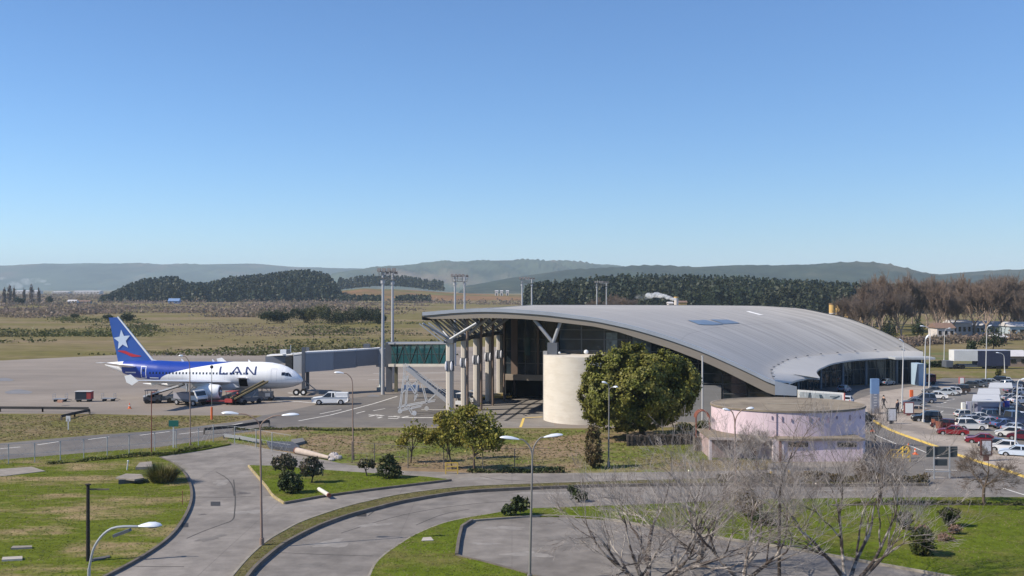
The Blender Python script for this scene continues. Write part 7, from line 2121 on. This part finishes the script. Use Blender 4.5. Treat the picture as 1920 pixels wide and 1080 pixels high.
# dark tree row on the plain, and single trees
rr_ = random.Random(5)
row = [(500, 582, 14, 'd'), (520, 585, 12, 'd'), (545, 576, 20, 'd'), (572, 574, 18, 'd'), (592, 577, 14, 'o'), (604, 574, 13, 'o'), (622, 575, 15, 'd'), (640, 576, 16, 'd'), (660, 577, 16, 'd'), (678, 578, 14, 'd'), (695, 578, 14, 'd'), (708, 581, 10, 'd')]
RL = ["small dark tree at the left end of the dark tree row", "second dark tree from the left end of the dark tree row", "broadest dark tree of the row behind the jet bridge", "dark tree left of the yellowish pair in the tree row", "olive-brown tree, left of the yellowish pair in the row", "yellowish tree, right of the yellowish pair in the row", "dark tree just right of the yellowish pair", "dark green tree midway between the yellowish pair and the masts", "dense dark tree left of the mast in the row", "dark tree second left of the tall masts", "dark tree behind the left tall mast", "smallest dark tree at the right end of the row by the masts"]
for k, (u, vt, hw, c) in enumerate(row):
    far_tree("dark_tree", RL[k], "tree", u, 470 + rr_.uniform(-12, 12), vt - 3, hw * 1.35, m_fardark if c == 'd' else m_farol, 220 + k, per=700, group="dark tree row on the plain")
for k, (u, Y, vt, hw, lb) in enumerate(((238, 480, 586, 15, "dark round tree right behind the aircraft's tail tip"), (203, 520, 589, 11, "dark bush left of the aircraft's tail tip"), (140, 560, 588, 8, "lone green bush on the plain left of the tail"), (36, 1000, 555, 10, "round dark tree between the left poplars"), (92, 1000, 556, 7, "pointed dark tree right of the poplars"))):
    far_tree("dark_tree", lb, "tree", u, Y, vt, hw, m_fardark, 240 + k, per=340)
PL = ["short poplar at the far left", "tallest left poplar of the far row", "thin poplar beside the tallest left one", "faint poplar left of the broad one", "broad dark poplar in the far row", "rightmost slim poplar of the far row"]
for k, (u, vt, hw) in enumerate(((8, 542, 3), (18, 537, 4), (26, 541, 2.5), (45, 543, 2.5), (59, 535, 4), (73, 541, 2.6))):
    far_tree("poplar", PL[k], "poplar", u, 1000 + 10 * k, vt, hw, m_fartwig, 250 + k, per=200, sz=.9, shape='column', group="poplars on the far left plain")

# ---- woods and scrub too many to count: stuff
def forest(label, pts, m, seed, hgt, wid, gz_, k=26, mul=None):
    """many conifer crowns as leaf clumps; pts (x, y)"""
    r = np.random.default_rng(seed); n = len(pts)
    hh = hgt * r.uniform(.6, 1.25, n)
    if mul: hh *= np.array([mul(x, y) for x, y in pts])
    z0 = np.array([gz_(x, y) for x, y in pts])
    f = r.uniform(0.12, 1, (n, k)); a = r.uniform(0, 6.283, (n, k))
    w_ = wid * (1.05 - f) * r.uniform(.4, 1.05, (n, k)) + .3
    P = np.stack([pts[:, 0:1] + w_ * np.cos(a), pts[:, 1:2] + w_ * np.sin(a), z0[:, None] + hh[:, None] * f], -1).reshape(-1, 3)
    N = np.stack([np.cos(a), np.sin(a), np.full_like(a, .5)], -1).reshape(-1, 3); N /= np.linalg.norm(N, axis=1)[:, None]
    V, Q_ = leaves(P, N, wid * .6, r, .6)
    o = arr_mesh("forest", V, Q_, m); return tag(o, label, "forest", kind="stuff")
# left wooded hill
hillpx = [(150, 556), (186, 547), (210, 540), (240, 531), (270, 525), (300, 523), (330, 522), (350, 529), (390, 529), (420, 524), (460, 521), (500, 519), (540, 513), (575, 511), (600, 513), (625, 525), (640, 540), (680, 552), (720, 556)]
HY = 1500.0
def hill_top(x, y, px=hillpx, Y0=HY):
    u = CX + F * x / y
    v = np.interp(u, [p[0] for p in px], [p[1] for p in px])
    return H - (v - CY) * Y0 / F
def hz_left(x, y):
    f = min(1, max(0, (y - (HY - 330)) / 330)); return max(0, (hill_top(x, y) - 15)) * math.sin(f * math.pi / 2) ** .8
def mound(fn, u0, u1, y0, y1, m, n=70, k=16, back=250):
    rows_ = []
    for j in range(k + 1):
        y = y0 + (y1 - y0) * j / k
        rows_.append([((u - CX) * y / F, y, fn((u - CX) * y / F, y) - .5) for u in np.linspace(u0, u1, n)])
    rows_.append([(p[0], p[1] + back, -2) for p in rows_[-1]])
    return struct(MB().grid(rows_).build("hills", m, smooth=True))
def wood_pts(u0, u1, y0, y1, n, r):
    u = r.uniform(u0, u1, n); y = r.uniform(y0, y1, n)
    return np.stack([(u - CX) * y / F, y], 1)
m_floor = mat("forest_floor", (.035, .042, .02), .95, var=.4, scale=.05, spec=0)
mound(hz_left, 150, 725, HY - 330, HY, m_floor)
r = np.random.default_rng(91)
forest("dark pine wood covering the low hill behind the aircraft", wood_pts(190, 640, HY - 325, HY, 3200, r), m_pine, 92, 15, 5.0, hz_left, 44, lambda x, y: min(1.05, max(.3, (hill_top(x, y) - 4) / 26)))
forest("strip of dark wood beyond the orange slope", wood_pts(632, 830, 1800, 1950, 420, r), m_pine, 93, 17, 5.5, lambda x, y: 14 + 6 * math.sin(x * .02), 36)
forest("dark thickets in front of the orange slope", np.concatenate([wood_pts(632, 715, 1120, 1180, 110, r), wood_pts(742, 808, 1120, 1180, 90, r)]), m_pine, 94, 6, 3.6, lambda x, y: 2, 18)
# right pine forest on gently rising ground
RY = 900.0
rpx = [(860, 560), (960, 548), (1010, 536), (1060, 529), (1100, 525), (1150, 521), (1200, 519), (1300, 521), (1400, 525), (1500, 531), (1560, 535), (1640, 542), (1750, 546), (1900, 548), (2000, 550)]
def hz_right(x, y):
    f = min(1, max(0, (y - (RY - 260)) / 260)); return max(0, hill_top(x, y, rpx, RY) - 15.5) * f ** .8
mound(hz_right, 860, 2000, RY - 260, RY, m_floor)
forest("wide dark pine forest rising behind the terminal roof", wood_pts(985, 1960, RY - 250, RY, 3800, r), m_pine, 95, 16, 3.4, hz_right, 44)
# scrub on the plain
def scrub(label, bands, m, seed, sz, hgt, per=9, name="scrub", spread=1.1):
    r = np.random.default_rng(seed); A = []
    for u0, u1, v0, v1, n in bands:
        u = r.uniform(u0, u1, n * 3); v = r.uniform(v0, v1, n * 3)
        Y = H * F / (v - CY); x = (u - CX) * Y / F
        dn = np.sin(x * .031 + 2 * np.sin(Y * .013)) * np.sin(Y * .021 + x * .008) + r.uniform(-.6, .6, n * 3)
        o = np.argsort(-dn)[:n]
        A.append(np.stack([x[o], Y[o]], 1))
    A = np.concatenate(A); n = len(A); sc = r.uniform(.5, 1.4, n) * (A[:, 1] / 450) ** .5
    c = np.repeat(A, per, 0); s = np.repeat(sc, per)
    P = np.stack([c[:, 0] + r.normal(0, spread * 2.2, n * per) * s, c[:, 1] + r.normal(0, spread, n * per) * s, np.abs(r.normal(0, hgt / 2, n * per)) * s * np.repeat(r.uniform(.4, 1.2, n), per) + .05], 1)
    N = r.normal(size=P.shape); N[:, 2] = np.abs(N[:, 2]) + .4; N /= np.linalg.norm(N, axis=1)[:, None]
    V, Q_ = leaves(P, N, sz * s, r, .5)
    return tag(arr_mesh(name, V, Q_, m), label, "scrub", kind="stuff")
scrub("greyish-brown thickets on the plain beyond the apron", [(-100, 800, 562, 590, 1500), (300, 500, 584, 595, 260), (-60, 200, 577, 597, 520), (800, 1000, 566, 572, 80), (-60, 820, 552.5, 561, 1300)], m_scrubb, 301, 0.95, 2.2, 20, spread=1.3)
scrub("low dry weeds on the plain beyond the apron", [(180, 800, 606, 640, 260), (-100, 820, 640, 668, 160)], m_scrubb, 303, 0.5, .5, 14)
scrub("dark green scrub patches on the plain beyond the apron", [(-100, 290, 610, 632, 420), (-100, 820, 638, 667, 420), (90, 260, 590, 606, 90), (-100, 330, 572, 592, 130), (-100, 820, 556, 580, 260), (560, 820, 606, 630, 120)], m_scrubg, 302, 0.7, .9, 16)
# grass tufts on the near lawns
def inside(P, poly_):
    x, y = P[:, 0], P[:, 1]; c = np.zeros(len(P), bool); q = np.array([(p[0], p[1]) for p in poly_]); j = len(q) - 1
    for i in range(len(q)):
        cond = ((q[i, 1] > y) != (q[j, 1] > y)) & (x < (q[j, 0] - q[i, 0]) * (y - q[i, 1]) / (q[j, 1] - q[i, 1] + 1e-12) + q[i, 0])
        c ^= cond; j = i
    return c
Vs, Fs, off = [], [], 0
r = np.random.default_rng(400)
for poly_, z in LAWNS:
    q = np.array([(p[0], p[1]) for p in poly_]); mn = np.maximum(q.min(0), (-62, 50)); mx_ = np.minimum(q.max(0), (70, 112))
    ar = np.prod(np.maximum(mx_ - mn, 0)); n = int(min(90000, ar * 22))
    if n <= 0: continue
    P = r.uniform(0, 1, (n, 2)) * (mx_ - mn) + mn
    P = P[np.abs(P[:, 0]) < P[:, 1] * .56]
    P = P[inside(P, poly_)]; n = len(P)
    if not n: continue
    a = r.uniform(0, 6.283, n); hh = r.uniform(.015, .05, n); w_ = r.uniform(.03, .08, n)
    B = np.stack([P[:, 0], P[:, 1], np.full(n, z)], 1); S = np.stack([np.cos(a), np.sin(a), np.zeros(n)], 1) * w_[:, None]
    T = np.stack([r.normal(0, .10, n), r.normal(0, .10, n), hh], 1)
    Vs.append(np.stack([B - S, B + S, B + T], 1).reshape(-1, 3)); Fs.append(np.arange(3 * n).reshape(n, 3) + off); off += 3 * n
tag(arr_mesh("grass", np.concatenate(Vs), np.concatenate(Fs), m_blade), "short mown grass on the near lawns", "grass", kind="stuff")
# tufts on verge and bank
Vs = []
for px, n in (([(-20, 778), (180, 780), (400, 781), (488, 781), (400, 795), (300, 806), (160, 816), (-20, 831)], 9000), ([(545, 803), (740, 804), (1000, 806), (1320, 812), (1300, 880), (900, 884), (650, 868), (560, 850)], 16000)):
    pl = [G(u, v) for u, v in px]; q = np.array([(p[0], p[1]) for p in pl]); P = r.uniform(0, 1, (n * 2, 2)) * (q.max(0) - q.min(0)) + q.min(0); P = P[inside(P, pl)][:n // 2]; n = len(P)
    a = r.uniform(0, 6.283, n); S = np.stack([np.cos(a), np.sin(a), np.zeros(n)], 1) * r.uniform(.06, .16, n)[:, None]; B = np.stack([P[:, 0], P[:, 1], np.full(n, .012)], 1)
    Vs.append(np.stack([B - S, B + S, B + np.stack([r.normal(0, .17, n), r.normal(0, .17, n), r.uniform(.03, .14, n)], 1)], 1).reshape(-1, 3))
V = np.concatenate(Vs); tag(arr_mesh("grass", V, np.arange(len(V)).reshape(-1, 3), leaf_mat("verge_blade", (.15, .15, .045), (.24, .18, .10), s2=.1, island=.35, trans=.3)), "rough grass on the verge and the bank", "grass", kind="stuff")

# ---- white steam and smoke
def smoke(label, blobs, dens, nsc=.35, col=(1, 1, 1)):
    mb = MB(); rs = random.Random(len(blobs))
    for (u, v, ru, rv, Y) in blobs:
        c = AT(u, v, Y); k = Y / F
        b = MB().sphere((0, 0, 0), (ru * k, ru * k * .7, rv * k), 14, 10)
        mb.add([(c.x + x * rs.uniform(.82, 1.15), c.y + y * rs.uniform(.82, 1.15), c.z + z * rs.uniform(.75, 1.2)) for x, y, z in b.v], b.f)
    o = mb.build("smoke", [], smooth=True)
    m = bpy.data.materials.new("smoke_" + str(dens)); m.use_nodes = True; t = m.node_tree; t.nodes.remove(t.nodes["Principled BSDF"])
    p = t.nodes.new("ShaderNodeVolumePrincipled"); p.inputs["Color"].default_value = (*col, 1); p.inputs["Density"].default_value = dens; p.inputs["Anisotropy"].default_value = .2
    tc = t.nodes.new("ShaderNodeTexCoord"); n_ = t.nodes.new("ShaderNodeTexNoise"); n_.inputs["Scale"].default_value = nsc; n_.inputs["Detail"].default_value = 3
    r_ = t.nodes.new("ShaderNodeMapRange"); r_.inputs["From Min"].default_value = .38; r_.inputs["From Max"].default_value = .62; r_.inputs["To Max"].default_value = dens
    t.links.new(tc.outputs["Object"], n_.inputs["Vector"]); t.links.new(n_.outputs["Fac"], r_.inputs["Value"]); t.links.new(r_.outputs[0], p.inputs["Density"])
    t.links.new(p.outputs[0], t.nodes["Material Output"].inputs["Volume"]); o.data.materials.append(m)
    return tag(o, label, "smoke", kind="stuff")
smoke("white steam blowing left from the factory stack", [(1262, 561, 7, 3, 550), (1253, 558, 9, 3.6, 553), (1242, 555, 10, 4.4, 553), (1231, 553, 11, 5.2, 553), (1219, 554, 10, 5.5, 553)], 1.0)
smoke("thin pale smoke trailing off from the steam plume", [(1208, 557, 10, 6, 562), (1196, 556, 8, 5, 562)], .12)
smoke("pale smoke rising over the far plain on the left", [(90, 533, 8, 2, 5200), (78, 527, 10, 3.5, 5200), (66, 525, 10, 5, 5200), (50, 528, 14, 7, 5200), (30, 534, 18, 8, 5200), (4, 522, 10, 3, 5200)], .008, .03)
